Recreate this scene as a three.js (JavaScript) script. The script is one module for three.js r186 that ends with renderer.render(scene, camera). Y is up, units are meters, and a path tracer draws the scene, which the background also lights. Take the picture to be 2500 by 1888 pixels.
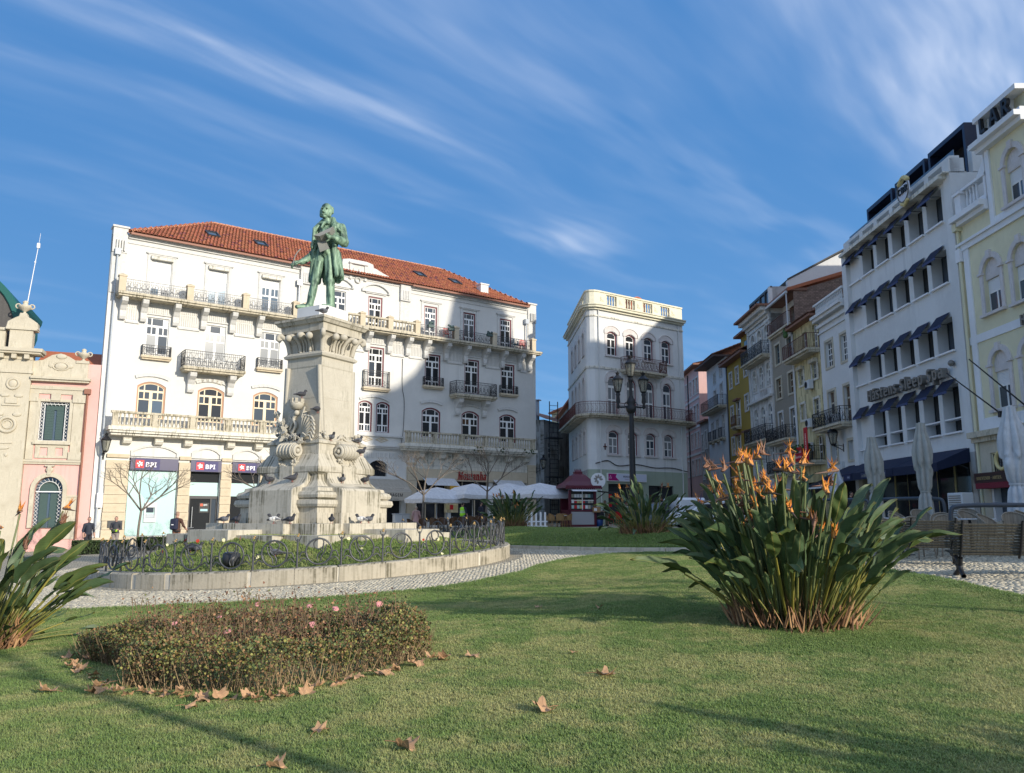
import * as THREE from 'three';
import { mergeGeometries, mergeVertices, toCreasedNormals } from 'three/addons/utils/BufferGeometryUtils.js';
import { RoundedBoxGeometry } from 'three/addons/geometries/RoundedBoxGeometry.js';
import { FontLoader } from 'three/addons/loaders/FontLoader.js';
import { TextGeometry } from 'three/addons/geometries/TextGeometry.js';

// ---------- camera, sky, sun, exposure ----------
const V3 = THREE.Vector3, PI = Math.PI, sin = Math.sin, cos = Math.cos, max = Math.max, min = Math.min, abs = Math.abs, hypot = Math.hypot;
const rad = (a) => (a * PI) / 180, clamp = (x, a = 0, b = 1) => max(a, min(b, x)), mix = (a, b, t) => a + (b - a) * t;
const sstep = (a, b, x) => { const t = clamp((x - a) / (b - a)); return t * t * (3 - 2 * t); };
const scene = new THREE.Scene();
const camera = new THREE.PerspectiveCamera(51.43, 1024 / 773, 0.1, 900);
camera.position.set(0, 1.6, 0);
camera.rotation.x = rad(9.2);
const EXPOSURE = 1.6, SUN_AZ = 49, SUN_EL = 17, SUN_I = 3.05;
const sunDir = new V3(sin(rad(SUN_AZ)) * cos(rad(SUN_EL)), sin(rad(SUN_EL)), cos(rad(SUN_AZ)) * cos(rad(SUN_EL)));

// ---------- random numbers and noise ----------
let seed = 7;
const rnd = () => { seed = (seed + 0x6d2b79f5) | 0; let t = Math.imul(seed ^ (seed >>> 15), 1 | seed); t = (t + Math.imul(t ^ (t >>> 7), 61 | t)) ^ t; return ((t ^ (t >>> 14)) >>> 0) / 4294967296; };
const rr = (a, b) => a + (b - a) * rnd(), pick = (l) => l[Math.floor(rnd() * l.length)];
const h2 = (x, y) => { let h = Math.imul(x, 374761393) ^ Math.imul(y, 668265263); h = Math.imul(h ^ (h >>> 13), 1274126177); return ((h ^ (h >>> 16)) >>> 0) / 4294967296; };
function vn(x, y, p) {                                         // value noise, repeating every p cells when p is given
  let i = Math.floor(x), j = Math.floor(y); const f = x - i, g = y - j, u = f * f * (3 - 2 * f), v = g * g * (3 - 2 * g);
  const w = p ? (n) => ((n % p) + p) % p : (n) => n, a = w(i), b = w(i + 1), c = w(j), d = w(j + 1);
  return mix(mix(h2(a, c), h2(b, c), u), mix(h2(a, d), h2(b, d), u), v);
}
function fbm(x, y, o = 4, p = 0) { let s = 0, a = 0.5, n = 0; for (let i = 0; i < o; i++) { s += a * vn(x, y, p); n += a; x *= 2; y *= 2; p *= 2; a *= 0.5; } return s / n; }

// ---------- the sky: deep blue with streaks of high cirrus, brighter towards the sun ----------
{
  const W = 4096, Ht = 2048, data = new Float32Array(W * Ht * 4), g = (x, s) => Math.exp(-(x * x) / (2 * s * s));
  for (let r = 0; r < Ht; r++) {
    const el = ((r + 0.5) / Ht - 0.5) * PI, y = sin(el), ce = cos(el);
    for (let c = 0; c < W; c++) {
      const ph = ((c + 0.5) / W - 0.5) * 2 * PI, x = cos(ph) * ce, z = sin(ph) * ce, i = (r * W + c) * 4;
      if (y < -0.03) { data[i] = 0.16; data[i + 1] = 0.15; data[i + 2] = 0.13; data[i + 3] = 1; continue; }
      const h = max(y, 0.0), cs = x * sunDir.x + y * sunDir.y + z * sunDir.z, air = Math.exp(-h * 4.2);
      let R = mix(0.038, 0.15, air), G = mix(0.140, 0.33, air), B = mix(0.355, 0.56, air);
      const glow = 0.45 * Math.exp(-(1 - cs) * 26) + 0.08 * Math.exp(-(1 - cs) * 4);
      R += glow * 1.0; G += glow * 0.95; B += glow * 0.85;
      if (y > 0.02) {
        const X = x / y, D = -z / y, s = 0.68 * X + 0.73 * D, t0 = -0.73 * X + 0.68 * D;
        const wob = (fbm(s * 1.3 + 5, t0 * 1.3 + 9, 3) - 0.5), t = t0 + wob * 0.16;
        const fine = fbm(s * 2.2 + 11, t * 8.5 + 3, 4), soft = fbm(s * 0.9 + 2, t * 2.4 + 7, 4), wisp = fbm(s * 3.4 + t * 3, t * 27 - s * 2, 5);
        let d = (0.2 + 0.5 * wisp) * 0.62 * g(t - 1.57, 0.04 + 0.03 * soft) * sstep(0.18, 0.75, fine * 0.7 + soft * 0.45) * sstep(2.1, 0.9, s + 0.3 * wob);
        d += 0.06 * g(t - 1.84, 0.06) * sstep(0.3, 0.8, fine);
        d += 0.06 * g(t - 1.16, 0.1) * sstep(0.3, 0.75, fine) * sstep(0.4, 0.75, soft + 0.22);
        d += (0.6 + 0.22 * sstep(0.25, -0.3, t)) * sstep(0.78, 0.28, t) * sstep(0.2, 0.8, soft * 0.8 + fine * 0.3) * (0.7 + 0.3 * wisp);  // broad cloud, thickened out of view to lift the shade
        d += 0.07 * sstep(0.42, 0.85, soft * 0.6 + fine * 0.45);
        d += 0.22 * g(t0 - 1.78, 0.13) * g(s - 2.18, 0.16) * sstep(0.2, 0.7, fine);
        d *= sstep(0.03, 0.2, y) * (0.4 + 0.85 * wisp);
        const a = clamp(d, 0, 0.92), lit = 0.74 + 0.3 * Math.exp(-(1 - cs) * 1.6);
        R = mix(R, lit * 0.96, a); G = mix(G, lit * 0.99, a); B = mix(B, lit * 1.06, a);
      }
      data[i] = R; data[i + 1] = G; data[i + 2] = B; data[i + 3] = 1;
    }
  }
  const sky = new THREE.DataTexture(data, W, Ht, THREE.RGBAFormat, THREE.FloatType);
  sky.mapping = THREE.EquirectangularReflectionMapping; sky.magFilter = sky.minFilter = THREE.LinearFilter; sky.needsUpdate = true; sky.name = 'sky';
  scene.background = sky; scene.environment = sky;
}
const sun = new THREE.DirectionalLight(new THREE.Color(1, 0.915, 0.78), SUN_I);
sun.name = 'sun'; sun.position.copy(sunDir).multiplyScalar(120).add(new V3(0, 0, -40)); sun.target.position.set(0, 0, -40); sun.shadow.radius = 1.6;
sun.castShadow = true; Object.assign(sun.shadow.camera, { left: -80, right: 80, top: 80, bottom: -80, near: 1, far: 300 }); sun.shadow.mapSize.set(4096, 4096);
scene.add(sun, sun.target);
const renderer = new THREE.WebGLRenderer();
renderer.toneMapping = THREE.LinearToneMapping; renderer.toneMappingExposure = EXPOSURE; renderer.shadowMap.enabled = true;

// ---------- textures ----------
const enc = (v) => { v = clamp(v); return 255 * (v <= 0.0031308 ? v * 12.92 : 1.055 * Math.pow(v, 1 / 2.4) - 0.055); };
function tex(n, size, fn, srgb = true) {                       // fn(u, v) gives linear [r, g, b] or one number; size in metres per repeat
  const d = new Uint8Array(n * n * 4);
  for (let y = 0; y < n; y++) for (let x = 0; x < n; x++) {
    let c = fn(x / n, y / n); if (typeof c === 'number') c = [c, c, c];
    const i = (y * n + x) * 4; for (let k = 0; k < 3; k++) d[i + k] = srgb ? enc(c[k]) : clamp(c[k]) * 255; d[i + 3] = 255;
  }
  const t = new THREE.DataTexture(d, n, n); t.wrapS = t.wrapT = THREE.RepeatWrapping; t.magFilter = THREE.LinearFilter; t.minFilter = THREE.LinearMipmapLinearFilter; t.generateMipmaps = true;
  if (srgb) t.colorSpace = THREE.SRGBColorSpace; const s = [].concat(size); t.repeat.set(1 / s[0], 1 / (s[1] ?? s[0])); t.needsUpdate = true; return t;
}
const streak = (u, v, f, p) => fbm(u * f, v * p, 4, 0);
const T = {};
T.plaster = tex(512, 9, (u, v) => { const m = fbm(u * 4, v * 4, 5, 4), s = fbm(u * 40, v * 3, 3, 0) * sstep(0, 0.04, u) * sstep(1, 0.96, u), f = fbm(u * 64, v * 64, 2, 64); return clamp(0.90 + 0.1 * sstep(0.3, 0.6, m) - 0.13 * sstep(0.58, 0.85, s) * sstep(0.35, 0.6, m) + 0.04 * (f - 0.5)); });
T.old = tex(512, 5, (u, v) => { const m = fbm(u * 5, v * 5, 5, 5), s = fbm(u * 30, v * 4, 4, 0), f = fbm(u * 60, v * 60, 2, 60), k = sstep(0.42, 0.7, m), q = sstep(0.5, 0.75, s); return [clamp(1 - 0.34 * k - 0.4 * q + 0.1 * (f - 0.5)), clamp(1 - 0.36 * k - 0.42 * q + 0.1 * (f - 0.5)), clamp(1 - 0.4 * k - 0.44 * q + 0.1 * (f - 0.5))]; });
T.grime = tex(512, [2.6, 1.7], (u, v) => { const s = fbm(u * 58, v * 2.2, 4, 0), m = fbm(u * 5, v * 5, 5, 5), q = fbm(u * 40, v * 40, 3, 40), k = clamp(sstep(0.45, 0.76, s) * (0.32 + 0.5 * sstep(0.4, 0.65, m)) + 0.22 * sstep(0.45, 0.75, m) + 0.18 * (q - 0.5)); return [mix(1, 0.26, k), mix(0.985, 0.255, k), mix(0.96, 0.2, k)]; });
T.stone = tex(512, 2.2, (u, v) => { const m = fbm(u * 5, v * 5, 5, 5), f = fbm(u * 70, v * 70, 3, 70), s = fbm(u * 40, v * 6, 3, 0), p = sstep(0.54, 0.76, s) * sstep(0.4, 0.62, m); return [clamp(0.9 + 0.24 * (m - 0.5) + 0.14 * (f - 0.5) - 0.16 * p), clamp(0.9 + 0.26 * (m - 0.5) + 0.14 * (f - 0.5) - 0.16 * p), clamp(0.89 + 0.3 * (m - 0.5) + 0.14 * (f - 0.5) - 0.18 * p)]; });
T.stoneBump = tex(512, 2.2, (u, v) => 0.5 * fbm(u * 6, v * 6, 5, 6) + 0.5 * fbm(u * 60, v * 60, 3, 60), false);
T.fine = tex(256, 0.9, (u, v) => clamp(0.88 + 0.3 * (fbm(u * 8, v * 8, 4, 8) - 0.5)));
T.wood = tex(256, [0.25, 1.4], (u, v) => clamp(0.62 + 0.7 * (fbm(u * 40, v * 4, 4, 0) - 0.5) + 0.2 * (fbm(u * 6, v * 6, 3, 6) - 0.5)));
T.bark = tex(256, 0.5, (u, v) => clamp(0.75 + 0.9 * (fbm(u * 8, v * 8, 5, 8) - 0.5)));
T.bronze = tex(512, 0.8, (u, v) => { const m = fbm(u * 6, v * 6, 5, 6), s = fbm(u * 28, v * 5, 4, 0), k = clamp(sstep(0.4, 0.66, m) * 0.65 + sstep(0.5, 0.72, s) * 0.6); return [mix(0.21, 0.024, k), mix(0.325, 0.056, k), mix(0.22, 0.042, k)]; });
T.soil = tex(512, 3.5, (u, v) => { const m = fbm(u * 9, v * 9, 5, 9), f = fbm(u * 90, v * 90, 2, 90), k = sstep(0.35, 0.65, m); const b = 0.65 + 0.7 * (f - 0.5); return [b * mix(0.17, 0.33, k), b * mix(0.225, 0.315, k), b * mix(0.06, 0.13, k)]; });
T.paving = tex(1024, 3, (u, v) => { const a = v * 30 + 0.4 * sin(u * 2 * PI * 3), i = Math.floor(a), b = u * 30 + (i % 2) * 0.5, j = Math.floor(b), e = min(a - i, 1 - a + i, b - j, 1 - b + j), q = h2(j % 30, ((i % 30) + 30) % 30), k = sstep(0.02, 0.12, e); return [mix(0.11, 0.34 + 0.16 * q, k), mix(0.105, 0.33 + 0.155 * q, k), mix(0.09, 0.29 + 0.15 * q, k)]; });
T.leaf = tex(256, 1, (u, v) => { const c = abs(u - 0.5) * 2, rib = sstep(0.09, 0.02, c), vein = 0.5 + 0.5 * sin((v * 60 + c * 9) * 2), m = fbm(u * 5, v * 10, 4, 0), e = sstep(0.9, 1, c) * 0.6, b = 0.85 + 0.12 * vein + 0.5 * (m - 0.5); return [mix(0.62 * b, 1.9, rib) + e * 0.4, mix(0.82 * b, 1.5, rib), mix(0.62 * b, 1.1, rib)].map((x) => x * 0.55); });
T.brick = tex(256, 1.2, (u, v) => { const i = Math.floor(v * 10), b = u * 5 + (i % 2) * 0.5, j = Math.floor(b), e = min(v * 10 - i, (b - j) * 2), q = h2(((j % 5) + 5) % 5, i); return e < 0.12 ? 0.25 : 0.6 + 0.4 * q; });
const C = (r, g, b) => new THREE.Color().setRGB(r, g, b);
const MATS = {};
function mat(key, rgb, o = {}) {
  if (MATS[key]) return MATS[key];
  const { map, bump, bs = 0.004, rough = 0.85, metal = 0, phys, ...rest } = o, K = phys || rest.transmission || rest.clearcoat || rest.sheen ? THREE.MeshPhysicalMaterial : THREE.MeshStandardMaterial;
  const m = new K({ color: C(...rgb), roughness: rough, metalness: metal, ...rest }); m.name = key;
  if (map) m.map = T[map]; if (bump) { m.bumpMap = T[bump]; m.bumpScale = bs; }
  return (MATS[key] = m);
}

// ---------- geometry helpers (uv in metres) ----------
function bx(x0, x1, y0, y1, z0, z1) {
  const g = new THREE.BoxGeometry(x1 - x0, y1 - y0, z1 - z0); g.translate((x0 + x1) / 2, (y0 + y1) / 2, (z0 + z1) / 2);
  const p = g.attributes.position, n = g.attributes.normal, u = g.attributes.uv;
  for (let i = 0; i < p.count; i++) { const X = p.getX(i), Y = p.getY(i), Z = p.getZ(i); if (abs(n.getX(i)) > 0.5) u.setXY(i, Z, Y); else if (abs(n.getY(i)) > 0.5) u.setXY(i, X, Z); else u.setXY(i, X, Y); }
  return g;
}
const cb = (w, h, d, x = 0, y = 0, z = 0) => bx(x - w / 2, x + w / 2, y - h / 2, y + h / 2, z - d / 2, z + d / 2);
function rbox(w, h, d, r = 0.01, seg = 1) { const g = new RoundedBoxGeometry(w, h, d, seg, r); return boxUV(g); }
function boxUV(g) { const p = g.attributes.position, n = g.attributes.normal; let u = g.attributes.uv; if (!u) { u = new THREE.BufferAttribute(new Float32Array(p.count * 2), 2); g.setAttribute('uv', u); } for (let i = 0; i < p.count; i++) { const a = abs(n.getX(i)), b = abs(n.getY(i)), c = abs(n.getZ(i)); if (a >= b && a >= c) u.setXY(i, p.getZ(i), p.getY(i)); else if (b >= c) u.setXY(i, p.getX(i), p.getZ(i)); else u.setXY(i, p.getX(i), p.getY(i)); } return g; }
function mg(list) {
  list = list.flat(9).filter(Boolean); const col = list.some((g) => g.attributes.color);
  const a = list.map((g) => { g = g.index ? g.toNonIndexed() : g; for (const k of Object.keys(g.attributes)) if (!['position', 'normal', 'uv', 'color'].includes(k)) g.deleteAttribute(k); if (!g.attributes.uv) boxUV(g); if (col && !g.attributes.color) tint(g, [1, 1, 1]); return g; });
  return a.length === 1 ? a[0] : mergeGeometries(a);
}
function tint(g, c) { const n = g.attributes.position.count, a = new Float32Array(n * 3); for (let i = 0; i < n; i++) a.set(typeof c === 'function' ? c(i, g) : c, i * 3); g.setAttribute('color', new THREE.BufferAttribute(a, 3)); return g; }
function rod(a, b, r0, r1 = r0, seg = 6, open = true) {
  const A = new V3(...a), B = new V3(...b), L = A.distanceTo(B), g = new THREE.CylinderGeometry(r1, r0, L, seg, 1, open);
  g.translate(0, L / 2, 0); g.applyQuaternion(new THREE.Quaternion().setFromUnitVectors(new V3(0, 1, 0), B.clone().sub(A).normalize())); g.translate(...a); return g;
}
function tube(pts, r, seg = 6, n = 0, closed = false) { return new THREE.TubeGeometry(new THREE.CatmullRomCurve3(pts.map((p) => new V3(...p)), closed), n || pts.length * 3, r, seg, closed); }
const lathe = (pr, seg = 12) => new THREE.LatheGeometry(pr.map((p) => new THREE.Vector2(p[0], p[1])), seg);
function poly(pts, holes = []) { const s = new THREE.Shape(pts.map((p) => new THREE.Vector2(...p))); for (const h of holes) s.holes.push(new THREE.Path(h.map((p) => new THREE.Vector2(...p)))); return s; }
const ext = (shape, z0, z1, bev = 0) => { const g = new THREE.ExtrudeGeometry(shape, { depth: z1 - z0 - 2 * bev, bevelEnabled: bev > 0, bevelSize: bev, bevelThickness: bev, bevelSegments: 1, curveSegments: 10 }); g.translate(0, 0, z0 + bev); return g; };
const tr = (g, x = 0, y = 0, z = 0) => g.translate(x, y, z);
const rc = (x0, x1, y0, y1) => [[x0, y0], [x1, y0], [x1, y1], [x0, y1]];
function archPts(w, h, rise, n = 10) {                         // a light standing on y = 0, round or segmental top
  const o = [[-w / 2, 0], [w / 2, 0]]; if (rise <= 0) return [...o, [w / 2, h], [-w / 2, h]];
  const R = (w * w / 4 + rise * rise) / (2 * rise), cy = h - R, a0 = Math.asin(clamp(w / 2 / R, -1, 1)), aa = rise > w / 2 ? PI - a0 : a0;
  for (let i = 0; i <= n; i++) { const a = mix(aa, -aa, i / n); o.push([R * sin(a), cy + R * cos(a)]); } return o;
}
const archTop = (w, h, rise, x) => { if (rise <= 0) return h; const R = (w * w / 4 + rise * rise) / (2 * rise); return h - R + Math.sqrt(max(0, R * R - x * x)); };

// ---------- objects ----------
const used = {};
const numbered = (n) => { const k = (used[n] = (used[n] ?? -1) + 1); return k ? n + '_' + String(k).padStart(3, '0') : n; };
function tag(o, label, category, group) { o.userData.label = label; if (category) o.userData.category = category; if (group) o.userData.group = group; return o; }
function shadow(o) { o.castShadow = o.receiveShadow = true; return o; }
function obj(name, geo, m, parent) { const o = shadow(new THREE.Mesh(Array.isArray(geo) ? mg(geo) : geo, m)); o.name = parent ? name : numbered(name); (parent ?? scene).add(o); return o; }
function grp(name, parent, x = 0, y = 0, z = 0, ry = 0) { const o = new THREE.Group(); o.name = name; o.position.set(x, y, z); o.rotation.y = ry; parent.add(o); return o; }
function thing(name, label, cat, [x, y, z] = [0, 0, 0], ry = 0, group) { const o = new THREE.Group(); o.name = numbered(name); o.position.set(x, y, z); o.rotation.y = ry; scene.add(o); return tag(o, label, cat, group); }
function copy(o, [x, y, z], ry, label, s = 1) { const c = o.clone(); c.name = numbered(o.name.replace(/_\d+$/, '')); c.userData = { ...o.userData }; c.position.set(x, y, z); c.rotation.y = ry; if (s !== 1) c.scale.setScalar(s); if (label) c.userData.label = label; scene.add(c); return c; }
function struct(name, geo, m) { const o = obj(name, geo, m); o.userData.kind = 'structure'; return o; }
function stuff(name, geo, m, mats, parent, label, cat, colors) {
  const o = new THREE.InstancedMesh(geo, m, mats.length); mats.forEach((q, i) => o.setMatrixAt(i, q)); if (colors) colors.forEach((c, i) => o.setColorAt(i, c)); o.instanceMatrix.needsUpdate = true;
  o.name = parent ? name : numbered(name); shadow(o); o.userData.kind = 'stuff'; if (label) tag(o, label, cat); (parent ?? scene).add(o); return o;
}
const mtx = (x, y, z, rx = 0, ry = 0, rz = 0, sx = 1, sy = sx, sz = sx) => new THREE.Matrix4().compose(new V3(x, y, z), new THREE.Quaternion().setFromEuler(new THREE.Euler(rx, ry, rz, 'YXZ')), new V3(sx, sy, sz));

// ---------- the lie of the land: d is the distance in front of the camera (-z) ----------
const H = (x, d) => 0.045 * clamp(x, -28, 22) * (x > 0 ? 1 - 0.8 * sstep(27, 44, d) : 1) + 1.02 * (1 - Math.exp(-Math.pow(max(d, 0) / 26, 1.5))) - 0.07;
function inside(P, x, d) { let c = false; for (let i = 0, j = P.length - 1; i < P.length; j = i++) { const [a, b] = P[i], [e, f] = P[j]; if (b > d !== f > d && x < ((e - a) * (d - b)) / (f - b) + a) c = !c; } return c; }
function edge(P, x, d) { let m = 1e9; for (let i = 0, j = P.length - 1; i < P.length; j = i++) { const [a, b] = P[j], [e, f] = P[i], t = clamp(((x - a) * (e - a) + (d - b) * (f - b)) / ((e - a) ** 2 + (f - b) ** 2)); m = min(m, hypot(x - a - t * (e - a), d - b - t * (f - b))); } return m; }
const smooth = (P, n = 3) => { const c = new THREE.CatmullRomCurve3(P.map((p) => new V3(p[0], 0, p[1])), true).getPoints(P.length * n); c.pop(); return c.map((v) => [v.x, v.z]); };
const LAWN = smooth([[-8.9, 14.7], [-5, 14.6], [-2.0, 15.1], [-0.2, 17.0], [1.1, 20.2], [3.0, 21.6], [4.8, 20.4], [6.3, 17.2], [7.0, 14.2], [6.9, 11.1], [6.9, 6], [6.5, 0], [4, -5], [-3, -6], [-9, -3], [-12, 4], [-12.5, 10], [-11, 14.2]]);
const FAR = smooth([[-0.5, 27.2], [1, 25.2], [2.8, 23.2], [4.9, 21.6], [7.4, 20.4], [9, 22], [8.6, 26], [6.6, 30], [4.6, 34], [2.6, 39], [1.0, 42.6], [-1.6, 43.2], [-3.2, 40], [-2.6, 33], [-1.6, 29.5]]);
const MON = [-5.6, 23.1], RING = 5.5;
function ground(x, d) {
  const h = H(x, d), r = hypot(x - MON[0], d - MON[1]);
  if (r < RING - 0.3) return mix(1.1, H(x, d) + 0.24, sstep(2.7, RING - 0.2, r)) + 0.03 * (fbm(x * 1.5, d * 1.5, 3) - 0.5);
  if (inside(LAWN, x, d)) return h + 0.03 + 0.27 * sstep(0, 8.5, edge(LAWN, x, d)) + 0.03 * (fbm(x, d, 3) - 0.5);
  if (inside(FAR, x, d)) return h + 0.06 + 0.24 * sstep(0, 2.2, edge(FAR, x, d));
  return h;
}
const at = (x, d, up = 0) => [x, ground(x, d) + up, -d];
// ---------- materials ----------
const M = {
  white: mat('white_plaster', [0.70, 0.69, 0.65], { map: 'plaster' }), whiteCool: mat('cool_white_plaster', [0.70, 0.705, 0.69], { map: 'plaster' }), trim: mat('white_trim', [0.69, 0.68, 0.645], { map: 'fine' }),
  grime: mat('weathered_stone', [0.56, 0.51, 0.40], { map: 'grime', bump: 'stoneBump' }), grimeWhite: mat('stained_white_stone', [0.72, 0.70, 0.63], { map: 'grime' }), lime: mat('limestone', [0.54, 0.50, 0.415], { map: 'stone', bump: 'stoneBump' }), limeDark: mat('stained_limestone', [0.51, 0.475, 0.395], { map: 'grime', bump: 'stoneBump' }), kerb: mat('kerb_stone', [0.43, 0.39, 0.31], { map: 'grime', bump: 'stoneBump', bs: 0.008 }), mortar: mat('mortar', [0.62, 0.57, 0.47], { map: 'fine' }),
  beige: mat('beige_stone', [0.66, 0.56, 0.41], { map: 'stone' }), cream: mat('cream_stone', [0.60, 0.545, 0.43], { map: 'stone' }), pink: mat('pink_plaster', [0.76, 0.45, 0.40], { map: 'plaster' }), pinkDim: mat('dusty_pink_plaster', [0.66, 0.43, 0.39], { map: 'plaster' }),
  ochre: mat('ochre_plaster', [0.43, 0.285, 0.04], { map: 'plaster' }), grey: mat('grey_render', [0.30, 0.27, 0.215], { map: 'plaster' }), stain: mat('stained_yellow_plaster', [0.66, 0.58, 0.33], { map: 'old' }), yellow: mat('pale_yellow_plaster', [0.75, 0.70, 0.48], { map: 'plaster' }), creamWall: mat('cream_plaster', [0.72, 0.60, 0.36], { map: 'old' }), sage: mat('sage_green_paint', [0.36, 0.42, 0.33], { map: 'plaster' }), greyWall: mat('bare_grey_render', [0.42, 0.41, 0.385], { map: 'old' }), lilac: mat('mauve_stone', [0.70, 0.655, 0.64], { map: 'stone' }), tileWall: mat('glazed_wall', [0.70, 0.71, 0.69], { map: 'old', rough: 0.45 }),
  tile: mat('terracotta_tile', [0.50, 0.155, 0.07], { map: 'fine', rough: 0.8 }), tileOld: mat('old_tile', [0.27, 0.13, 0.085], { map: 'fine' }), ridge: mat('ridge_tile', [0.55, 0.27, 0.16], { map: 'fine' }), slate: mat('slate', [0.10, 0.095, 0.09], { map: 'fine' }),
  iron: mat('dark_iron', [0.022, 0.023, 0.026], { rough: 0.5, metal: 0.3 }), ironGrey: mat('grey_painted_iron', [0.085, 0.088, 0.092], { rough: 0.45, metal: 0.45 }), rust: mat('rusty_iron', [0.15, 0.05, 0.04], { map: 'bark' }), steel: mat('galvanised_steel', [0.42, 0.44, 0.46], { rough: 0.4, metal: 0.7 }), zinc: mat('grey_pipe', [0.42, 0.46, 0.5], { rough: 0.5 }), brownPipe: mat('brown_pipe', [0.28, 0.12, 0.075], { rough: 0.6 }),
  frameW: mat('white_frame', [0.80, 0.80, 0.78], { rough: 0.5 }), frameC: mat('cream_frame', [0.74, 0.62, 0.42], { rough: 0.5 }), frameO: mat('orange_brown_frame', [0.42, 0.20, 0.095], { rough: 0.5 }), frameR: mat('dark_red_frame', [0.17, 0.018, 0.03], { rough: 0.5 }), frameD: mat('dark_frame', [0.03, 0.032, 0.036], { rough: 0.5 }), frameG: mat('dark_green_shutter', [0.045, 0.085, 0.08], { rough: 0.55 }),
  glass: mat('dark_window_glass', [0.028, 0.030, 0.033], { rough: 0.06 }), glass2: mat('window_glass', [0.06, 0.075, 0.095], { rough: 0.07 }), glassSky: mat('bright_window_glass', [0.11, 0.15, 0.19], { rough: 0.05, metal: 0.25 }), glassCurt: mat('curtained_glass', [0.24, 0.25, 0.255], { rough: 0.12 }), glassBrown: mat('drawn_brown_curtain', [0.10, 0.055, 0.03], { rough: 0.12 }), black: mat('dark_interior', [0.012, 0.012, 0.013], { rough: 0.9 }), blind: mat('white_roller_shutter', [0.76, 0.765, 0.765], { rough: 0.6 }), board: mat('boarded_pane', [0.50, 0.47, 0.37], { map: 'fine' }),
  navy: mat('navy_sign', [0.012, 0.010, 0.075], { rough: 0.35 }), teal: mat('pale_teal_panel', [0.42, 0.61, 0.585], { rough: 0.3 }), redS: mat('red_sign', [0.55, 0.012, 0.02], { rough: 0.4 }), whiteP: mat('white_paint', [0.80, 0.80, 0.80], { rough: 0.45 }), blueCanvas: mat('navy_blue_canvas', [0.007, 0.015, 0.05], { map: 'fine', rough: 0.9 }), blackCanvas: mat('black_canvas', [0.012, 0.013, 0.02], { rough: 0.9 }), beigeCanvas: mat('beige_canvas', [0.46, 0.42, 0.35], { map: 'fine', rough: 0.95 }), whiteCanvas: mat('white_canvas', [0.74, 0.75, 0.77], { map: 'fine', rough: 0.9, side: THREE.DoubleSide }), greyCanvas: mat('grey_beige_canvas', [0.42, 0.42, 0.385], { map: 'fine', rough: 0.95, side: THREE.DoubleSide }), paleCanvas: mat('pale_grey_canvas', [0.60, 0.62, 0.64], { map: 'fine', rough: 0.95, side: THREE.DoubleSide }), letters: mat('grey_letters', [0.20, 0.19, 0.17], { rough: 0.5, metal: 0.3 }), gold: mat('gold_leaf', [0.62, 0.52, 0.24], { rough: 0.5, metal: 0.2 }),
  bronze: mat('green_bronze', [1, 1, 1], { map: 'bronze', rough: 0.55, metal: 0.15, bump: 'stoneBump', bs: 0.006 }), bronzeDark: mat('dark_bronze', [0.30, 0.30, 0.27], { map: 'fine', rough: 0.5 }), kiosk: mat('maroon_paint', [0.10, 0.008, 0.022], { rough: 0.45 }), slat: mat('weathered_bench_slat', [0.10, 0.093, 0.068], { map: 'wood', bump: 'wood', bs: 0.003 }), wicker: mat('wicker', [0.42, 0.25, 0.10], { map: 'wood' }), wickerGrey: mat('grey_wicker', [0.40, 0.34, 0.26], { map: 'wood' }), redPlastic: mat('red_plastic', [0.55, 0.02, 0.02], { rough: 0.4 }), bluePlastic: mat('blue_plastic', [0.01, 0.05, 0.19], { rough: 0.4 }), box: mat('cardboard', [0.36, 0.21, 0.10], {}), bark: mat('grey_bark', [0.24, 0.20, 0.16], { map: 'bark' }), paleMetal: mat('pale_painted_metal', [0.58, 0.60, 0.61], { rough: 0.5 }), tyre: mat('tyre', [0.02, 0.02, 0.02], { rough: 0.9 }), rim: mat('alloy_rim', [0.4, 0.41, 0.42], { rough: 0.35, metal: 0.7 }), carW: mat('white_car_paint', [0.74, 0.75, 0.77], { rough: 0.25, clearcoat: 1 }), carG: mat('grey_car_paint', [0.07, 0.075, 0.085], { rough: 0.3, clearcoat: 1 }), lens: mat('lamp_glass', [0.62, 0.60, 0.52], { rough: 0.15 }), flowerBlue: mat('blue_plastic_chair', [0.02, 0.16, 0.27], { rough: 0.5 }),
};
const vc = (key, o = {}) => mat(key, [1, 1, 1], { vertexColors: true, side: THREE.DoubleSide, ...o });
M.grass = vc('grass_blades', { rough: 0.8, transmission: 0.35, thickness: 0 }); M.leafM = vc('strelitzia_leaf', { map: 'leaf', rough: 0.55 }); M.petal = vc('orange_petals', { rough: 0.6 }); M.small = vc('small_leaves', { rough: 0.7 }); M.dry = vc('dry_leaf', { rough: 0.85 }); M.twig = mat('dry_twig', [0.20, 0.135, 0.075], { rough: 0.9 }); M.twigPale = mat('pale_twig', [0.40, 0.29, 0.155], { rough: 0.9 }); M.fig = vc('figure_colours', { rough: 0.8 });
M.lawn = mat('lawn_soil', [1, 1, 1], { map: 'soil', rough: 1 }); M.paving = mat('limestone_paving', [1, 0.9, 0.72], { map: 'paving', rough: 0.9 }); M.cobble = mat('cobble', [1, 1, 1], { rough: 0.85 });

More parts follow.
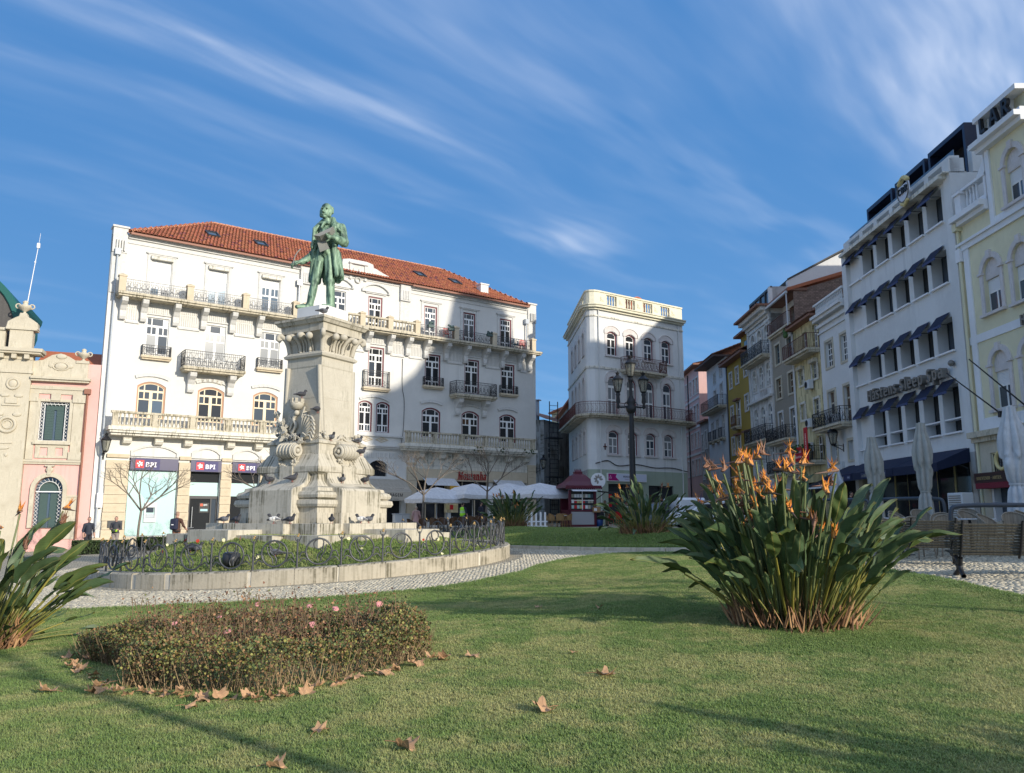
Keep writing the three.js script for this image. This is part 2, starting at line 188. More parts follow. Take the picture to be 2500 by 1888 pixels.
// ---------- ground ----------
function sheet(xs, ds, f) {
  const nx = xs.length, nd = ds.length, p = [], u = [], ix = [];
  for (const d of ds) for (const x of xs) { p.push(x, f(x, d), -d); u.push(x, -d); }
  for (let j = 0; j < nd - 1; j++) for (let i = 0; i < nx - 1; i++) { const a = j * nx + i; ix.push(a, a + 1, a + nx, a + 1, a + nx + 1, a + nx); }
  const g = new THREE.BufferGeometry(); g.setAttribute('position', new THREE.Float32BufferAttribute(p, 3)); g.setAttribute('uv', new THREE.Float32BufferAttribute(u, 2)); g.setIndex(ix); g.computeVertexNormals(); return g;
}
const range = (a, b, s) => { const o = []; for (let x = a; x < b + s / 2; x += s) o.push(x); return o; };
struct('paved_square', sheet([-450, -200, -100, -60, ...range(-40, 40, 1), 60, 100, 200, 450], [-450, -200, -80, -40, ...range(-20, 80, 1), 100, 140, 200, 450], (x, d) => H(x, d)), M.paving).userData.label = 'pale cobbled square between the lawns and the buildings';
function lawnMesh(P, x0, x1, d0, d1, s) {
  const xs = range(x0, x1, s), ds = range(d0, d1, s), g = sheet(xs, ds, (x, d) => (inside(P, x, d) ? ground(x, d) : H(x, d) - 0.06 - 0.2 * min(1, edge(P, x, d)))), keep = [], ix = g.index.array, p = g.attributes.position;
  for (let i = 0; i < ix.length; i += 3) { let ok = false; for (let k = 0; k < 3; k++) { const q = ix[i + k]; ok ||= edge(P, p.getX(q), -p.getZ(q)) < s * 1.6 || inside(P, p.getX(q), -p.getZ(q)); } if (ok) keep.push(ix[i], ix[i + 1], ix[i + 2]); }
  g.setIndex(keep); g.computeVertexNormals(); return g;
}
struct('lawn', lawnMesh(LAWN, -13, 8, -7, 22.4, 0.22), M.lawn).userData.label = 'sunlit mown lawn in front, its edge along the cobbled path';
struct('lawn', lawnMesh(FAR, -4, 10, 19.4, 44, 0.35), M.lawn).userData.label = 'shaded lawn beyond the path with two clumps of plants';
{
  const n = 64, rs = range(0, RING - 0.28, 0.22), p = [], u = [], ix = [];
  for (const r of rs) for (let i = 0; i <= n; i++) { const a = (i / n) * 2 * PI, x = MON[0] + r * cos(a), d = MON[1] + r * sin(a); p.push(x, ground(x, d), -d); u.push(x, -d); }
  for (let j = 0; j < rs.length - 1; j++) for (let i = 0; i < n; i++) { const a = j * (n + 1) + i; ix.push(a, a + 1, a + n + 1, a + 1, a + n + 2, a + n + 1); }
  const g = new THREE.BufferGeometry(); g.setAttribute('position', new THREE.Float32BufferAttribute(p, 3)); g.setAttribute('uv', new THREE.Float32BufferAttribute(u, 2)); g.setIndex(ix); g.computeVertexNormals();
  struct('flower_bed', g, M.lawn).userData.label = 'grassy mound inside the ring fence round the monument';
}
{ // cobbles that can still be told apart: wavy rows of little limestone setts on the near path
  const ms = [], cs = [], s = 0.08;
  for (let d = 9; d < 31; d += s * 0.94) for (let x = -14; x < 14; x += s) {
    const xx = x + rr(-0.016, 0.016), dd = d + 0.22 * sin(xx * 3.1) + rr(-0.014, 0.014);
    if (abs(xx) > dd * 0.68 + 0.5 || hypot(xx - MON[0], dd - MON[1]) < RING + 0.42 || inside(LAWN, xx, dd) || inside(FAR, xx, dd) || (xx < 4 && dd < 13)) continue;
    ms.push(mtx(xx, H(xx, dd) + rr(-0.004, 0.006), -dd, rr(-0.05, 0.05), rr(-0.35, 0.35), rr(-0.06, 0.06), rr(0.85, 1.1), 1, rr(0.8, 1.05))); const q = rr(0.34, 0.6); cs.push(C(q, q * 0.9, q * 0.68));
  }
  const g = new THREE.CylinderGeometry(0.041, 0.053, 0.026, 4, 1); g.rotateY(PI / 4);
  stuff('cobbles', g, M.cobble, ms, null, 'small pale limestone setts in wavy rows on the path between the lawns', 'cobbles', cs);
}
// grass: tufts of a few blades, denser near the camera
function tuft(n, h, w) {
  const g = new THREE.BufferGeometry(), p = [], c = [], nn = [];
  for (let i = 0; i < n; i++) {
    const a = rr(0, 2 * PI), r = rr(0, 0.02), lean = rr(0.15, 0.85), L = h * rr(0.6, 1.1), ox = r * cos(a * 3), oz = r * sin(a * 3), dx = cos(a), dz = sin(a), px = -dz * w, pz = dx * w, m = [ox + dx * L * lean * 0.3, L * 0.6, oz + dz * L * lean * 0.3], t = [ox + dx * L * lean, L * (1 - lean * 0.25), oz + dz * L * lean];
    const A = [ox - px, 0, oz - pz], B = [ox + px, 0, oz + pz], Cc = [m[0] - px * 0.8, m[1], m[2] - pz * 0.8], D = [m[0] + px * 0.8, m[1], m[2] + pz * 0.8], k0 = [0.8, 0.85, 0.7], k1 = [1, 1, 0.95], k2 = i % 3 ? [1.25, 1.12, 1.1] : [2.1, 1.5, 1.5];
    for (const [q, k] of [[A, k0], [B, k0], [Cc, k1], [B, k0], [D, k1], [Cc, k1], [Cc, k1], [D, k1], [t, k2]]) { p.push(...q); c.push(...k); nn.push(dx * 0.8, 0.6, dz * 0.8); }
  }
  g.setAttribute('position', new THREE.Float32BufferAttribute(p, 3)); g.setAttribute('color', new THREE.Float32BufferAttribute(c, 3)); g.computeVertexNormals(); return g;
}
function grass(P, box, dens, label, hgt, width, tone, test) {
  const ms = [], cs = []; const [x0, x1, d0, d1] = box;
  for (let d = d0; d < d1; d += 0.25) for (let x = x0; x < x1; x += 0.25) {
    if (abs(x) > max(d, 0) * 0.68 + 0.6 || d < 3.4) continue; const n = dens(x, d) * 0.0625, k = Math.floor(n) + (rnd() < n % 1 ? 1 : 0);
    for (let i = 0; i < k; i++) {
      const a = x + rr(0, 0.25), b = d + rr(0, 0.25); if (!test(a, b)) continue;
      const ed = P && sstep(0.55, 0.1, edge(P, a, b)), dry = 0.8 * (1 - 0.9 * (ed || 0)) * sstep(0.36, 0.74, fbm(a * 1.4, b * 1.4, 4) * 0.6 + fbm(a * 7 + 3, b * 7, 2) * 0.4) * tone, q = rr(0.75, 1.2), s = rr(0.7, 1.25) * (1 + 0.7 * (ed || 0));
      ms.push(mtx(a, ground(a, b) - 0.004, -b, rr(-0.2, 0.2), rr(0, 6.28), rr(-0.2, 0.2), s)); cs.push(C(q * mix(0.205, 0.48, dry), q * mix(0.315, 0.475, dry), q * mix(0.075, 0.20, dry)));
    }
  }
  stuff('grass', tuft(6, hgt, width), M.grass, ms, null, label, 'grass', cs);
}
const inLawn = (x, d) => inside(LAWN, x, d) && !(x > -4.5 && x < -0.7 && d > 6.6 && d < 9.4 && inside(HEDGE, x, d));
const HEDGE = [[-1.83, 6.25], [-3.18, 6.85], [-3.25, 7.4], [-4.4, 8.5], [-4.1, 9.3], [-2.6, 9.5], [-1.3, 9.0], [-0.95, 8.5], [-0.78, 7.5]];
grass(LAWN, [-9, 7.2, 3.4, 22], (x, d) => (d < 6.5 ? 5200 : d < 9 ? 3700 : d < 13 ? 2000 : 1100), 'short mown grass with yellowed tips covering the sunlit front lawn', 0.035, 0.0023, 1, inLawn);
grass(FAR, [-4, 9, 20, 43.5], () => 420, 'short dark green grass of the shaded lawn beyond the path', 0.07, 0.006, 0.15, (x, d) => inside(FAR, x, d));
grass(null, [-11.5, 0, 17.6, 28], () => 700, 'short grass on the mound inside the ring fence', 0.06, 0.005, 0.7, (x, d) => hypot(x - MON[0], d - MON[1]) < RING - 0.32 && hypot(x - MON[0], d - MON[1]) > 1.9);
// ---------- building kit ----------
const SPEC = {
  A: [[0.81, 1, [[0, 0.19], [0.24, 0.76], [0.81, 1]]], [0.55, 0.75, [[0, 0.19], [0.24, 0.43], [0.57, 0.76], [0.81, 1]]], [0, 0.51, [[0, 0.43], [0.57, 1]]]],
  B: [[0.86, 1, [[0, 0.19], [0.24, 0.76], [0.81, 1]]], [0.67, 0.81, [[0, 0.19], [0.24, 0.43], [0.57, 0.76], [0.81, 1]]], [0.24, 0.635, [[0, 0.43], [0.57, 1]]], [0, 0.2, [[0, 0.19], [0.24, 0.43], [0.57, 0.76], [0.81, 1]]]],
  C: [[0.8, 1, [[0, 1]]], [0.41, 0.73, [[0, 0.44], [0.56, 1]]], [0, 0.37, [[0, 0.44], [0.56, 1]]]],
  D: [[0.76, 1, [[0, 1]]], [0.36, 0.7, [[0, 0.44], [0.56, 1]]], [0, 0.32, [[0, 0.44], [0.56, 1]]]],
  two: [[0, 1, [[0, 0.46], [0.54, 1]]]], one: [[0, 1, [[0, 1]]]],
  sash: [[0.76, 1, [[0, 0.3], [0.35, 0.65], [0.7, 1]]], [0.51, 0.72, [[0, 0.3], [0.35, 0.65], [0.7, 1]]], [0.26, 0.47, [[0, 0.3], [0.35, 0.65], [0.7, 1]]], [0, 0.22, [[0, 0.3], [0.35, 0.65], [0.7, 1]]]],
  six: [[0.7, 1, [[0, 0.44], [0.56, 1]]], [0.36, 0.65, [[0, 0.44], [0.56, 1]]], [0, 0.31, [[0, 0.44], [0.56, 1]]]],
};
const protos = {};
function windowProto(o) {
  const { w, h, rise = 0, spec = 'A', frame, sash = M.frameW, band = 0.09, b = 0.055, deep = 0.1 } = o, key = [w, h, rise, spec, frame?.name, sash.name, band, b].join();
  if (protos[key]) return protos[key];
  const g = new THREE.Group(); g.name = 'window'; let W = w, Hh = h, r = rise, y0 = 0;
  if (frame) { W = w - 2 * band; Hh = h - band - 0.03; r = rise > 0 ? max(0.02, rise - 0.01) : 0; y0 = 0.03; obj('frame', ext(poly(archPts(w, h, rise), [archPts(W, Hh, r).map(([x, y]) => [x, y + y0])]), 0, deep), frame, g); }
  const holes = [], iw = W - 2 * b, ih = Hh - 2 * b, top = (x) => archTop(W, Hh, r, x) - b;
  for (const [a, c, segs] of SPEC[spec]) for (const [p, q] of segs) {
    const x0 = -W / 2 + b + p * iw, x1 = -W / 2 + b + q * iw, ya = b + a * ih, yc = b + c * ih, pts = [[x0, ya], [x1, ya]], n = r > 0 && c > 0.9 ? 5 : 1;
    for (let i = 0; i <= n; i++) { const x = mix(x1, x0, i / n); pts.push([x, max(ya + 0.03, min(yc, top(x)))]); } holes.push(pts.map(([x, y]) => [x, y + y0]));
  }
  obj('sash', ext(poly(archPts(W, Hh, r).map(([x, y]) => [x, y + y0]), holes), 0.015, 0.06), sash, g);
  for (const hl of holes) { const e = 0.004, cx = hl.reduce((s, p) => s + p[0], 0) / hl.length, cy = hl.reduce((s, p) => s + p[1], 0) / hl.length; obj('pane', ext(poly(hl.map(([x, y]) => [x + Math.sign(x - cx) * e, y + Math.sign(y - cy) * e])), 0.025, 0.037), M.glass, g); }
  return (protos[key] = g);
}
function win(parent, x, y, o, z = -0.16, glass = [M.glass]) {
  const g = windowProto(o).clone(); g.position.set(x, y, z); const base = pick(glass);
  for (const c of g.children) if (c.name === 'pane') c.material = rnd() < 0.75 ? base : pick(glass);
  parent.add(g); return g;
}
const hole = (x, y, w, h, rise = 0) => archPts(w, h, rise, 8).map(([a, b]) => [a + x, b + y]);
function wall(parent, outline, holes, m, t = 0.35, name = 'wall') { return obj(name, ext(poly(outline, holes), -t, 0), m, parent); }
// wrought iron railing, from x0 to x1 at depth z, with returns to the wall
function railGeo(L, h, style = 0, step = 0.13) {
  const l = [cb(L, 0.035, 0.035, L / 2, h, 0), cb(L, 0.025, 0.025, L / 2, 0.09, 0)], n = max(2, Math.round(L / step)), s = L / n;
  if (style !== 1) l.push(cb(L, 0.02, 0.02, L / 2, h - 0.16, 0));
  for (let i = 0; i <= n; i++) { const k = i === 0 || i === n; l.push(cb(k ? 0.035 : 0.016, h, k ? 0.035 : 0.016, i * s, h / 2, 0)); }
  if (style >= 2) { const m = max(1, Math.round(L / 0.34)), q = L / m; for (let i = 0; i < m; i++) { const R = min(0.13, (h - 0.3) / 2.2); for (const [yy, rr_] of [[0.12 + R, R], [0.16 + 2.4 * R, R * 0.8]]) { const t = new THREE.TorusGeometry(rr_, 0.012, 3, 9); l.push(tr(t, (i + 0.5) * q, yy, 0)); } if (style === 3) for (const u of [-1, 1]) l.push(rod([(i + 0.5) * q - u * q * 0.45, 0.1, 0], [(i + 0.5) * q + u * q * 0.45, h - 0.16, 0], 0.01, 0.01, 3)); } }
  return mg(l);
}
function railing(parent, x0, x1, y, h, z, m = M.iron, style = 2, ret = true) {
  const L = x1 - x0, l = [tr(railGeo(L, h, style), x0, y, z)];
  if (ret) for (const x of [x0, x1]) { const s = railGeo(z - 0.04, h, style); s.rotateY(-PI / 2); l.push(tr(s, x, y, 0.02)); }
  return obj('railing', l, m, parent);
}
const balGeo = (h) => lathe([[0.05, 0], [0.07, 0], [0.07, 0.06 * h], [0.04, 0.1 * h], [0.075, 0.3 * h], [0.07, 0.42 * h], [0.035, 0.72 * h], [0.06, 0.86 * h], [0.06, h], [0.0, h]], 8);
function balustrade(parent, x0, x1, y, h, z, m = M.grime, step = 0.25, posts = []) {
  obj('rail', [bx(x0, x1, y + h - 0.13, y + h, z - 0.13, z + 0.13), bx(x0 + 0.04, x1 - 0.04, y, y + 0.09, z - 0.1, z + 0.1), ...posts.map((p) => bx(p - 0.16, p + 0.16, y + 0.09, y + h - 0.13, z - 0.11, z + 0.11))], m, parent);
  const n = Math.round((x1 - x0 - 0.3) / step), g = balGeo(h - 0.22); for (let i = 0; i < n; i++) { const x = x0 + 0.15 + ((i + 0.5) * (x1 - x0 - 0.3)) / n; if (posts.some((p) => abs(p - x) < 0.2)) continue; obj('baluster', g, m, parent).position.set(x, y + 0.09, z); }
}
const moulding = (x0, x1, y, steps) => steps.map(([dy0, dy1, z]) => bx(x0, x1, y + dy0, y + dy1, -0.02, z));
const consoleGeo = (w, h, d) => { const g = ext(poly([[0, 0], [d * 0.28, 0], [d * 0.36, h * 0.12], [d * 0.32, h * 0.4], [d * 0.55, h * 0.62], [d * 0.95, h * 0.78], [d, h * 0.9], [d, h], [0, h]]), -w / 2, w / 2, 0.015); g.rotateY(-PI / 2); return g; };
function tilesOn(parent, corners, name = 'roof_tiles', m = M.tile, pitch = [0.23, 0.37]) { // corners: eave left, eave right, ridge right, ridge left
  const [a, b, c, d] = corners.map((p) => new V3(...p)), ms = [], cs = [], L = a.distanceTo(d.clone().lerp(c, 0.5)), up = c.clone().sub(b).cross(a.clone().sub(b)).normalize(); if (up.y < 0) up.negate();
  const ex = b.clone().sub(a).normalize(), ey = up.clone().cross(ex).normalize(); if (ey.y < 0) ey.negate();
  const dl = d.clone().sub(a), cl = c.clone().sub(b), Hh = dl.dot(ey), rows = Math.floor(Hh / pitch[1]), R = new THREE.Matrix4().makeBasis(ex, up, ey);
  for (let j = 0; j < rows; j++) {
    const y = j * pitch[1], t = y / Hh, xa = dl.dot(ex) * t, xb = b.distanceTo(a) + cl.dot(ex) * t, n = Math.floor((xb - xa) / pitch[0]);
    for (let i = 0; i < n; i++) { const p = a.clone().addScaledVector(ex, xa + (i + 0.5) * ((xb - xa) / n)).addScaledVector(ey, y + rr(-0.015, 0.015)).addScaledVector(up, 0.03 + rr(0, 0.012)); ms.push(R.clone().setPosition(p)); const q = rr(0.72, 1.2), k = rnd(); cs.push(C(q * (k < 0.06 ? 0.5 : 1), q * (k < 0.06 ? 0.45 : rr(0.9, 1.12)), q * 0.95)); }
  }
  const g = new THREE.CylinderGeometry(pitch[0] * 0.4, pitch[0] * 0.52, pitch[1] * 1.12, 6, 1, true, -PI / 2, PI); g.rotateX(PI / 2); g.rotateZ(PI); g.scale(-1, 1, -1); // half round, convex side up
  const q = new THREE.CylinderGeometry(pitch[0] * 0.4, pitch[0] * 0.52, pitch[1] * 1.12, 6, 1, true, 0, PI); q.rotateZ(PI / 2); q.rotateY(PI / 2); q.scale(1, 0.75, 1); q.translate(0, 0, pitch[1] / 2);
  stuff(name, q, m.side2 ?? (m.side2 = Object.assign(m.clone(), { side: THREE.DoubleSide, name: m.name + '_both' })), ms, parent, null, null, cs);
}
const quad = (pts) => { const g = new THREE.BufferGeometry(); const P = pts.length === 3 ? [pts[0], pts[1], pts[2]] : [pts[0], pts[1], pts[2], pts[0], pts[2], pts[3]]; g.setAttribute('position', new THREE.Float32BufferAttribute(P.flat(), 3)); g.computeVertexNormals(); return boxUV(g); };
// printed lettering on a thin plate standing just proud of its sign
function printTex(w, h, px, draw) { const c = document.createElement('canvas'); c.width = px; c.height = Math.round((px * h) / w); const x = c.getContext('2d'); draw(x, c.width, c.height); const t = new THREE.CanvasTexture(c); t.colorSpace = THREE.SRGBColorSpace; return t; }
function print(parent, name, w, h, px, draw, [x, y, z], ry = 0, rough = 0.5, rx = 0) { const m = new THREE.MeshStandardMaterial({ map: printTex(w, h, px, draw), roughness: rough }); m.name = name + '_print'; const o = obj(name, new THREE.PlaneGeometry(w, h), m, parent); o.position.set(x, y, z); o.rotation.set(rx, ry, 0, 'YXZ'); return o; }
const fontB = await new FontLoader().loadAsync('fonts/droid/droid_sans_bold.typeface.json'), fontS = await new FontLoader().loadAsync('fonts/droid/droid_serif_bold.typeface.json');
function text(str, size, depth, font = fontB) { const g = new TextGeometry(str, { font, size, depth, curveSegments: 4, bevelEnabled: false }); g.computeBoundingBox(); return g; }
const fill = (x, c, ...r) => { x.fillStyle = c; x.fillRect(...r); };
const write = (x, s, px, py, font, c, al = 'left') => { x.fillStyle = c; x.font = font; x.textAlign = al; x.textBaseline = 'middle'; x.fillText(s, px, py); };

// ---------- the long white building with the bank and the café ----------
{
  const b = thing('white_building', 'long four storey white building with red tiled roof behind the statue', 'building', [-24.93, 0, -48], rad(35.3));
  const holes = [], wins = [];
  const add = (x, y, w, h, rise, o, glass, z) => { holes.push(hole(x, y, w, h, rise)); wins.push([x, y, { w, h, rise, ...o }, z ?? -0.16, glass]); };
  const dark = [M.glass, M.glass, M.glass2], pale = [M.glassCurt, M.glassCurt, M.glass2];
  for (const x of [2.95, 6.5, 10.06]) add(x, 15.25, 1.22, 2.62, 0, { spec: 'A' }, [M.glassSky, M.glass2]);
  for (const x of [22.75, 26.33, 29.9]) add(x, 15.25, 1.16, 2.62, 0, { spec: 'B', frame: M.frameR }, dark);
  for (const x of [15.05, 18.0]) add(x, 15.25, 1.16, 2.62, 0, { spec: 'B', frame: x > 16 ? M.frameR : undefined }, dark);
  for (const x of [2.98, 6.55, 10.2]) add(x, 11.72, 1.32, 2.34, 0, { spec: 'A' }, pale);
  for (const x of [23.0, 26.6, 30.12]) add(x, 11.3, 1.38, 2.75, 0, { spec: 'B', frame: M.frameR }, dark);
  for (const x of [14.8, 18.18]) add(x, 11.1, 1.3, 2.94, 0, { spec: 'B', frame: M.frameR }, dark);
  for (const x of [2.88, 6.5, 10.08]) add(x, 7.62, 1.68, 2.32, 0.3, { spec: 'A', frame: M.frameO, sash: M.frameC }, x < 4 ? [M.glassSky, M.glass2] : dark);
  for (const x of [22.93, 26.5, 30.1]) add(x, 7.55, 1.64, 2.32, 0.3, { spec: 'A', frame: M.frameR }, [M.glass, M.glass, M.glassBrown]);
  for (const x of [13.55, 14.9, 17.43, 18.85]) add(x, 7.7, 1.1, 2.28, 0.22, { spec: 'B', frame: M.frameR }, dark);
  const shop = [[1.91, 4.76, 0.43, 5.16], [5.53, 7.36, 0.35, 5.16], [8.1, 9.9, 0.35, 5.16], [17.7, 20.5, 1.0, 4.1], [21.8, 24.5, 1.2, 4.3], [24.8, 28.3, 0.9, 4.3], [28.7, 32.0, 1.2, 4.3], [12.9, 15.9, 0.6, 5.2]];
  for (const [x0, x1, y0, y1] of shop) holes.push(rc(x0, x1, y0, y1)); holes.push(hole(18.6, 4.5, 1.4, 1.15, 0.3));
  wall(b, rc(0, 33, -0.6, 19.1), holes, M.white, 0.45);
  obj('wall', [tr(new THREE.ExtrudeGeometry(poly([[0, 0.45], [33, 0.45], [33, 12], [3.2, 12]]), { depth: 19.7, bevelEnabled: false }).rotateX(-PI / 2), 0, -0.6, 0)], M.whiteCool, b);
  for (const w of wins) win(b, ...w);
  obj('pane', [bx(17.9, 19.3, 4.5, 5.65, -0.3, -0.25)], M.glass, b); obj('grille', [0, 1, 2, 3].map((i) => [rod([18.0 + i * 0.4, 4.5, -0.2], [18.4 + i * 0.4, 5.6, -0.2], 0.015, 0.015, 4), rod([18.4 + i * 0.4, 4.5, -0.2], [18.0 + i * 0.4, 5.6, -0.2], 0.015, 0.015, 4)]), M.iron, b);
  // roller shutters and their boxes on the top floor, left
  for (const [x, k] of [[2.95, 1.9], [6.5, 0.75], [10.06, 0.6]]) { const s = grp('roller_shutter', b, x, 17.87 - k, 0); obj('curtain', range(0, k - 0.06, 0.06).map((y) => bx(-0.56, 0.56, y, y + 0.052, -0.14, -0.1)), M.blind, s); obj('shutter_box', [cb(1.34, 0.2, 0.26, 0, k + 0.06, 0.1)], M.grimeWhite, s); }
  for (const x of [2.95, 6.5, 10.06, 22.75, 26.33, 29.9]) obj('hood', [bx(x - 0.95, x + 0.95, 18.18, 18.28, 0, 0.13), bx(x - 0.85, x + 0.85, 18.1, 18.18, 0, 0.08), bx(x - 0.86, x - 0.66, 15.3, 18.1, 0, 0.05), bx(x + 0.66, x + 0.86, 15.3, 18.1, 0, 0.05)], M.trim, b);
  for (const x of [15.05, 18.0]) obj('hood', [ext(poly([...archPts(2.3, 0.75, 0.55)], [archPts(2.0, 0.6, 0.42).map(([a, c]) => [a, c + 0.02])]), 0, 0.16), cb(1.7, 0.08, 0.1, 0, -0.05, 0.05)].map((g) => tr(g, x, 18.15, 0)), M.trim, b);
  for (const x of [2.88, 6.5, 10.08, 22.93, 26.5, 30.1, 14.2, 18.15]) { const w = x > 13 && x < 20 ? 2.5 : 2.0, R = 2.6; obj('label_mould', range(-6, 6, 1).map((i) => { const a = (i / 13) * (w / R), g = cb(w / 13 + 0.01, 0.2, 0.1 + 0.03 * (i & 1), 0, R, 0.05); g.rotateZ(-a); return tr(g, x, 10.36 - R, 0); }), M.trim, b); }
  // sills with railings on the third floor, balconies in the middle of each wing
  for (const x of [2.98, 10.2, 23.0, 30.12, 14.8, 18.18]) { const c = x > 13 && x < 20, y = c ? 10.95 : 11.55, h = c ? 1.25 : 0.66, w = c ? 1.02 : 0.84; const s = grp('sill_balcony', b, x, 0, 0); obj('sill', [bx(-w - 0.06, w + 0.06, y - 0.14, y, 0, 0.34), bx(-w, w, y - 0.24, y - 0.14, 0, 0.24)], M.beige, s); railing(s, -w, w, y, h, 0.26, M.iron, 2); }
  for (const x of [6.4, 26.45]) {
    const s = grp('balcony', b, x, 0, 0); obj('slab', [bx(-1.95, 1.95, 10.86, 11.02, 0, 1.06), bx(-1.85, 1.85, 10.72, 10.86, 0, 0.95)], M.grime, s); railing(s, -1.88, 1.88, 11.02, 1.02, 1.0, M.iron, 3);
    for (const u of [-1.25, 1.25]) { const c = obj('corbel', consoleGeo(0.42, 1.25, 0.8), M.trim, s); c.position.set(u, 9.47, 0); }
    obj('fan', range(-5, 5, 1).map((i) => { const g = cb(0.12, 0.2, 0.1, 0, 2.2, 0.05); g.rotateZ(-i * 0.062); return tr(g, 0, 8.15, 0); }), M.grimeWhite, s);
  }
  // upper balcony along the whole front
  const U = grp('upper_balcony', b);
  obj('slab', [bx(0.4, 32.95, 15.1, 15.25, 0, 1.08), bx(0.45, 32.9, 14.98, 15.1, 0, 0.98), bx(12.0, 21.0, 15.1, 15.262, 1.08, 1.16)], M.grime, U);
  const cg = consoleGeo(0.36, 1.32, 0.86); for (const x of [0.86, 2.05, 3.97, 5.7, 7.55, 9.33, 11.3, 13.2, 15.2, 17.37, 19.16, 20.7, 22.27, 24.06, 25.87, 27.7, 29.45, 31.2, 32.22]) { obj('corbel', cg, M.trim, U).position.set(x, 13.68, 0); }
  const xs = [0.86, 2.05, 3.97, 5.7, 7.55, 9.33, 11.3, 13.2, 15.2, 17.37, 19.16, 20.7, 22.27, 24.06, 25.87, 27.7, 29.45, 31.2, 32.22];
  const blocked = (x) => [2.98, 6.55, 10.2, 14.8, 18.18, 23.0, 26.6, 30.12].some((w) => abs(w - x) < 0.85);
  for (let i = 0; i < xs.length - 1; i++) { const a = xs[i] + 0.2, c = xs[i + 1] - 0.2, wdw = blocked((a + c) / 2), y0 = wdw ? 14.3 : 13.62; obj('frieze', [bx(a, c, wdw ? 14.22 : 13.52, y0 + 0.02, 0, 0.09), ...range(a + 0.07, c - 0.07, 0.13).map((x) => bx(x, x + 0.06, wdw ? 14.36 : 13.75, wdw ? 14.72 : 14.45, 0, 0.04)), bx(a, c, 14.86, 14.98, 0, 0.12), ...(wdw ? [] : range(a + 0.07, c - 0.07, 0.13).map((x) => bx(x, x + 0.06, 14.52, 14.8, 0, 0.04)))], M.trim, U); }
  const post = (x) => obj('pier', [cb(0.4, 0.95, 0.4, x, 15.7, 0.88), cb(0.48, 0.1, 0.48, x, 16.2, 0.88), tr(new THREE.ConeGeometry(0.32, 0.14, 4).rotateY(PI / 4), x, 16.32, 0.88)], M.beige, U);
  for (const x of [0.6, 4.58, 8.13, 11.56, 21.07, 24.52, 28.1, 32.05, 12.3, 16.55, 18.8]) post(x);
  for (const [a, c] of [[0.82, 4.36], [4.8, 7.92], [8.34, 11.34], [21.3, 24.3], [24.73, 27.88], [28.31, 31.83]]) { const l = railGeo(c - a, 0.82, 3); obj('railing', tr(l, a, 15.25, 0.9), M.ironGrey, U); }
  for (const [a, c] of [[12.52, 16.33], [16.77, 18.58], [19.02, 20.85]]) balustrade(U, a, c, 15.26, 0.82, 0.95, M.grime, 0.27);
  // lower balconies
  for (const [a, c] of [[0.55, 12.1], [20.2, 32.25]]) {
    const L = grp('lower_balcony', b); obj('slab', [bx(a - 0.1, c + 0.1, 6.72, 6.95, 0, 1.12), bx(a, c, 6.58, 6.72, 0, 1.02), bx(a + 0.08, c - 0.08, 6.44, 6.58, 0, 0.86)], M.grimeWhite, L);
    const posts = []; for (let x = a + 0.25; x < c; x += (c - a - 0.5) / 5) posts.push(x); balustrade(L, a, c, 6.95, 0.92, 0.95, M.grime, 0.245, posts);
    const g2 = ext(poly([[0, 0], [0.4, 0.08], [0.5, 0.22], [0.45, 0.36], [0.6, 0.5], [0, 0.5]]), -0.24, 0.24, 0.02).rotateY(-PI / 2); for (const x of a < 5 ? [1.65, 3.45, 5.2, 7.85, 9.68, 11.5] : [21.95, 23.77, 25.5, 28.2, 30.04, 31.8]) obj('corbel', g2, M.grimeWhite, L).position.set(x, 5.94, 0);
  }
  // mouldings, quoins, the raised middle
  obj('cornice', [...moulding(0.9, 12.1, 18.62, [[0, 0.06, 0.05], [0.3, 0.42, 0.12], [0.42, 0.5, 0.2], [0.5, 0.62, 0.28]]), ...moulding(20.9, 32.1, 18.62, [[0, 0.06, 0.05], [0.3, 0.42, 0.12], [0.42, 0.5, 0.2], [0.5, 0.62, 0.28]])], M.trim, b);
  for (const [a, c] of [[0, 0.85], [32.15, 33], [12.1, 13.0], [20.0, 20.9]]) { const e = a === 0 || a > 30; obj('corner_block', [bx(a, c, 17.9, e ? 19.5 : 19.3, -0.6, e ? 0.12 : 0.22), bx(a - 0.06, c + 0.06, e ? 19.5 : 19.3, e ? 19.62 : 19.42, -0.65, e ? 0.2 : 0.3), ...range(a + 0.2, c - 0.2, 0.15).map((x) => bx(x, x + 0.07, 18.0, 18.7, 0.1, 0.27)), bx(a + 0.04, c - 0.04, 15.3, 17.9, 0, 0.07)], M.trim, b); }
  obj('gable', [ext(poly([[12.9, 19.0], [20.1, 19.0], [20.1, 19.42], [19.4, 19.5], [18.6, 19.75], [18.0, 20.0], [17.75, 20.05], [17.7, 20.3], [17.2, 20.42], [15.8, 20.42], [15.3, 20.3], [15.25, 20.05], [15.0, 20.0], [14.4, 19.75], [13.6, 19.5], [12.9, 19.42]]), -0.5, 0.06, 0.02), bx(15.75, 17.25, 20.08, 20.2, 0.05, 0.24), bx(15.8, 16.0, 18.9, 20.08, 0.05, 0.14), bx(17.0, 17.2, 18.9, 20.08, 0.05, 0.14), bx(16.1, 16.45, 19.3, 19.75, 0.05, 0.12), bx(16.55, 16.9, 19.3, 19.75, 0.05, 0.12), tr(new THREE.TorusGeometry(0.2, 0.05, 5, 14), 16.5, 18.9, 0.1), bx(15.9, 17.1, 19.12, 19.22, 0.05, 0.13)], M.trim, b);
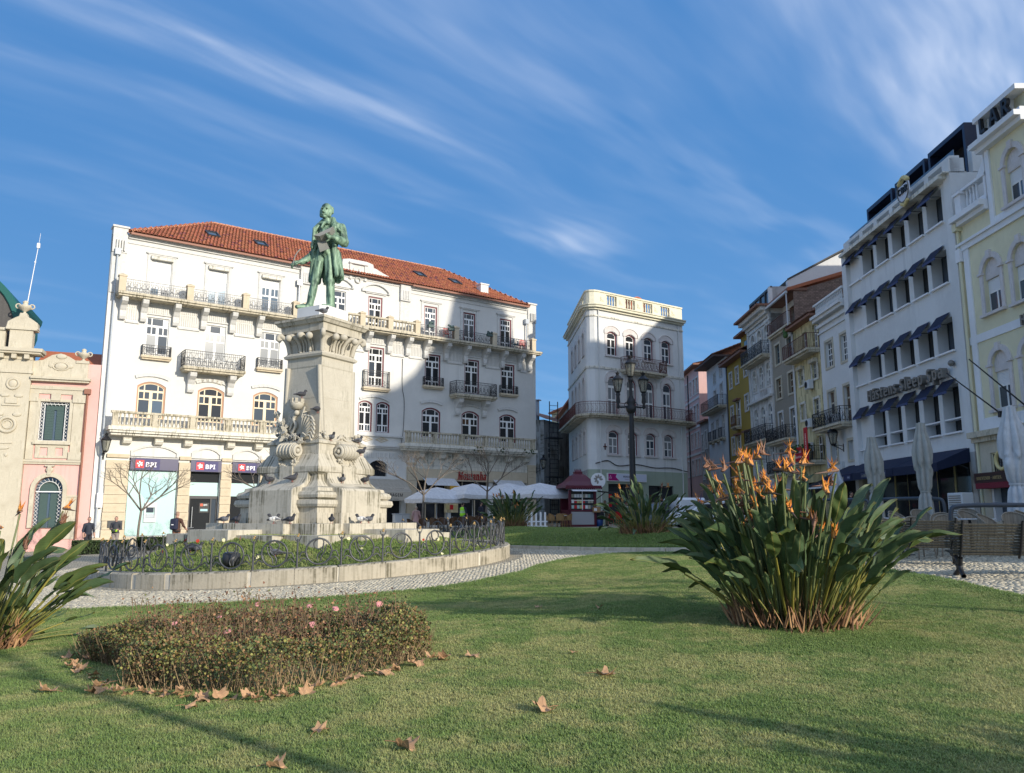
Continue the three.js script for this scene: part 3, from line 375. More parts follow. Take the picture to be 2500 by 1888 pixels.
  obj('cornice', [...moulding(12.6, 20.6, 6.42, [[0, 0.1, 0.1], [0.1, 0.22, 0.2], [0.22, 0.32, 0.3]]), bx(16.9, 20.5, 7.38, 7.5, 0, 0.14), bx(12.9, 15.9, 7.38, 7.5, 0, 0.14), ...range(17.3, 20.4, 0.36).map((x) => bx(x, x + 0.2, 5.85, 6.2, 0, 0.05))], M.trim, b);
  for (const x of [17.55, 18.8, 13.6, 14.85]) obj('diamond_panel', [ext(poly([[-0.55, 0], [0, -0.2], [0.55, 0], [0, 0.2]], [[[-0.38, 0], [0, 0.13], [0.38, 0], [0, -0.13]]]), 0, 0.05), ext(poly([[-0.2, 0], [0, -0.07], [0.2, 0], [0, 0.07]]), 0, 0.04)].map((g) => tr(g, x, 7.16, 0)), M.beige, b);
  // rainwater pipes
  for (const x of [0.32, 12.02, 31.9]) obj('drainpipe', [rod([x, 17.7, 0.2], [x, x > 30 ? 15.3 : 1.0, 0.2], 0.055, 0.055, 8), cb(0.34, 0.4, 0.28, x, 17.9, 0.2)], x < 1 || x > 30 ? M.zinc : M.steel, b);
  obj('cable', tube([[20.35, 13.4, 0.05], [20.4, 11, 0.06], [20.55, 10.4, 0.05], [20.5, 7.6, 0.06], [20.35, 6.9, 0.08]], 0.02, 4, 24), M.iron, b);
  // roof
  const ey = 19.26, ry = 23.2, E0 = [0.9, ey, 0.42], E1 = [32.1, ey, 0.42], R0 = [7.5, ry, -6], R1 = [27, ry, -6], B0 = [3.6, ey, -12.4], B1 = [32.1, ey, -12.4], R = grp('roof', b);
  obj('deck', [quad([E0, E1, R1, R0]), quad([E1, B1, R1]), quad([B0, E0, R0]), quad([B1, B0, R0, R1]), bx(0.9, 32.1, ey - 0.08, ey - 0.02, -0.3, 0.4)], M.tileOld, R); R.children[0].material = Object.assign(M.tileOld.clone(), { side: THREE.DoubleSide });
  tilesOn(R, [E0, E1, R1, R0]); tilesOn(R, [E1, B1, R1, R1]); tilesOn(R, [B0, E0, R0, R0]);
  const ridge = (p, q) => { const L = new V3(...p).distanceTo(new V3(...q)), n = Math.round(L / 0.42); return range(0, n - 1, 1).map((i) => rod(p.map((v, k) => mix(v, q[k], i / n)), p.map((v, k) => mix(v, q[k], (i + 1.08) / n)), 0.15, 0.125, 7)); };
  obj('ridge_tiles', [ridge(R0, R1), ridge(E0, R0), ridge(E1, R1)], M.ridge, R).userData.kind = 'stuff';
  for (const [p, q] of [[0.95, 12.1], [20.9, 32.05]]) obj('gutter', bx(p, q, ey - 0.16, ey - 0.04, 0.36, 0.5), M.brownPipe, R);
  for (const [x, t] of [[6.55, 0.44], [9.95, 0.44], [23.05, 0.46], [26.3, 0.43]]) { const s = grp('skylight', b, x, mix(ey, ry, t), mix(0.42, -6, t)); s.rotation.x = -Math.atan2(6.42, ry - ey) + 0; obj('frame', ext(poly(rc(-0.42, 0.42, -0.6, 0.6), [rc(-0.32, 0.32, -0.48, 0.48)]), 0.02, 0.2), M.frameD, s); obj('pane', bx(-0.33, 0.33, -0.49, 0.49, 0.1, 0.13), M.glassSky, s); }
  obj('chimney', [bx(27.9, 28.65, 19.2, 20.75, -1.4, -0.75), bx(27.84, 28.71, 20.75, 20.85, -1.46, -0.69)], M.whiteCool, b);
  // shop fronts: bank
  const pil = (x0, x1, y0, y1) => { const g = grp('pilaster', b); let i = 0; for (let y = y0; y < y1 - 0.1; y += 0.52) obj('stone', tr(rbox(x1 - x0 - (i & 1 ? 0.04 : 0), min(0.505, y1 - y), 0.3, 0.012), (x0 + x1) / 2, y + 0.255, 0.0 + 0.01 * (i++ & 1)), M.beige, g); };
  pil(0.62, 1.9, 0.3, 5.2); pil(4.78, 5.52, 0.3, 5.2); pil(7.38, 8.08, 0.3, 5.2); pil(9.92, 12.1, 0.3, 5.2); pil(20.9, 21.7, 0.6, 5.4); pil(32.05, 32.9, 0.6, 5.8);
  obj('plinth', [bx(0.02, 12.4, -0.5, 0.36, 0, 0.2), bx(12.4, 33, -0.4, 0.8, 0, 0.12)], M.beige, b);
  for (const [a, c] of [[1.95, 4.72], [5.5, 7.38], [8.1, 9.95]]) obj('arch_mould', [ext(poly(archPts(c - a, 0.75, 0.4), [archPts(c - a - 0.24, 0.62, 0.36)]), 0, 0.1)].map((g) => tr(g, (a + c) / 2, 5.25, 0)), M.trim, b);
  const bpi = (x0, x1, y0, y1, off) => { const s = grp('bank_sign', b); obj('board', bx(x0, x1, y0, y1, 0.02, 0.2), M.navy, s); const h = y1 - y0 - 0.06; print(s, 'lettering', h * 2.2, h, 256, (x, w, hh) => { fill(x, '#1d1a5e', 0, 0, w, hh); fill(x, '#d8202c', w * 0.04, hh * 0.13, hh * 0.74, hh * 0.74); x.strokeStyle = '#fff'; x.lineWidth = hh * 0.13; x.beginPath(); for (const a of [0.5, 1.9, 3.4, 4.6, 5.7]) { x.moveTo(w * 0.04 + hh * 0.37, hh * 0.5); x.lineTo(w * 0.04 + hh * (0.37 + 0.25 * cos(a)), hh * (0.5 + 0.25 * sin(a))); } x.stroke(); write(x, 'BPI', w * 0.42, hh * 0.54, `bold ${hh * 0.62}px sans-serif`, '#f4f2f4'); }, [x0 + off, (y0 + y1) / 2, 0.204]); };
  bpi(1.96, 4.72, 4.42, 5.14, 0.95); bpi(5.48, 7.38, 4.42, 5.12, 0.98); bpi(8.08, 9.9, 4.44, 5.1, 0.98);
  obj('shop_panel', [bx(1.95, 4.72, 0.45, 4.4, -0.14, -0.06)], M.teal, b);
  const art = grp('panel_print', b); for (const [px, py, s, q] of [[3.1, 3.3, 0.75, 0.4], [3.95, 3.35, 0.7, -0.3], [3.3, 2.5, 0.4, 1.2]]) { const g = ext(poly([[0, -1], [0.55, -0.6], [0.75, 0.1], [0.5, 0.75], [0, 1], [-0.45, 0.7], [-0.7, 0.05], [-0.5, -0.65]].map(([a, c]) => [px + s * (a * cos(q) - c * sin(q)), py + s * (a * sin(q) + c * cos(q))])), -0.058, -0.052); obj('petal', g, mat('blue_print', [0.33, 0.54, 0.55], { rough: 0.3 }), art); }
  const atm = grp('cash_machine', b); obj('housing', [ext(poly(rc(2.95, 3.65, 1.25, 2.45), [rc(3.06, 3.56, 1.5, 2.15)]), -0.06, 0.03)], M.paleMetal, atm); obj('screen', bx(3.06, 3.5, 1.85, 2.13, -0.05, -0.02), M.glass2, atm); obj('keypad', bx(3.08, 3.54, 1.52, 1.75, -0.05, 0.0), M.zinc, atm);
  const door = grp('glass_door', b); obj('frame', [ext(poly(rc(5.55, 7.34, 0.35, 2.9), [rc(5.66, 6.9, 0.42, 2.72), rc(6.98, 7.26, 0.42, 2.72)]), -0.3, -0.2)], M.frameD, door); obj('pane', bx(5.66, 6.9, 0.42, 2.72, -0.27, -0.25), M.glass, door); obj('pane', bx(6.98, 7.26, 0.42, 2.72, -0.27, -0.25), M.glass2, door); obj('handle', rod([5.8, 0.9, -0.14], [5.8, 2.2, -0.14], 0.03), M.steel, door);
  print(door, 'lettering', 0.6, 0.62, 128, (x, w, h) => { fill(x, '#07090a', 0, 0, w, h); fill(x, '#d5502c', w * 0.1, h * 0.08, w * 0.26, h * 0.26); write(x, 'BPI', w * 0.42, h * 0.22, `bold ${h * 0.24}px sans-serif`, '#ddd'); fill(x, '#9fc9d2', w * 0.12, h * 0.62, w * 0.75, h * 0.22); }, [6.55, 2.15, -0.244]);
  obj('fanlight', bx(5.55, 7.34, 3.75, 4.4, -0.28, -0.22), M.glass, b); obj('shop_panel', bx(5.55, 7.34, 2.9, 3.75, -0.26, -0.2), M.teal, b); obj('shop_panel', bx(8.1, 9.9, 2.9, 3.75, -0.26, -0.2), M.teal, b); obj('fanlight', bx(8.1, 9.9, 3.75, 4.4, -0.28, -0.22), M.glass, b); obj('pane', bx(8.1, 9.9, 0.4, 2.9, -0.28, -0.22), M.glass, b);
  obj('letter_box', [cb(0.32, 0.85, 0.22, 0.42, 2.55, 0.2)], M.whiteP, b); obj('notice_board', cb(0.8, 0.42, 0.06, 1.35, 1.15, 0.2), M.frameD, b);
  // jeweller and café
  for (const [x0, x1, y0, y1] of shop.slice(3)) { const s = grp('shop_window', b); obj('pane', bx(x0, x1, y0, y1, -0.4, -0.34), M.glass, s); obj('frame', range(0, 3, 1).map((i) => bx(mix(x0, x1 - 0.07, i / 3), mix(x0, x1 - 0.07, i / 3) + 0.07, y0, y1, -0.34, -0.26)), x0 > 21 ? M.beige : M.frameD, s); }
  const menu = grp('menu_board', b); obj('board', bx(24.2, 25.4, 1.9, 3.9, 0.0, 0.06), M.creamWall, menu); for (let i = 0; i < 9; i++) obj('poster', cb(0.3, 0.36, 0.02, 24.45 + (i % 3) * 0.36, 2.3 + Math.floor(i / 3) * 0.55, 0.075), pick([M.redS, M.board, M.glassBrown, M.gold]), menu);
  const aw = grp('awning', b); obj('canvas', [quad([[17.75, 4.3, 0.05], [17.75, 3.35, 1.25], [20.75, 3.35, 1.25], [20.75, 4.3, 0.05]]), bx(17.75, 20.75, 2.72, 3.35, 1.22, 1.26), quad([[20.75, 4.3, 0.05], [20.75, 3.35, 1.25], [20.75, 2.72, 1.25], [20.75, 3.4, 0.05]])], Object.assign(M.beigeCanvas.clone(), { side: THREE.DoubleSide }), aw);
  print(aw, 'lettering', 2.9, 0.6, 512, (x, w, h) => { fill(x, '#b9b1a2', 0, 0, w, h); write(x, 'CORAGEM', w * 0.5, h * 0.36, `bold ${h * 0.52}px sans-serif`, '#1c1a1a', 'center'); write(x, 'JOIAS · PRATAS', w * 0.5, h * 0.85, `${h * 0.2}px sans-serif`, '#333', 'center'); }, [19.25, 3.035, 1.264]);
  print(aw, 'lettering', 2.7, 0.26, 512, (x, w, h) => { fill(x, '#b9b1a2', 0, 0, w, h); write(x, 'RELOJOARIA - OURIVESARIA', w * 0.5, h * 0.5, `${h * 0.62}px sans-serif`, '#4a4642', 'center'); }, [19.25, 3.62, 0.945], 0, 0.9, -Math.atan2(1.2, 0.95));
  const ms = grp('cafe_sign', b); obj('fascia', bx(21.7, 32.0, 4.3, 5.15, 0, 0.12), M.beige, ms); const tg = text('Montanha', 0.62, 0.06, fontS); tg.applyMatrix4(new THREE.Matrix4().set(1, 0.22, 0, 0, 0, 1, 0, 0, 0, 0, 1, 0, 0, 0, 0, 1)); tg.scale(2.75 / (tg.boundingBox.max.x + 0.14), 1, 1); obj('lettering', tr(tg, 25.25, 4.42, 0.13), mat('sign_red', [0.33, 0.025, 0.02], { rough: 0.5 }), ms);
  const ca = grp('cafe_awning', b); obj('canvas', [quad([[22.2, 4.5, 0.1], [22.2, 3.9, 1.0], [25, 3.9, 1.0], [25, 4.5, 0.1]]), quad([[28.6, 4.5, 0.1], [28.6, 3.9, 1.0], [31.4, 3.9, 1.0], [31.4, 4.5, 0.1]])], Object.assign(M.whiteCanvas.clone(), { side: THREE.DoubleSide }), ca); obj('valance', [bx(24.1, 25, 3.6, 3.9, 0.98, 1.0), bx(29.6, 30.5, 3.6, 3.9, 0.98, 1.0)], mat('amber_valance', [0.62, 0.33, 0.03]), ca);
  for (let i = 0; i < 5; i++) obj('stone_course', bx(21.72, 32.04, 5.17 + i * 0.25, 5.4 + i * 0.25, 0, 0.06 + 0.02 * (i & 1)), M.grimeWhite, b);
  obj('plant', range(0, 60, 1).map(() => tr(new THREE.IcosahedronGeometry(rr(0.05, 0.1), 0), pick([rr(26, 27), rr(28.4, 29), rr(31, 32.2)]), 6.85 + rr(-0.2, 0.12), rr(0.95, 1.15))), mat('balcony_weeds', [0.04, 0.075, 0.02]), b);
  obj('planter', [22.2, 24.0, 27.6].map((x) => [cb(0.5, 0.2, 0.2, x, 16.0, 1.05), ...range(0, 8, 1).map(() => tr(new THREE.IcosahedronGeometry(rr(0.06, 0.12), 0), x + rr(-0.22, 0.22), 16.15 + rr(0, 0.15), 1.05))]), M.frameG, b);
  for (const [x, m, l] of [[23.9, M.redPlastic, 'red folding chair on the top balcony, between two windows'], [31.3, M.redPlastic, 'red folding chair at the end of the top balcony'], [30.6, M.flowerBlue, 'blue folding chair at the end of the top balcony beside a red one']]) { const p = b.localToWorld(new V3(x, 15.26, 0.5)); const c = thing('folding_chair', l, 'chair', p.toArray(), rad(35.3) + (m === M.flowerBlue ? 0.6 : -0.2)); obj('seat', tr(rbox(0.45, 0.04, 0.42, 0.01), 0, 0.45, 0), m, c); obj('backrest', range(0, 3, 1).map((i) => cb(0.45, 0.08, 0.03, 0, 0.58 + i * 0.11, -0.2)), m, c); for (const [a, e] of [[-1, -1], [1, -1], [-1, 1], [1, 1]]) obj('leg', rod([a * 0.2, 0, e * 0.22], [a * 0.2, e < 0 ? 0.95 : 0.45, -e * 0.18], 0.014), m, c); }
}
// ---------- corner building across the square ----------
function offsetPath(P, o) { return P.map((p, i) => { const a = P[max(0, i - 1)], b = P[min(P.length - 1, i + 1)], dx = b[0] - a[0], dz = b[1] - a[1], L = hypot(dx, dz); return [p[0] - (dz / L) * o, p[1] + (dx / L) * o]; }); }
function band(P, y0, y1, out, inn = -0.3) { const s = poly([...offsetPath(P, out), ...offsetPath(P, inn).reverse()].map(([x, z]) => [x, -z])); const g = new THREE.ExtrudeGeometry(s, { depth: y1 - y0, bevelEnabled: false }); g.rotateX(-PI / 2); return boxUV(tr(g, 0, y0, 0)); }
{
  const b = thing('corner_building', 'white corner building with arched windows, rounded corner and pale green ground floor', 'building', [6.83, 0, -63], rad(35));
  const sd = [cos(rad(58)), -sin(rad(58))], S0 = [-0.565, -0.76], P = [[S0[0] + sd[0] * 11.5, S0[1] + sd[1] * 11.5], S0, [-0.6, -0.56], [-0.5, -0.3], [-0.2, -0.07], [0.25, 0], [9.9, 0]], dark = [M.glass, M.glass2], curt = [M.glassCurt, M.glass2, M.glassCurt];
  const PS = mat('lichened_white_stone', [0.74, 0.70, 0.54], { map: 'plaster' }), cols = [1.58, 3.63, 5.7, 7.78], rows = [[14.5, 1.08, 1.98, 0.24, 'D', dark], [9.66, 1.08, 3.1, 0.54, 'C', curt], [6.5, 1.1, 1.88, 0.24, 'D', curt]];
  const holes = [], sh = []; for (const [y, w, h, r] of rows) { for (const x of cols) holes.push(hole(x, y, w, h, r)); for (let i = 0; i < 4; i++) sh.push(hole(-(1.3 + i * 2.35), y, w, h, r)); }
  holes.push(rc(0.9, 4.4, 0.9, 4.15), rc(5.3, 8.2, 0.9, 4.1)); sh.push(rc(-3.2, -1.2, 0.9, 4.0), rc(-7.6, -5.4, 0.9, 4.0));
  wall(b, rc(0.25, 9.9, 5.25, 18.4), holes.slice(0, 12), M.whiteCool, 0.4); wall(b, rc(0.25, 9.9, 0.3, 5.25), holes.slice(12), M.sage, 0.4);
  const side = grp('side_wall', b, S0[0], 0, S0[1], rad(58) + PI); // its x runs from far to near
  obj('wall', ext(poly(rc(-11.5, 0, 5.25, 18.4), sh.slice(0, 12)), -0.4, 0), M.white, side); obj('wall', ext(poly(rc(-11.5, 0, 0.3, 5.25), sh.slice(12)), -0.4, 0), M.greyWall, side);
  side.rotation.y = rad(58) - PI;
  obj('corner', [band(P.slice(1, 6), 5.25, 18.4, 0, -0.35)], M.whiteCool, b); obj('corner', [band(P.slice(1, 6), 0.3, 5.25, 0, -0.35)], M.sage, b);
  const core = [[9.5, -0.42], [0.5, -0.42], [0.05, -0.75], [sd[0] * 11 + 0.05, sd[1] * 11 - 0.6], [9.6, -10.5]].map(([x, z]) => [x, -z]); const cg = new THREE.ExtrudeGeometry(poly(core), { depth: 18, bevelEnabled: false }).rotateX(-PI / 2); obj('core', tr(cg, 0, 0.4, 0), M.white, b); obj('wall', bx(9.5, 9.9, 0.3, 18.4, -11, -0.4), M.white, b);
  for (const [y, w, h, r, spec, gl] of rows) {
    for (const x of cols) { win(b, x, y, { w, h, rise: r, spec, frame: M.frameR, band: 0.08 }, -0.2, gl); obj('surround', [ext(poly(archPts(w + 0.46, h + 0.42, r + 0.12), [archPts(w + 0.02, h + 0.03, r).map(([a, c]) => [a, c + 0.001])]), 0, 0.05), ext(poly(archPts(w + 0.62, 0.5 + r, r + 0.2), [archPts(w + 0.5, 0.42 + r, r + 0.17)]).clone(), 0, 0.09).translate(0, h - r + 0.02, 0)].map((g) => tr(g, x, y, 0)), M.lilac, b); if (y !== 9.66) obj('sill', cb(w + 0.5, 0.12, 0.16, x, y - 0.07, 0.06), M.lilac, b); }
    for (let i = 0; i < 4; i++) { win(side, -(1.3 + i * 2.35), y, { w, h, rise: r, spec, frame: M.frameR, band: 0.08 }, -0.2, gl); obj('surround', tr(ext(poly(archPts(w + 0.4, h + 0.36, r + 0.1), [archPts(w + 0.02, h + 0.03, r)]), 0, 0.06), -(1.3 + i * 2.35), y, 0), M.lilac, side); }
  }
  obj('string_course', [band(P, 13.3, 13.48, 0.08), band(P, 17.55, 17.68, 0.08)], M.grimeWhite, b);
  obj('cornice', [band(P, 18.1, 18.25, 0.2), band(P, 18.25, 18.42, 0.42), band(P, 18.42, 18.5, 0.5)], PS, b);
  const bay = [1.64, 3.7, 5.73, 7.8]; obj('parapet', ext(poly(rc(0.25, 9.9, 18.5, 19.62), bay.map((x) => rc(x - 0.57, x + 0.57, 18.66, 19.5))), -0.28, 0), PS, b); obj('parapet', [band(P.slice(1, 6), 18.5, 19.62, 0, -0.28)], PS, b); obj('parapet', tr(ext(poly(rc(-11.5, 0, 18.5, 19.62), [0, 1, 2, 3].map((i) => rc(-(1.9 + i * 2.4), -(0.8 + i * 2.4), 18.66, 19.5))), -0.28, 0), 0, 0, 0), PS, side);
  obj('coping', [band(P, 19.62, 19.74, 0.08, -0.36)], PS, b); const gb = balGeo(0.84); for (const x of bay) for (let i = 0; i < 4; i++) obj('baluster', gb, PS, b).position.set(x - 0.42 + i * 0.28, 18.66, -0.14); for (let k = 0; k < 4; k++) for (let i = 0; i < 4; i++) obj('baluster', gb, PS, side).position.set(-(0.95 + k * 2.4 + i * 0.27), 18.66, -0.14);
  for (const x of [...bay.map((x) => x + 1.02), 0.6]) obj('relief', [bx(x - 0.18, x + 0.18, 18.9, 19.3, 0, 0.04), bx(x - 0.1, x + 0.1, 18.98, 19.22, 0.03, 0.07)], PS, b);
  // balconies
  const B2 = grp('balcony', b), Q = [P[0], ...P.slice(1, 6), [9.9, 0]]; obj('slab', [band(Q, 9.4, 9.56, 0.95), band(Q, 9.28, 9.4, 0.75)], M.grime, B2);
  const rp = offsetPath(Q, 0.88), pts = []; for (let i = 0; i < rp.length - 1; i++) { const L = hypot(rp[i + 1][0] - rp[i][0], rp[i + 1][1] - rp[i][1]), n = max(1, Math.round(L / 0.15)); for (let k = 0; k < n; k++) pts.push([mix(rp[i][0], rp[i + 1][0], k / n), mix(rp[i][1], rp[i + 1][1], k / n), k]); } pts.push([...rp.at(-1), 0]); const end = [9.9, 0.02]; for (let k = 1; k <= 5; k++) pts.push([9.9, mix(rp.at(-1)[1], 0.02, k / 5), k]);
  const rails = []; pts.forEach((p, i) => { rails.push(rod([p[0], 9.56, p[1]], [p[0], 10.5, p[1]], i % 8 ? 0.011 : 0.026, undefined, 4)); const n = pts[i + 1]; if (n) for (const [y, r] of [[10.5, 0.026], [10.32, 0.012], [9.68, 0.014]]) rails.push(rod([p[0], y, p[1]], [n[0], y, n[1]], r, r, 4)); if (n && i % 2 === 0) rails.push(rod([p[0], 9.7, p[1]], [n[0], 10.0, n[1]], 0.01, 0.01, 3), rod([p[0], 10.3, p[1]], [n[0], 10.0, n[1]], 0.01, 0.01, 3)); }); obj('railing', rails, M.rust, B2);
  const B3 = grp('balcony', b); obj('slab', [bx(2.45, 7.0, 13.22, 13.38, 0, 0.9), bx(2.6, 6.85, 13.08, 13.22, 0, 0.7)], M.grime, B3); railing(B3, 2.52, 6.94, 13.38, 1.08, 0.84, M.rust, 3);
  // dormer, shop, cables
  const dm = grp('dormer', b, 6.9, 18.6, -2.6); obj('wall', ext(poly(archPts(1.5, 2.1, 0.5), [archPts(0.8, 1.5, 0.05).map(([x, y]) => [x, y + 0.1])]), -1.6, 0.2), M.tile, dm); obj('pane', bx(-0.4, 0.4, 0.1, 1.6, -0.3, -0.25), M.glass, dm); obj('roof', ext(poly(archPts(1.7, 2.2, 0.56), [archPts(1.5, 2.1, 0.5)]), -1.7, 0.3), M.tile, dm);
  const R = grp('roof', b); obj('deck', [quad([[0.8, 18.6, -0.6], [9.4, 18.6, -0.6], [9, 19.7, -3.2], [3, 19.7, -3.2]])], Object.assign(M.tile.clone(), { side: THREE.DoubleSide }), R);
  const sg = grp('shop_sign', b); obj('board', bx(0.75, 4.95, 4.35, 4.98, 0, 0.14), M.whiteP, sg); print(sg, 'lettering', 4.1, 0.55, 512, (x, w, h) => { fill(x, '#c9cede', 0, 0, w, h); x.fillStyle = '#a3106e'; x.beginPath(); x.moveTo(0, 0); x.lineTo(w * 0.22, 0); x.lineTo(w * 0.19, h * 0.45); x.lineTo(w * 0.28, h); x.lineTo(0, h); x.fill(); x.strokeStyle = '#e8c6da'; x.lineWidth = 4; x.beginPath(); x.moveTo(w * 0.03, h * 0.65); x.lineTo(w * 0.055, h * 0.25); x.lineTo(w * 0.08, h * 0.65); x.closePath(); x.stroke(); write(x, 'PRINCESS', w * 0.38, h * 0.4, `bold ${h * 0.36}px sans-serif`, '#26222c'); write(x, 'Coimbra', w * 0.42, h * 0.76, `${h * 0.22}px sans-serif`, '#7a2460'); }, [2.85, 4.665, 0.144]);
  for (const [x0, x1, y1] of [[0.9, 4.4, 4.15], [5.3, 8.2, 4.1]]) { const s = grp('shop_window', b); obj('pane', bx(x0, x1, 0.9, y1, -0.36, -0.3), M.glass, s); obj('frame', [bx(x0, x0 + 0.08, 0.9, y1, -0.3, -0.15), bx(x1 - 0.08, x1, 0.9, y1, -0.3, -0.15), bx(x0, x1, y1 - 0.1, y1, -0.3, -0.15), bx((x0 + x1) / 2 - 0.04, (x0 + x1) / 2 + 0.04, 0.9, y1 - 0.1, -0.3, -0.15)], M.frameD, s); obj('goods', range(0, 8, 1).map((i) => cb(0.34, 0.28, 0.05, x0 + 0.4 + (i % 4) * 0.75, 1.8 + Math.floor(i / 4) * 0.7, -0.27)), i0(x0), s); }
  function i0(x) { return x < 3 ? M.redS : M.glassBrown; }
  obj('cable', [tube([[-0.4, 5.7, 0.02], [0.9, 5.95, 0.06], [1.8, 5.6, 0.06], [4, 5.75, 0.06], [6, 5.55, 0.06], [8, 5.6, 0.06], [9.9, 5.35, 0.06]], 0.035, 4, 40)], M.iron, b);
  obj('drainpipe', rod([0.12, 0.6, 0.07], [0.12, 18.3, 0.07], 0.045, 0.045, 6), M.whiteCool, b); obj('drainpipe', rod([9.3, 0.6, 0.06], [9.3, 18.2, 0.06], 0.05, 0.05, 6), M.whiteCool, b);
  obj('wall_anchor', [cb(0.08, 0.5, 0.06, 0.62, 7.05, 0.03), cb(0.34, 0.08, 0.06, 0.62, 7.05, 0.03)], M.rust, b);
}
// ---------- pink and cream building at the left edge, with its dome ----------
{
  const b = thing('ornate_building', 'pink and cream stone building with carved reliefs and urns at the left edge', 'building', [-24.98, 0, -48], rad(20));
  wall(b, rc(-3.6, 0, -0.5, 10.7), [rc(-3.04, -1.48, 5.98, 8.33), hole(-2.2, 0.95, 1.45, 2.95, 0.72)], M.pink, 0.35); obj('wall', [bx(-12, -0.02, -0.5, 10.6, -9, -0.36), bx(-12, -5.4, -0.5, 11.4, -0.36, -0.05)], M.cream, b);
  obj('pier', [bx(-5.5, -3.62, -0.5, 9.9, -0.3, 0.28), bx(-5.6, -3.55, -0.5, 1.2, -0.3, 0.36)], M.cream, b); obj('cornice', [...[[9.9, 10.05, 0.36], [10.05, 10.7, 0.3], [11.0, 11.12, 0.75], [11.12, 11.32, 0.85]].map(([y0, y1, z]) => bx(-5.5 - (z - 0.28), -3.62 + (z - 0.28), y0, y1, -0.3, z)), bx(-5.52, -3.6, 10.7, 11.0, -0.3, 0.34), ...[-5.3, -4.65, -4.0].map((x) => bx(x, x + 0.25, 10.72, 11.0, 0.3, 0.66))], M.cream, b);
  obj('attic', [bx(-4.95, -3.75, 11.32, 12.5, -0.4, 0.2), bx(-5.15, -3.55, 12.5, 12.62, -0.5, 0.3), ext(poly([[-5.15, 12.62], [-3.55, 12.62], [-3.6, 12.95], [-3.95, 13.2], [-4.15, 13.3], [-4.2, 13.5], [-4.5, 13.5], [-4.55, 13.3], [-4.75, 13.2], [-5.1, 12.95]]), -0.4, 0.2, 0.03), bx(-12, -5.2, 11.4, 12.45, -0.36, 0.0), bx(-12, -5.2, 12.45, 12.6, -0.4, 0.12)], M.cream, b);
  const urn = (x, y, z, s) => { const u = grp('urn', b, x, y, z); u.scale.setScalar(s); obj('bowl', lathe([[0.0, 0], [0.2, 0], [0.2, 0.06], [0.09, 0.12], [0.09, 0.2], [0.34, 0.38], [0.44, 0.55], [0.4, 0.62], [0.2, 0.68], [0.14, 0.82], [0.2, 0.88], [0.1, 0.98], [0, 1.02]], 14), M.cream, u); for (const k of [-1, 1]) obj('handle', tr(new THREE.TorusGeometry(0.16, 0.05, 6, 10), k * 0.42, 0.58, 0), M.cream, u); };
  urn(-4.35, 13.5, -0.1, 0.85); urn(-1.0, 10.85, 0.0, 0.78);
  obj('cornice', [bx(-3.62, -0.62, 9.05, 9.25, 0, 0.14), bx(-3.62, -0.55, 9.5, 9.62, 0, 0.34), bx(-3.62, -0.48, 9.62, 9.76, 0, 0.46), bx(-3.62, -0.66, 8.78, 9.05, 0, 0.08)], M.cream, b);
  obj('pediment', [ext(poly([[-3.6, 9.76], [-0.7, 9.76], [-0.7, 10.72], [-1.3, 10.78], [-1.75, 11.05], [-2.2, 11.22], [-2.65, 11.1], [-3.1, 10.78], [-3.6, 10.68]]), -0.2, 0.12, 0.02), bx(-1.35, -0.66, 10.7, 10.86, -0.25, 0.18)], M.cream, b);
  const rel = (x, y, z, parts, n = 'relief') => obj(n, parts.map((g) => tr(g, x, y, z)), M.cream, b); const blob = (x, y, r, sx = 1) => tr(new THREE.SphereGeometry(r, 8, 6).scale(sx, 1, 0.4), x, y, 0);
  rel(-2.15, 10.45, 0.13, [blob(0, 0, 0.22, 1.6), blob(-0.5, 0.02, 0.12, 1.4), blob(0.5, 0.02, 0.12, 1.4), tr(new THREE.TorusGeometry(0.3, 0.05, 5, 14).scale(1.4, 0.8, 1), 0, 0, 0), blob(0, 0.6, 0.16, 1.9)]);
  rel(-4.5, 9.0, 0.3, [tr(new THREE.TorusGeometry(0.3, 0.08, 6, 16), 0, 0.25, 0), blob(0, 0.25, 0.24), blob(0, 0.1, 0.13, 1.3), blob(-0.35, -0.45, 0.1, 2.4), blob(0.35, -0.45, 0.1, 2.4), cb(0.6, 0.3, 0.1, 0, -0.75, 0), cb(0.9, 0.08, 0.1, 0, -1.0, 0)], 'lion_relief');
  rel(-4.6, 6.85, 0.3, [tr(new THREE.TorusGeometry(0.42, 0.1, 6, 18), 0, 0, 0), tr(new THREE.TorusGeometry(0.24, 0.05, 6, 14), 0.02, 0.02, 0), blob(-0.45, 0.6, 0.12, 2), blob(0.45, 0.6, 0.12, 2)], 'wreath_relief'); rel(-4.75, 5.5, 0.29, [cb(1.0, 0.08, 0.08, 0, 0.3, 0), blob(0, 0, 0.1, 4), blob(-0.25, -0.4, 0.1), blob(0.25, -0.4, 0.1), cb(0.07, 0.6, 0.06, -0.5, 0.5, 0)], 'ribbon_relief');
  obj('pilaster', [bx(-3.58, -3.2, 4.9, 8.75, 0, 0.1), bx(-1.3, -0.74, 4.9, 8.3, 0, 0.1), bx(-1.36, -0.68, 8.3, 8.78, 0, 0.2), bx(-3.62, -3.15, 8.3, 8.78, 0, 0.16), bx(-1.36, -0.68, 4.9, 5.35, 0, 0.16), bx(-2.5, -2.0, 8.38, 8.8, 0, 0.18)], M.cream, b);
  obj('window_surround', [ext(poly(rc(-3.2, -1.32, 5.85, 8.48), [rc(-3.03, -1.49, 6.0, 8.32)]), 0, 0.12), bx(-3.25, -1.28, 5.78, 5.92, 0, 0.22), ext(poly(rc(-3.1, -1.4, 4.98, 5.8), [rc(-2.85, -2.45, 5.12, 5.6), rc(-2.05, -1.65, 5.12, 5.6)]), 0, 0.08)], M.cream, b);
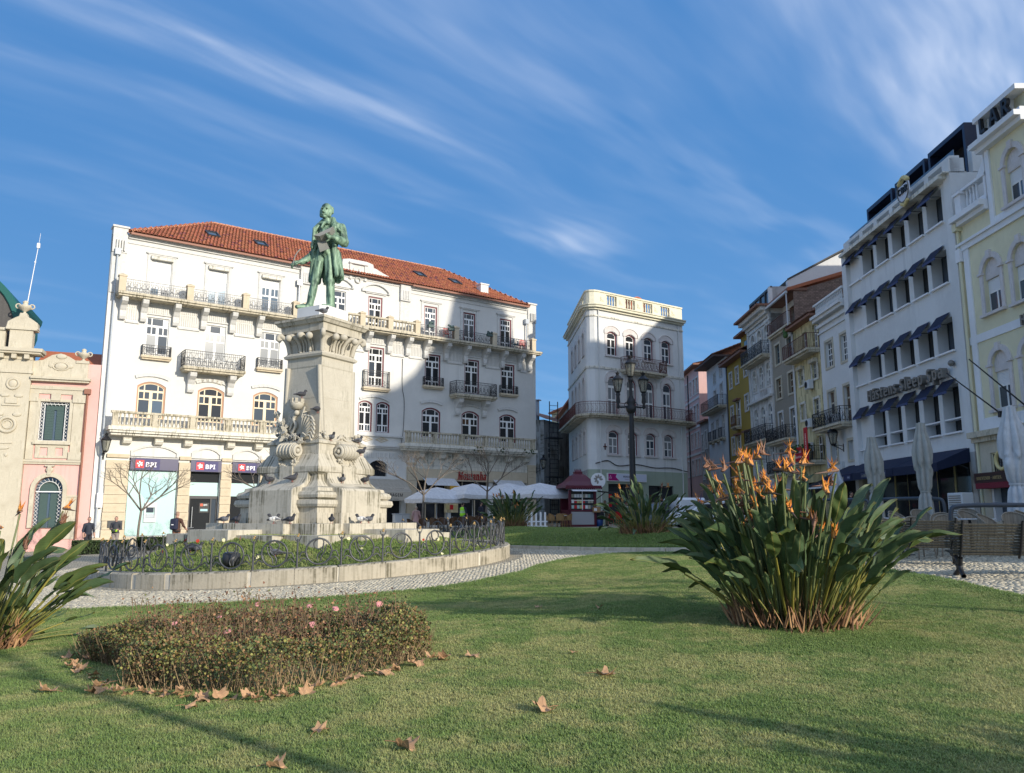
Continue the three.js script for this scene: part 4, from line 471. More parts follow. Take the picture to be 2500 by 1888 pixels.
  obj('string_course', [bx(-3.62, -0.68, 4.62, 4.74, 0, 0.12), bx(-3.62, -0.66, 4.74, 4.88, 0, 0.18), bx(-1.35, -0.7, 2.72, 2.84, 0, 0.08)], M.cream, b);
  obj('wall_panel', bx(-1.35, -0.7, 0.3, 2.72, 0, 0.05), M.cream, b);
  const lat = (w, h, n, mrk) => { const l = []; for (let i = 0; i < n; i++) { const y = (i / n) * h; for (const s of [-1, 1]) { const x = s * (w / 2 - 0.12); l.push(rod([x - 0.1, y, 0], [x + 0.1, y + h / n, 0], 0.016, 0.016, 3), rod([x + 0.1, y, 0], [x - 0.1, y + h / n, 0], 0.016, 0.016, 3)); } } return l; };
  const w1 = grp('shuttered_window', b, -2.26, 6.0, -0.05); obj('backing', cb(1.54, 2.32, 0.04, 0, 1.16, -0.24), M.glassSky, w1); for (const s of [-1, 1]) obj('shutter', range(0, 11, 1).map((i) => cb(0.42, 0.15, 0.03, s * 0.28, 0.16 + i * 0.155, -0.16)), M.frameG, w1); obj('fanlight', cb(1.0, 0.36, 0.05, 0, 2.03, -0.16), M.frameG, w1); obj('lattice', [...lat(1.54, 2.3, 11), ...range(0, 7, 1).map((i) => rod([-0.7 + i * 0.2, 2.28, 0], [-0.6 + i * 0.2, 2.1, 0], 0.016, 0.016, 3)), ext(poly(rc(-0.77, 0.77, 0, 2.32), [rc(-0.74, 0.74, 0.03, 2.29)]), -0.02, 0.02), ext(poly(rc(-0.56, 0.56, 0, 2.2), [rc(-0.53, 0.53, 0.03, 2.17)]), -0.02, 0.02)], M.frameW, w1);
  const w2 = grp('arched_door', b, -2.2, 0.95, -0.05); obj('backing', tr(ext(poly(archPts(1.43, 2.92, 0.7)), 0, 0.04), 0, 0, -0.28), M.glassSky, w2); for (const s of [-1, 1]) obj('leaf', cb(0.4, 2.0, 0.05, s * 0.27, 1.0, -0.2), M.frameG, w2); obj('fanlight', tr(ext(poly(archPts(1.0, 0.62, 0.48)), 0, 0.05), 0, 2.1, -0.2), M.frameG, w2); obj('lattice', [...lat(1.42, 2.1, 10), ...range(0, 10, 1).map((i) => { const a = (i / 10) * PI; return rod([0.52 * cos(a), 2.15 + 0.52 * sin(a), 0], [0.7 * cos(a + 0.15), 2.15 + 0.7 * sin(a + 0.15), 0], 0.016, 0.016, 3); }), cb(1.3, 0.06, 0.04, 0, 2.08, 0), tr(new THREE.TorusGeometry(0.52, 0.02, 4, 16, PI), 0, 2.15, 0)], M.frameW, w2);
  obj('door_surround', tr(ext(poly(archPts(1.9, 3.2, 0.94), [archPts(1.46, 2.95, 0.72)]), 0, 0.14), -2.2, 0.95, 0), M.cream, b); rel(-2.25, 4.25, 0.1, [cb(0.2, 0.5, 0.2), blob(0, 0.05, 0.18, 1.2), cb(0.5, 0.08, 0.14, 0, 0.28, 0)]);
  obj('drainpipe', [rod([-0.6, 0.3, 0.14], [-0.6, 8.9, 0.14], 0.06, 0.06, 8), cb(0.34, 0.3, 0.26, -0.6, 9.0, 0.16)], M.brownPipe, b);
  obj('roof', [quad([[-3.6, 10.6, -0.4], [0, 10.5, -0.4], [0, 11.9, -3], [-3.6, 11.9, -3]])], Object.assign(M.tile.clone(), { side: THREE.DoubleSide }), b);
  win(b, -6.35, 5.6, { w: 1.5, h: 3.6, spec: 'six', frame: M.frameG }, 0.0, [M.glassSky, M.glass2]);
  const dome = grp('dome', b), copper = mat('green_copper', [0.008, 0.10, 0.085], { rough: 0.5 });
  obj('slates', ext(poly([[-12, 12.4], [-4.95, 12.4], [-4.95, 13.1], [-5.1, 13.7], [-5.35, 14.3], [-5.65, 14.8], [-6.05, 15.25], [-6.8, 16], [-8, 16.9], [-10, 17.7], [-12, 18]]), -5, -1.1), M.slate, dome);
  obj('rib', ext(poly([[-12, 18.3], [-10, 18], [-8, 17.2], [-6.7, 16.25], [-5.79, 15.38], [-5.4, 14.92], [-5.05, 14.38], [-4.95, 14.22], [-4.4, 14.18], [-4.43, 13.98], [-4.62, 13.6], [-4.6, 13.0], [-4.7, 12.6], [-4.97, 12.6], [-4.98, 13.1], [-5.14, 13.7], [-5.39, 14.3], [-5.69, 14.8], [-6.09, 15.25], [-6.85, 16], [-8, 16.88], [-10, 17.65], [-12, 17.95]]), -5.2, -0.95, 0.05), copper, dome);
  obj('antenna', [rod([-4.35, 14.2, -0.5], [-4.05, 18.0, -0.5], 0.03, 0.02, 6), rod([-4.05, 18.0, -0.5], [-4.0, 18.75, -0.5], 0.012, 0.01, 5), cb(0.16, 0.3, 0.14, -4.05, 17.95, -0.5), cb(0.08, 0.08, 0.08, -4.14, 16.9, -0.5)], M.whiteP, b);
}
// ---------- the row of houses along the right side: u is the distance along the street, x grows towards the camera ----------
function house(name, label, u0, u1) { const h = thing(name, label, 'building', [20 + 0.0087 * u1, 0, -u1], rad(-90.5)); h.X = (u) => u1 - u; h.L = u1 - u0; return h; }
const DS = (m) => m.ds ?? (m.ds = Object.assign(m.clone(), { side: THREE.DoubleSide, name: m.name + '_both' }));
function shell(h, top, m, holes, depth = 10, base = 0.6, side = m) { wall(h, rc(0, h.L, base, top), holes, m, 0.5); obj('wall', bx(0, h.L, base, top - 0.02, -depth, -0.5), side, h); }
function wset(h, list, o, gl, z = -0.22, sur) { for (const [u, y, w, hh] of list) { win(h, h.X(u), y, { w, h: hh, ...o, rise: o.rise ? o.rise : 0 }, z, gl); if (sur) obj('surround', [ext(poly(archPts(w + 0.3, hh + 0.3 + (o.rise ? 0 : 0), o.rise || 0).map(([a, c]) => [a, c - 0.14]), [archPts(w, hh, o.rise || 0)]), 0, 0.06)].map((g) => tr(g, h.X(u), y, 0)), sur, h); } return list.map(([u, y, w, hh]) => hole(h.X(u), y, w, hh, o.rise || 0)); }
const holesOf = (h, list, rise = 0) => list.map(([u, y, w, hh]) => hole(h.X(u), y, w, hh, rise));
function balc(h, ua, ub, y, rail, style = 3, m = M.iron, out = 0.9) { const B = grp('balcony', h), a = h.X(max(ua, ub)), c = h.X(min(ua, ub)); obj('slab', [bx(a, c, y - 0.14, y, 0, out), bx(a + 0.06, c - 0.06, y - 0.28, y - 0.14, 0, out - 0.15)], M.grime, B); railing(B, a + 0.05, c - 0.05, y, rail, out - 0.06, m, style); return B; }
const gable = (h, y, top, m) => obj('gable', tr(ext(poly([[0.5, y], [5, y], [5, top]]), -0.3, 0).rotateY(PI / 2), h.L, 0, 0), m, h);
const acUnit = (h, u, y) => { const a = grp('air_conditioner', h, h.X(u), y, 0); obj('casing', tr(rbox(0.85, 0.6, 0.32, 0.02), 0, 0.3, 0.26), M.paleMetal, a); obj('fan', tr(new THREE.TorusGeometry(0.2, 0.03, 5, 14), -0.12, 0.3, 0.43), M.frameD, a); obj('fan_grille', tr(new THREE.CircleGeometry(0.2, 14), -0.12, 0.3, 0.424), M.black, a); };
{ // yellow hotel at the right edge
  const h = house('yellow_building', 'pale yellow building with white bands, arched windows and dark roof letters at the right edge', 29.4, 34.95), X = h.X;
  const w4 = [[30.6, 14.15, 1.1, 1.35]], w3 = [[32.75, 10.15, 1.2, 1.45], [30.7, 10.1, 1.2, 1.45]], w2 = [[32.75, 6.05, 1.2, 1.55], [30.7, 6.05, 1.2, 1.55]], hs = [...w4, ...w3, ...w2].map(([u, y, w, hh]) => [u, y, w, hh + 0.85]);
  wall(h, [[0, 0.6], [h.L, 0.6], [h.L, 17.4], [X(32.35), 17.4], [X(32.35), 14.9], [0, 14.9]], [...holesOf(h, hs, 0.5), rc(X(33.9), X(32.9), 3.4, 4.2), rc(X(34.1), X(32.0), 1.1, 2.95), rc(X(31.6), X(29.8), 1.1, 4.2)], M.yellow, 0.4);
  obj('wall', [bx(0, h.L, 0.6, 14.9, -10, -0.4), bx(X(32.35), h.L, 14.9, 17.4, -10, -0.4)], M.whiteCool, h);
  for (const [u, y, w, hh] of [...w4, ...w3, ...w2]) { win(h, X(u), y, { w, h: hh * 0.62, spec: 'two' }, -0.24, [M.glass2, M.glassSky]); obj('roller_shutter', range(0, hh * 0.38 - 0.05, 0.06).map((k) => bx(X(u) - w / 2, X(u) + w / 2, y + hh * 0.62 + k, y + hh * 0.62 + k + 0.052, -0.24, -0.18)), M.blind, h); obj('tympanum', tr(ext(poly(archPts(w, 0.85, 0.5)), -0.24, -0.1), X(u), y + hh, 0), M.lilac, h); obj('surround', [ext(poly(archPts(w + 0.44, hh + 1.2, 0.62).map(([a, c]) => [a, c - 0.12]), [archPts(w, hh + 0.85, 0.5)]), 0, 0.06), cb(0.26, 0.36, 0.12, 0, hh + 1.0, 0.06), cb(0.34, 0.1, 0.14, -w / 2 - 0.12, hh + 0.3, 0.05), cb(0.34, 0.1, 0.14, w / 2 + 0.12, hh + 0.3, 0.05), cb(w + 0.5, 0.12, 0.2, 0, -0.1, 0.08)].map((g) => tr(g, X(u), y, 0)), M.lilac, h); }
  const wb = mat('white_band', [0.80, 0.81, 0.82], { map: 'plaster' });
  obj('band', [bx(0.02, h.L, 13.35, 13.6, 0, 0.1), bx(0.02, h.L, 13.6, 13.72, 0, 0.2), bx(0.02, h.L, 9.05, 9.4, 0, 0.05), bx(0.35, 0.75, 5.2, 13.35, 0, 0.06), bx(0.75, h.L, 5.2, 5.75, 0, 0.06), bx(X(32.35), X(32.05), 13.72, 17.0, 0, 0.08), bx(X(32.05), h.L, 13.72, 14.0, 0, 0.05)], wb, h);
  obj('cornice', [bx(0.1, X(32.4), 14.5, 14.7, 0, 0.25), bx(0.1, X(32.4), 14.7, 14.95, 0, 0.45), bx(X(32.6), h.L, 17.0, 17.2, 0, 0.3), bx(X(32.65), h.L, 17.2, 17.42, 0, 0.55), bx(-0.05, 0.3, 12.9, 13.5, 0, 0.2)], wb, h);
  obj('parapet', [bx(0.3, 0.75, 14.95, 15.9, -0.3, 0.2), bx(0.25, 0.85, 15.9, 16.02, -0.35, 0.28), bx(X(33.05), X(32.4), 14.95, 15.2, -0.2, 0.1), bx(X(32.55), X(32.4), 15.2, 16.2, -0.2, 0.1), bx(0.75, X(32.4), 16.0, 16.12, -0.25, 0.15), bx(0.75, X(32.4), 14.95, 15.08, -0.2, 0.12), ext(poly([[X(33.1), 16.12], [X(32.4), 16.12], [X(32.4), 17.0], [X(32.6), 16.6]]), -0.2, 0.08)], wb, h); for (let i = 0; i < 4; i++) obj('baluster', balGeo(0.92), wb, h).position.set(0.92 + i * 0.26, 15.08, -0.04);
  obj('attic', [bx(X(32.4), h.L, 17.42, 17.55, -0.3, 0.3), bx(X(32.4), h.L, 18.3, 18.52, -0.35, 0.4), bx(X(32.4), X(32.05), 17.55, 18.3, -0.3, 0.25), bx(X(30.4), X(30.3), 17.55, 18.3, -0.3, 0.2)], wb, h); obj('attic_wall', bx(X(32.05), h.L, 17.55, 18.3, -0.25, -0.1), M.yellow, h); for (let i = 0; i < 6; i++) obj('baluster', balGeo(0.72), wb, h).position.set(X(31.85) + i * 0.27, 17.56, 0.05);
  const rl = grp('roof_letters', h); ['L', 'A', 'R'].forEach((c, i) => obj('letter', tr(text(c, 0.66, 0.16), X(32.0) + i * 0.78, 17.6, 0.28), M.iron, rl)); const hl = grp('wall_letters', h); ['H', 'O'].forEach((c, i) => obj('letter', tr(text(c, 0.42, 0.1), X(31.0) + i * 0.5, 9.06, 0.06), M.letters, hl));
  obj('ledge', [bx(-0.1, h.L, 4.95, 5.2, 0, 0.4), bx(-0.05, h.L, 4.75, 4.95, 0, 0.25)], M.grime, h); obj('stone_base', ext(poly(rc(0.05, h.L, 0.6, 4.75), [rc(X(33.95), X(32.85), 3.4, 4.25), rc(X(34.15), X(31.95), 1.1, 3.0), rc(X(31.6), X(29.8), 1.1, 4.2)]), 0, 0.08), M.cream, h);
  const gr = grp('grille', h); obj('pane', bx(X(33.9), X(32.9), 3.4, 4.2, -0.2, -0.16), M.glassCurt, gr); obj('bars', [...range(0, 6, 1).map((i) => bx(X(33.9) + i * 0.16, X(33.9) + i * 0.16 + 0.025, 3.4, 4.2, -0.05, -0.02)), ...range(0, 4, 1).map((i) => bx(X(33.9), X(32.9), 3.45 + i * 0.18, 3.475 + i * 0.18, -0.06, -0.03))], M.iron, gr);
  const sg = grp('shop_sign', h); obj('board', bx(X(34.75), X(31.6), 3.0, 3.42, 0.06, 0.4), mat('dark_wood_sign', [0.045, 0.012, 0.016], { rough: 0.5 }), sg); print(sg, 'lettering', 2.9, 0.3, 512, (x, w, hh) => { fill(x, '#2b1416', 0, 0, w, hh); write(x, "SOUVENIR · ARTES.", w * 0.03, hh * 0.55, `bold ${hh * 0.62}px serif`, '#b8a468'); }, [X(33.2), 3.21, 0.404]);
  const aw = grp('shop_awning', h); obj('canvas', [bx(X(34.3), X(31.9), 2.75, 2.98, 0.06, 0.62)], mat('dark_red_canvas', [0.17, 0.012, 0.025]), aw); const sh = grp('shop_window', h); obj('pane', bx(X(34.1), X(32.0), 1.1, 2.95, -0.3, -0.25), M.glass2, sh); obj('frame', [bx(X(34.15), X(34.0), 1.1, 2.95, -0.25, 0.05), bx(X(32.1), X(31.95), 1.1, 2.95, -0.25, 0.05)], M.whiteP, sh); obj('goods', range(0, 9, 1).map((i) => tr(new THREE.SphereGeometry(rr(0.06, 0.12), 7, 5), X(33.9) + i * 0.2, 1.3 + rr(0, 0.1), -0.2)), M.beige, sh);
  for (const [u, a] of [[32.9, 0], [31.1, 0.5]]) { const p = grp('flagpole', h, X(u), 5.8, 0.1); obj('pole', rod([0, 0, 0], [-1.1, 1.9 + a * 0.5, 1.5], 0.035, 0.025, 6), M.iron, p); obj('bracket', cb(0.16, 0.3, 0.16, 0, 0, 0), M.iron, p); }
  obj('drainpipe', [rod([0.18, 0.8, 0.12], [0.18, 14.4, 0.12], 0.07, 0.07, 8), cb(0.3, 0.35, 0.3, 0.18, 14.5, 0.14)], M.yellow, h); obj('clock_frame', tr(new THREE.TorusGeometry(0.36, 0.08, 6, 18), X(32.5), 3.85, 0.5), M.gold, h);
}
{ // white hotel with blue awnings
  const h = house('white_hotel', 'plain white hotel with four rows of deep windows under small navy awnings', 35.0, 47.3), X = h.X, cols = [46.02, 44.22, 42.38, 40.5, 38.6, 36.78], rows = [[15.32, 1.62], [12.36, 1.6], [9.16, 1.56], [5.42, 2.2]], hs = [];
  for (const u of cols) for (const [y, hh] of rows) hs.push(rc(X(u) - 0.72, X(u) + 0.72, y, y + hh));
  wall(h, rc(0.6, h.L - 0.6, 4.4, 17.2), hs, M.whiteCool, 0.6); obj('wall', [bx(0, h.L, 4.4, 17.3, -12, -0.6), bx(0, 0.6, 4.4, 17.3, -0.6, 0.25), bx(h.L - 0.6, h.L, 4.4, 18.0, -0.6, 0.12), bx(0.6, h.L - 0.6, 4.4, 4.75, 0, 0.05)], M.whiteCool, h);
  obj('parapet', ext(poly(rc(0, h.L, 17.3, 18.12), range(0, 5, 1).map((i) => rc(0.8 + i * 1.9, 2.3 + i * 1.9, 17.42, 17.92))), -0.4, 0.05), M.whiteCool, h); obj('cornice', [bx(0.3, h.L - 0.3, 17.12, 17.32, 0, 0.5), bx(0, h.L, 17.28, 17.34, -0.7, 0.42)], M.grimeWhite, h); obj('parapet_back', bx(0.1, h.L - 0.1, 17.3, 18.0, -2.2, -1.9), M.greyWall, h); obj('glass_rail', bx(0.2, h.L - 0.2, 18.12, 18.5, -0.3, -0.27), M.glassSky, h); obj('side_wall', bx(h.L - 0.35, h.L, 17.34, 18.6, -8, -1), M.whiteCool, h);
  for (const u of cols) rows.forEach(([y, hh], r) => {
    win(h, X(u), y, { w: 1.44, h: hh, spec: 'two', sash: M.frameD, b: 0.04 }, -0.58, [M.glass, M.glass2]); obj('sill', cb(1.6, 0.08, 0.2, X(u), y - 0.04, 0.04), M.whiteP, h); if (r === 3) obj('transom', cb(1.44, 0.07, 0.4, X(u), y + 0.62, -0.22), M.whiteP, h);
    const a = grp('window_awning', h, X(u), y + hh, 0); obj('canvas', [quad([[-0.6, 0.24, 0.03], [-0.6, -0.36, 0.5], [0.6, -0.36, 0.5], [0.6, 0.24, 0.03]]), quad([[-0.6, 0.24, 0.03], [-0.6, -0.36, 0.5], [-0.6, -0.36, 0.03]])], DS(M.blueCanvas), a); obj('valance', range(0, 12, 1).map((i) => bx(-0.6 + i * 0.0923, -0.6 + i * 0.0923 + 0.088, -0.48 + (i & 1) * 0.02, -0.36, 0.485, 0.5)), mat('awning_edge', [0.05, 0.07, 0.16]), a); obj('arm', [rod([-0.59, -0.36, 0], [-0.59, -0.36, 0.49], 0.018, 0.018, 4), rod([0.59, -0.36, 0], [0.59, -0.36, 0.49], 0.018, 0.018, 4)], M.iron, a);
  });
  const sg = grp('hotel_sign', h), st = 'Hästens Sleep Spa'; let x = 2.55; for (const c of st) { if (c === ' ') { x += 0.28; continue; } const g = text(c, 0.62, 0.28); const L = g.boundingBox.max.x; obj('letter', tr(g, x, 7.95, 0.12), M.letters, sg); x += L + 0.09; } obj('mount', cb(7.2, 0.04, 0.04, 6.1, 8.1, 0.08), M.letters, sg);
  const cr = grp('crest', h, X(38.2), 17.75, 0.6); obj('shield', [ext(poly([[-0.5, 0.3], [-0.55, -0.2], [-0.2, -0.55], [0.2, -0.55], [0.55, -0.2], [0.5, 0.3]]), 0, 0.1, 0.02)], mat('crest_white', [0.62, 0.66, 0.74]), cr); obj('crown', [...range(-4, 4, 1).map((i) => tr(new THREE.SphereGeometry(0.13, 7, 5), i * 0.1, 0.46 + 0.2 * cos(i * 0.38), 0.06)), ...range(-3, 3, 1).map((i) => tr(new THREE.SphereGeometry(0.11, 7, 5), i * 0.09, -0.6 - 0.05 * (3 - abs(i)), 0.06))], M.gold, cr); obj('ring', tr(new THREE.TorusGeometry(0.58, 0.03, 5, 20), 0, 0, 0.12), M.letters, cr); ['C', 'B', 'R'].forEach((c, i) => obj('letter', tr(text(c, 0.34, 0.06, fontS), -0.5 + i * 0.34, -0.16, 0.11), M.iron, cr));
  for (const [a, c, t] of [[49.0, 45.5, 21.0], [45.1, 41.6, 21.05], [41.2, 37.6, 21.1]]) { const p = grp('roof_box', h), x0 = X(a), x1 = X(c); obj('shell', [bx(x0, x1, t - 0.25, t, -6, -2.3), bx(x0, x0 + 0.2, 17.5, t - 0.25, -6, -2.3), bx(x1 - 0.2, x1, 17.5, t - 0.25, -6, -2.3)], mat('navy_zinc', [0.018, 0.026, 0.055], { rough: 0.4, metal: 0.3 }), p); obj('opening', bx(x0 + 0.2, x1 - 0.2, 17.5, t - 0.25, -4, -3.4), M.black, p); }
  const ac = grp('roof_unit', h); obj('casing', tr(rbox(1.6, 0.5, 1.2, 0.02), X(35.6), 18.9, -2.6), M.paleMetal, ac);
  // awning and dark restaurant front below
  const aw = grp('long_awning', h); const seg = (ua, ub, out, n) => { const a = X(ua), c = X(ub); obj('canvas', [quad([[a, 4.62, 0.06], [a, 3.95, out], [c, 3.95, out], [c, 4.62, 0.06]]), quad([[c, 4.62, 0.06], [c, 3.95, out], [c, 3.6, out], [c, 4.0, 0.06]])], DS(M.blueCanvas), aw); obj('valance', bx(a, c, 3.56, 3.95, out - 0.02, out), M.blueCanvas, aw); };
  seg(48.6, 44.6, 1.6); seg(44.55, 39.7, 1.6); seg(39.65, 35.4, 1.6);
  for (const u of [46.3, 41.9]) print(aw, 'lettering', 3.0, 0.3, 512, (c, w, hh) => { fill(c, '#10234f', 0, 0, w, hh); write(c, 'A CERVEJARIA E BISTRÔ', w * 0.04, hh * 0.55, `bold ${hh * 0.6}px sans-serif`, '#a5a184'); write(c, '1942', w * 0.97, hh * 0.5, `bold ${hh * 0.5}px sans-serif`, '#c8ccd8', 'right'); }, [X(u), 3.755, 1.606]);
  obj('shop_front', bx(0.3, h.L - 0.3, 0.9, 4.4, -0.5, -0.45), M.black, h); for (let i = 0; i < 7; i++) { const s = grp('glass_panel', h); obj('pane', bx(0.9 + i * 1.5, 2.3 + i * 1.5, 1.2, 4.2, -0.3, -0.26), i % 3 === 1 ? M.glass2 : M.glass, s); obj('frame', [bx(0.82 + i * 1.5, 0.9 + i * 1.5, 1.0, 4.3, -0.32, -0.2), bx(2.3 + i * 1.5, 2.36 + i * 1.5, 1.0, 4.3, -0.32, -0.2)], i % 2 ? M.frameD : M.gold, s); } obj('pillar', bx(0, 0.55, 0.6, 4.4, -0.5, 0.1), M.grime, h); obj('pillar', bx(h.L - 0.5, h.L - 0.02, 0.6, 4.4, -0.5, 0.12), M.greyWall, h);
  const cm = grp('camera', h); obj('housing', tr(new THREE.SphereGeometry(0.15, 10, 8), X(36.2), 8.55, 0.15), M.letters, cm);
}
{ // narrow white house
  const h = house('narrow_white_house', 'narrow white house with balustraded parapet between the hotel and the stained yellow house', 47.4, 52.2), X = h.X, a = [[50.65, 11.1, 1.15, 1.65], [48.25, 11.05, 1.0, 1.65]], b = [[50.7, 7.3, 1.15, 2.2], [48.25, 7.3, 1.0, 2.2]], c = [[50.8, 4.97, 0.95, 1.15], [48.2, 4.98, 0.8, 1.15]];
  shell(h, 14.3, M.whiteCool, [...holesOf(h, a), ...holesOf(h, b), ...holesOf(h, c), rc(X(51.6), X(48), 1.0, 4.0)]); wset(h, a, { spec: 'sash' }, [M.glass], -0.2, M.cream); wset(h, b, { spec: 'six', sash: M.board }, [M.glass, M.glassBrown], -0.2, M.cream); wset(h, c, { spec: 'six' }, [M.glass], -0.3, M.cream);
  obj('cornice', [...[[13.5, 13.6, 0.1], [13.9, 14.1, 0.18], [14.3, 14.5, 0.4], [14.5, 14.68, 0.55]].map(([y0, y1, z]) => bx(-0.1, h.L, y0, y1, 0, z))], M.whiteCool, h); balustrade(h, 0, h.L, 14.68, 0.85, 0.2, M.whiteCool, 0.27); balc(h, 52.1, 47.5, 7.2, 0.95, 3); acUnit(h, 50.0, 7.3); obj('shop_front', bx(X(51.6), X(48), 1.0, 4.0, -0.4, -0.3), M.black, h); obj('wall_box', tr(rbox(0.35, 0.4, 0.15, 0.02), X(49.6), 4.75, 0.08), M.paleMetal, h);
  const aw = grp('shop_awning', h); obj('canvas', [quad([[X(53), 4.0, 0.05], [X(53), 3.4, 1.6], [X(48.8), 3.4, 1.6], [X(48.8), 4.0, 0.05]])], DS(M.blackCanvas), aw); obj('edge', bx(X(53), X(48.8), 3.3, 3.4, 1.58, 1.62), M.whiteP, aw);
}
{ // stained yellow house
  const h = house('stained_yellow_house', 'narrow dirty yellow house with a long balcony, air conditioners and red banners', 52.3, 57.2), X = h.X, a = [[55.0, 12.75, 0.85, 1.6], [53.0, 12.75, 0.85, 1.7]], b = [[55.9, 10.75, 0.85, 1.1], [53.35, 10.8, 0.95, 1.1]], c = [[55.95, 8.3, 0.85, 1.1], [53.3, 8.3, 0.95, 1.1]], d = [[55.95, 5.3, 0.85, 1.6], [53.3, 5.3, 0.95, 1.6]];
  shell(h, 14.9, M.stain, [...[a, b, c, d].flatMap((l) => holesOf(h, l)), rc(X(56.6), X(52.9), 1.0, 3.9)]); wset(h, a, { spec: 'six' }, [M.glassCurt, M.glass]); for (const l of [b, c]) wset(h, l, { spec: 'six', sash: M.board }, [M.board, M.glassCurt, M.glass2], -0.15, M.grimeWhite); wset(h, d, { spec: 'six' }, [M.glass, M.glassCurt]); for (const [u, y, w, hh] of b) obj('shutter_box', cb(w + 0.2, 0.25, 0.3, X(u), y + hh + 0.1, 0.1), M.grime, h);
  obj('eave', [bx(-0.1, h.L + 0.1, 14.9, 15.05, -0.5, 0.6)], M.tileOld, h); tilesOn(h, [[-0.1, 15.08, 0.6], [h.L, 15.08, 0.6], [h.L, 17, -5], [-0.1, 17, -5]], 'roof_tiles', M.tileOld, [0.24, 0.4]); gable(h, 14.9, 16.9, M.stain); balc(h, 57.2, 52.2, 12.7, 1.0, 1, M.rust); balc(h, 57.0, 52.4, 5.25, 0.95, 1); acUnit(h, 53.9, 10.15); acUnit(h, 54.2, 7.55); acUnit(h, 54.6, 5.95); obj('drainpipe', rod([0.1, 1, 0.1], [0.1, 14.7, 0.1], 0.06, 0.06, 6), M.paleMetal, h); obj('shop_front', bx(X(56.6), X(52.9), 1.0, 3.9, -0.4, -0.3), M.black, h);
  obj('weeds', range(0, 40, 1).map(() => tr(new THREE.IcosahedronGeometry(rr(0.06, 0.16), 0), rr(0.1, 4.6), 5.9 + rr(0, 0.5), 0.9 + rr(-0.1, 0.15))), mat('pot_plants', [0.05, 0.11, 0.03]), h); obj('weeds', range(0, 14, 1).map(() => tr(new THREE.IcosahedronGeometry(rr(0.08, 0.2), 0), rr(-0.2, 0.2), 14.8 + rr(-0.3, 0.2), 0.55)), MATS.pot_plants, h);
  const bn = grp('banner', h); obj('cloth', bx(X(56.4), X(53.9), 5.3, 6.25, 0.92, 0.95), M.redS, bn); print(bn, 'lettering', 2.3, 0.8, 256, (x, w, hh) => { fill(x, '#b81226', 0, 0, w, hh); write(x, 'O Zé', w * 0.04, hh * 0.6, `italic bold ${hh * 0.5}px serif`, '#e6cfc8'); write(x, 'CHELENGUE', w * 0.4, hh * 0.32, `bold ${hh * 0.26}px sans-serif`, '#f2e6e0'); write(x, 'sabor & bar', w * 0.42, hh * 0.74, `bold ${hh * 0.26}px sans-serif`, '#f2e6e0'); }, [X(55.15), 5.78, 0.954]);
  const bv = grp('banner', h); obj('cloth', cb(0.62, 2.2, 0.05, X(52.75), 6.3, 1.1), M.redS, bv); const lt = print(bv, 'lettering', 2.0, 0.42, 256, (x, w, hh) => { fill(x, '#b81226', 0, 0, w, hh); write(x, "O TELHEIRO", w * 0.5, hh * 0.55, `bold ${hh * 0.6}px sans-serif`, '#f2e6e0', 'center'); }, [X(52.75), 6.3, 1.13]); lt.rotation.z = PI / 2;
}
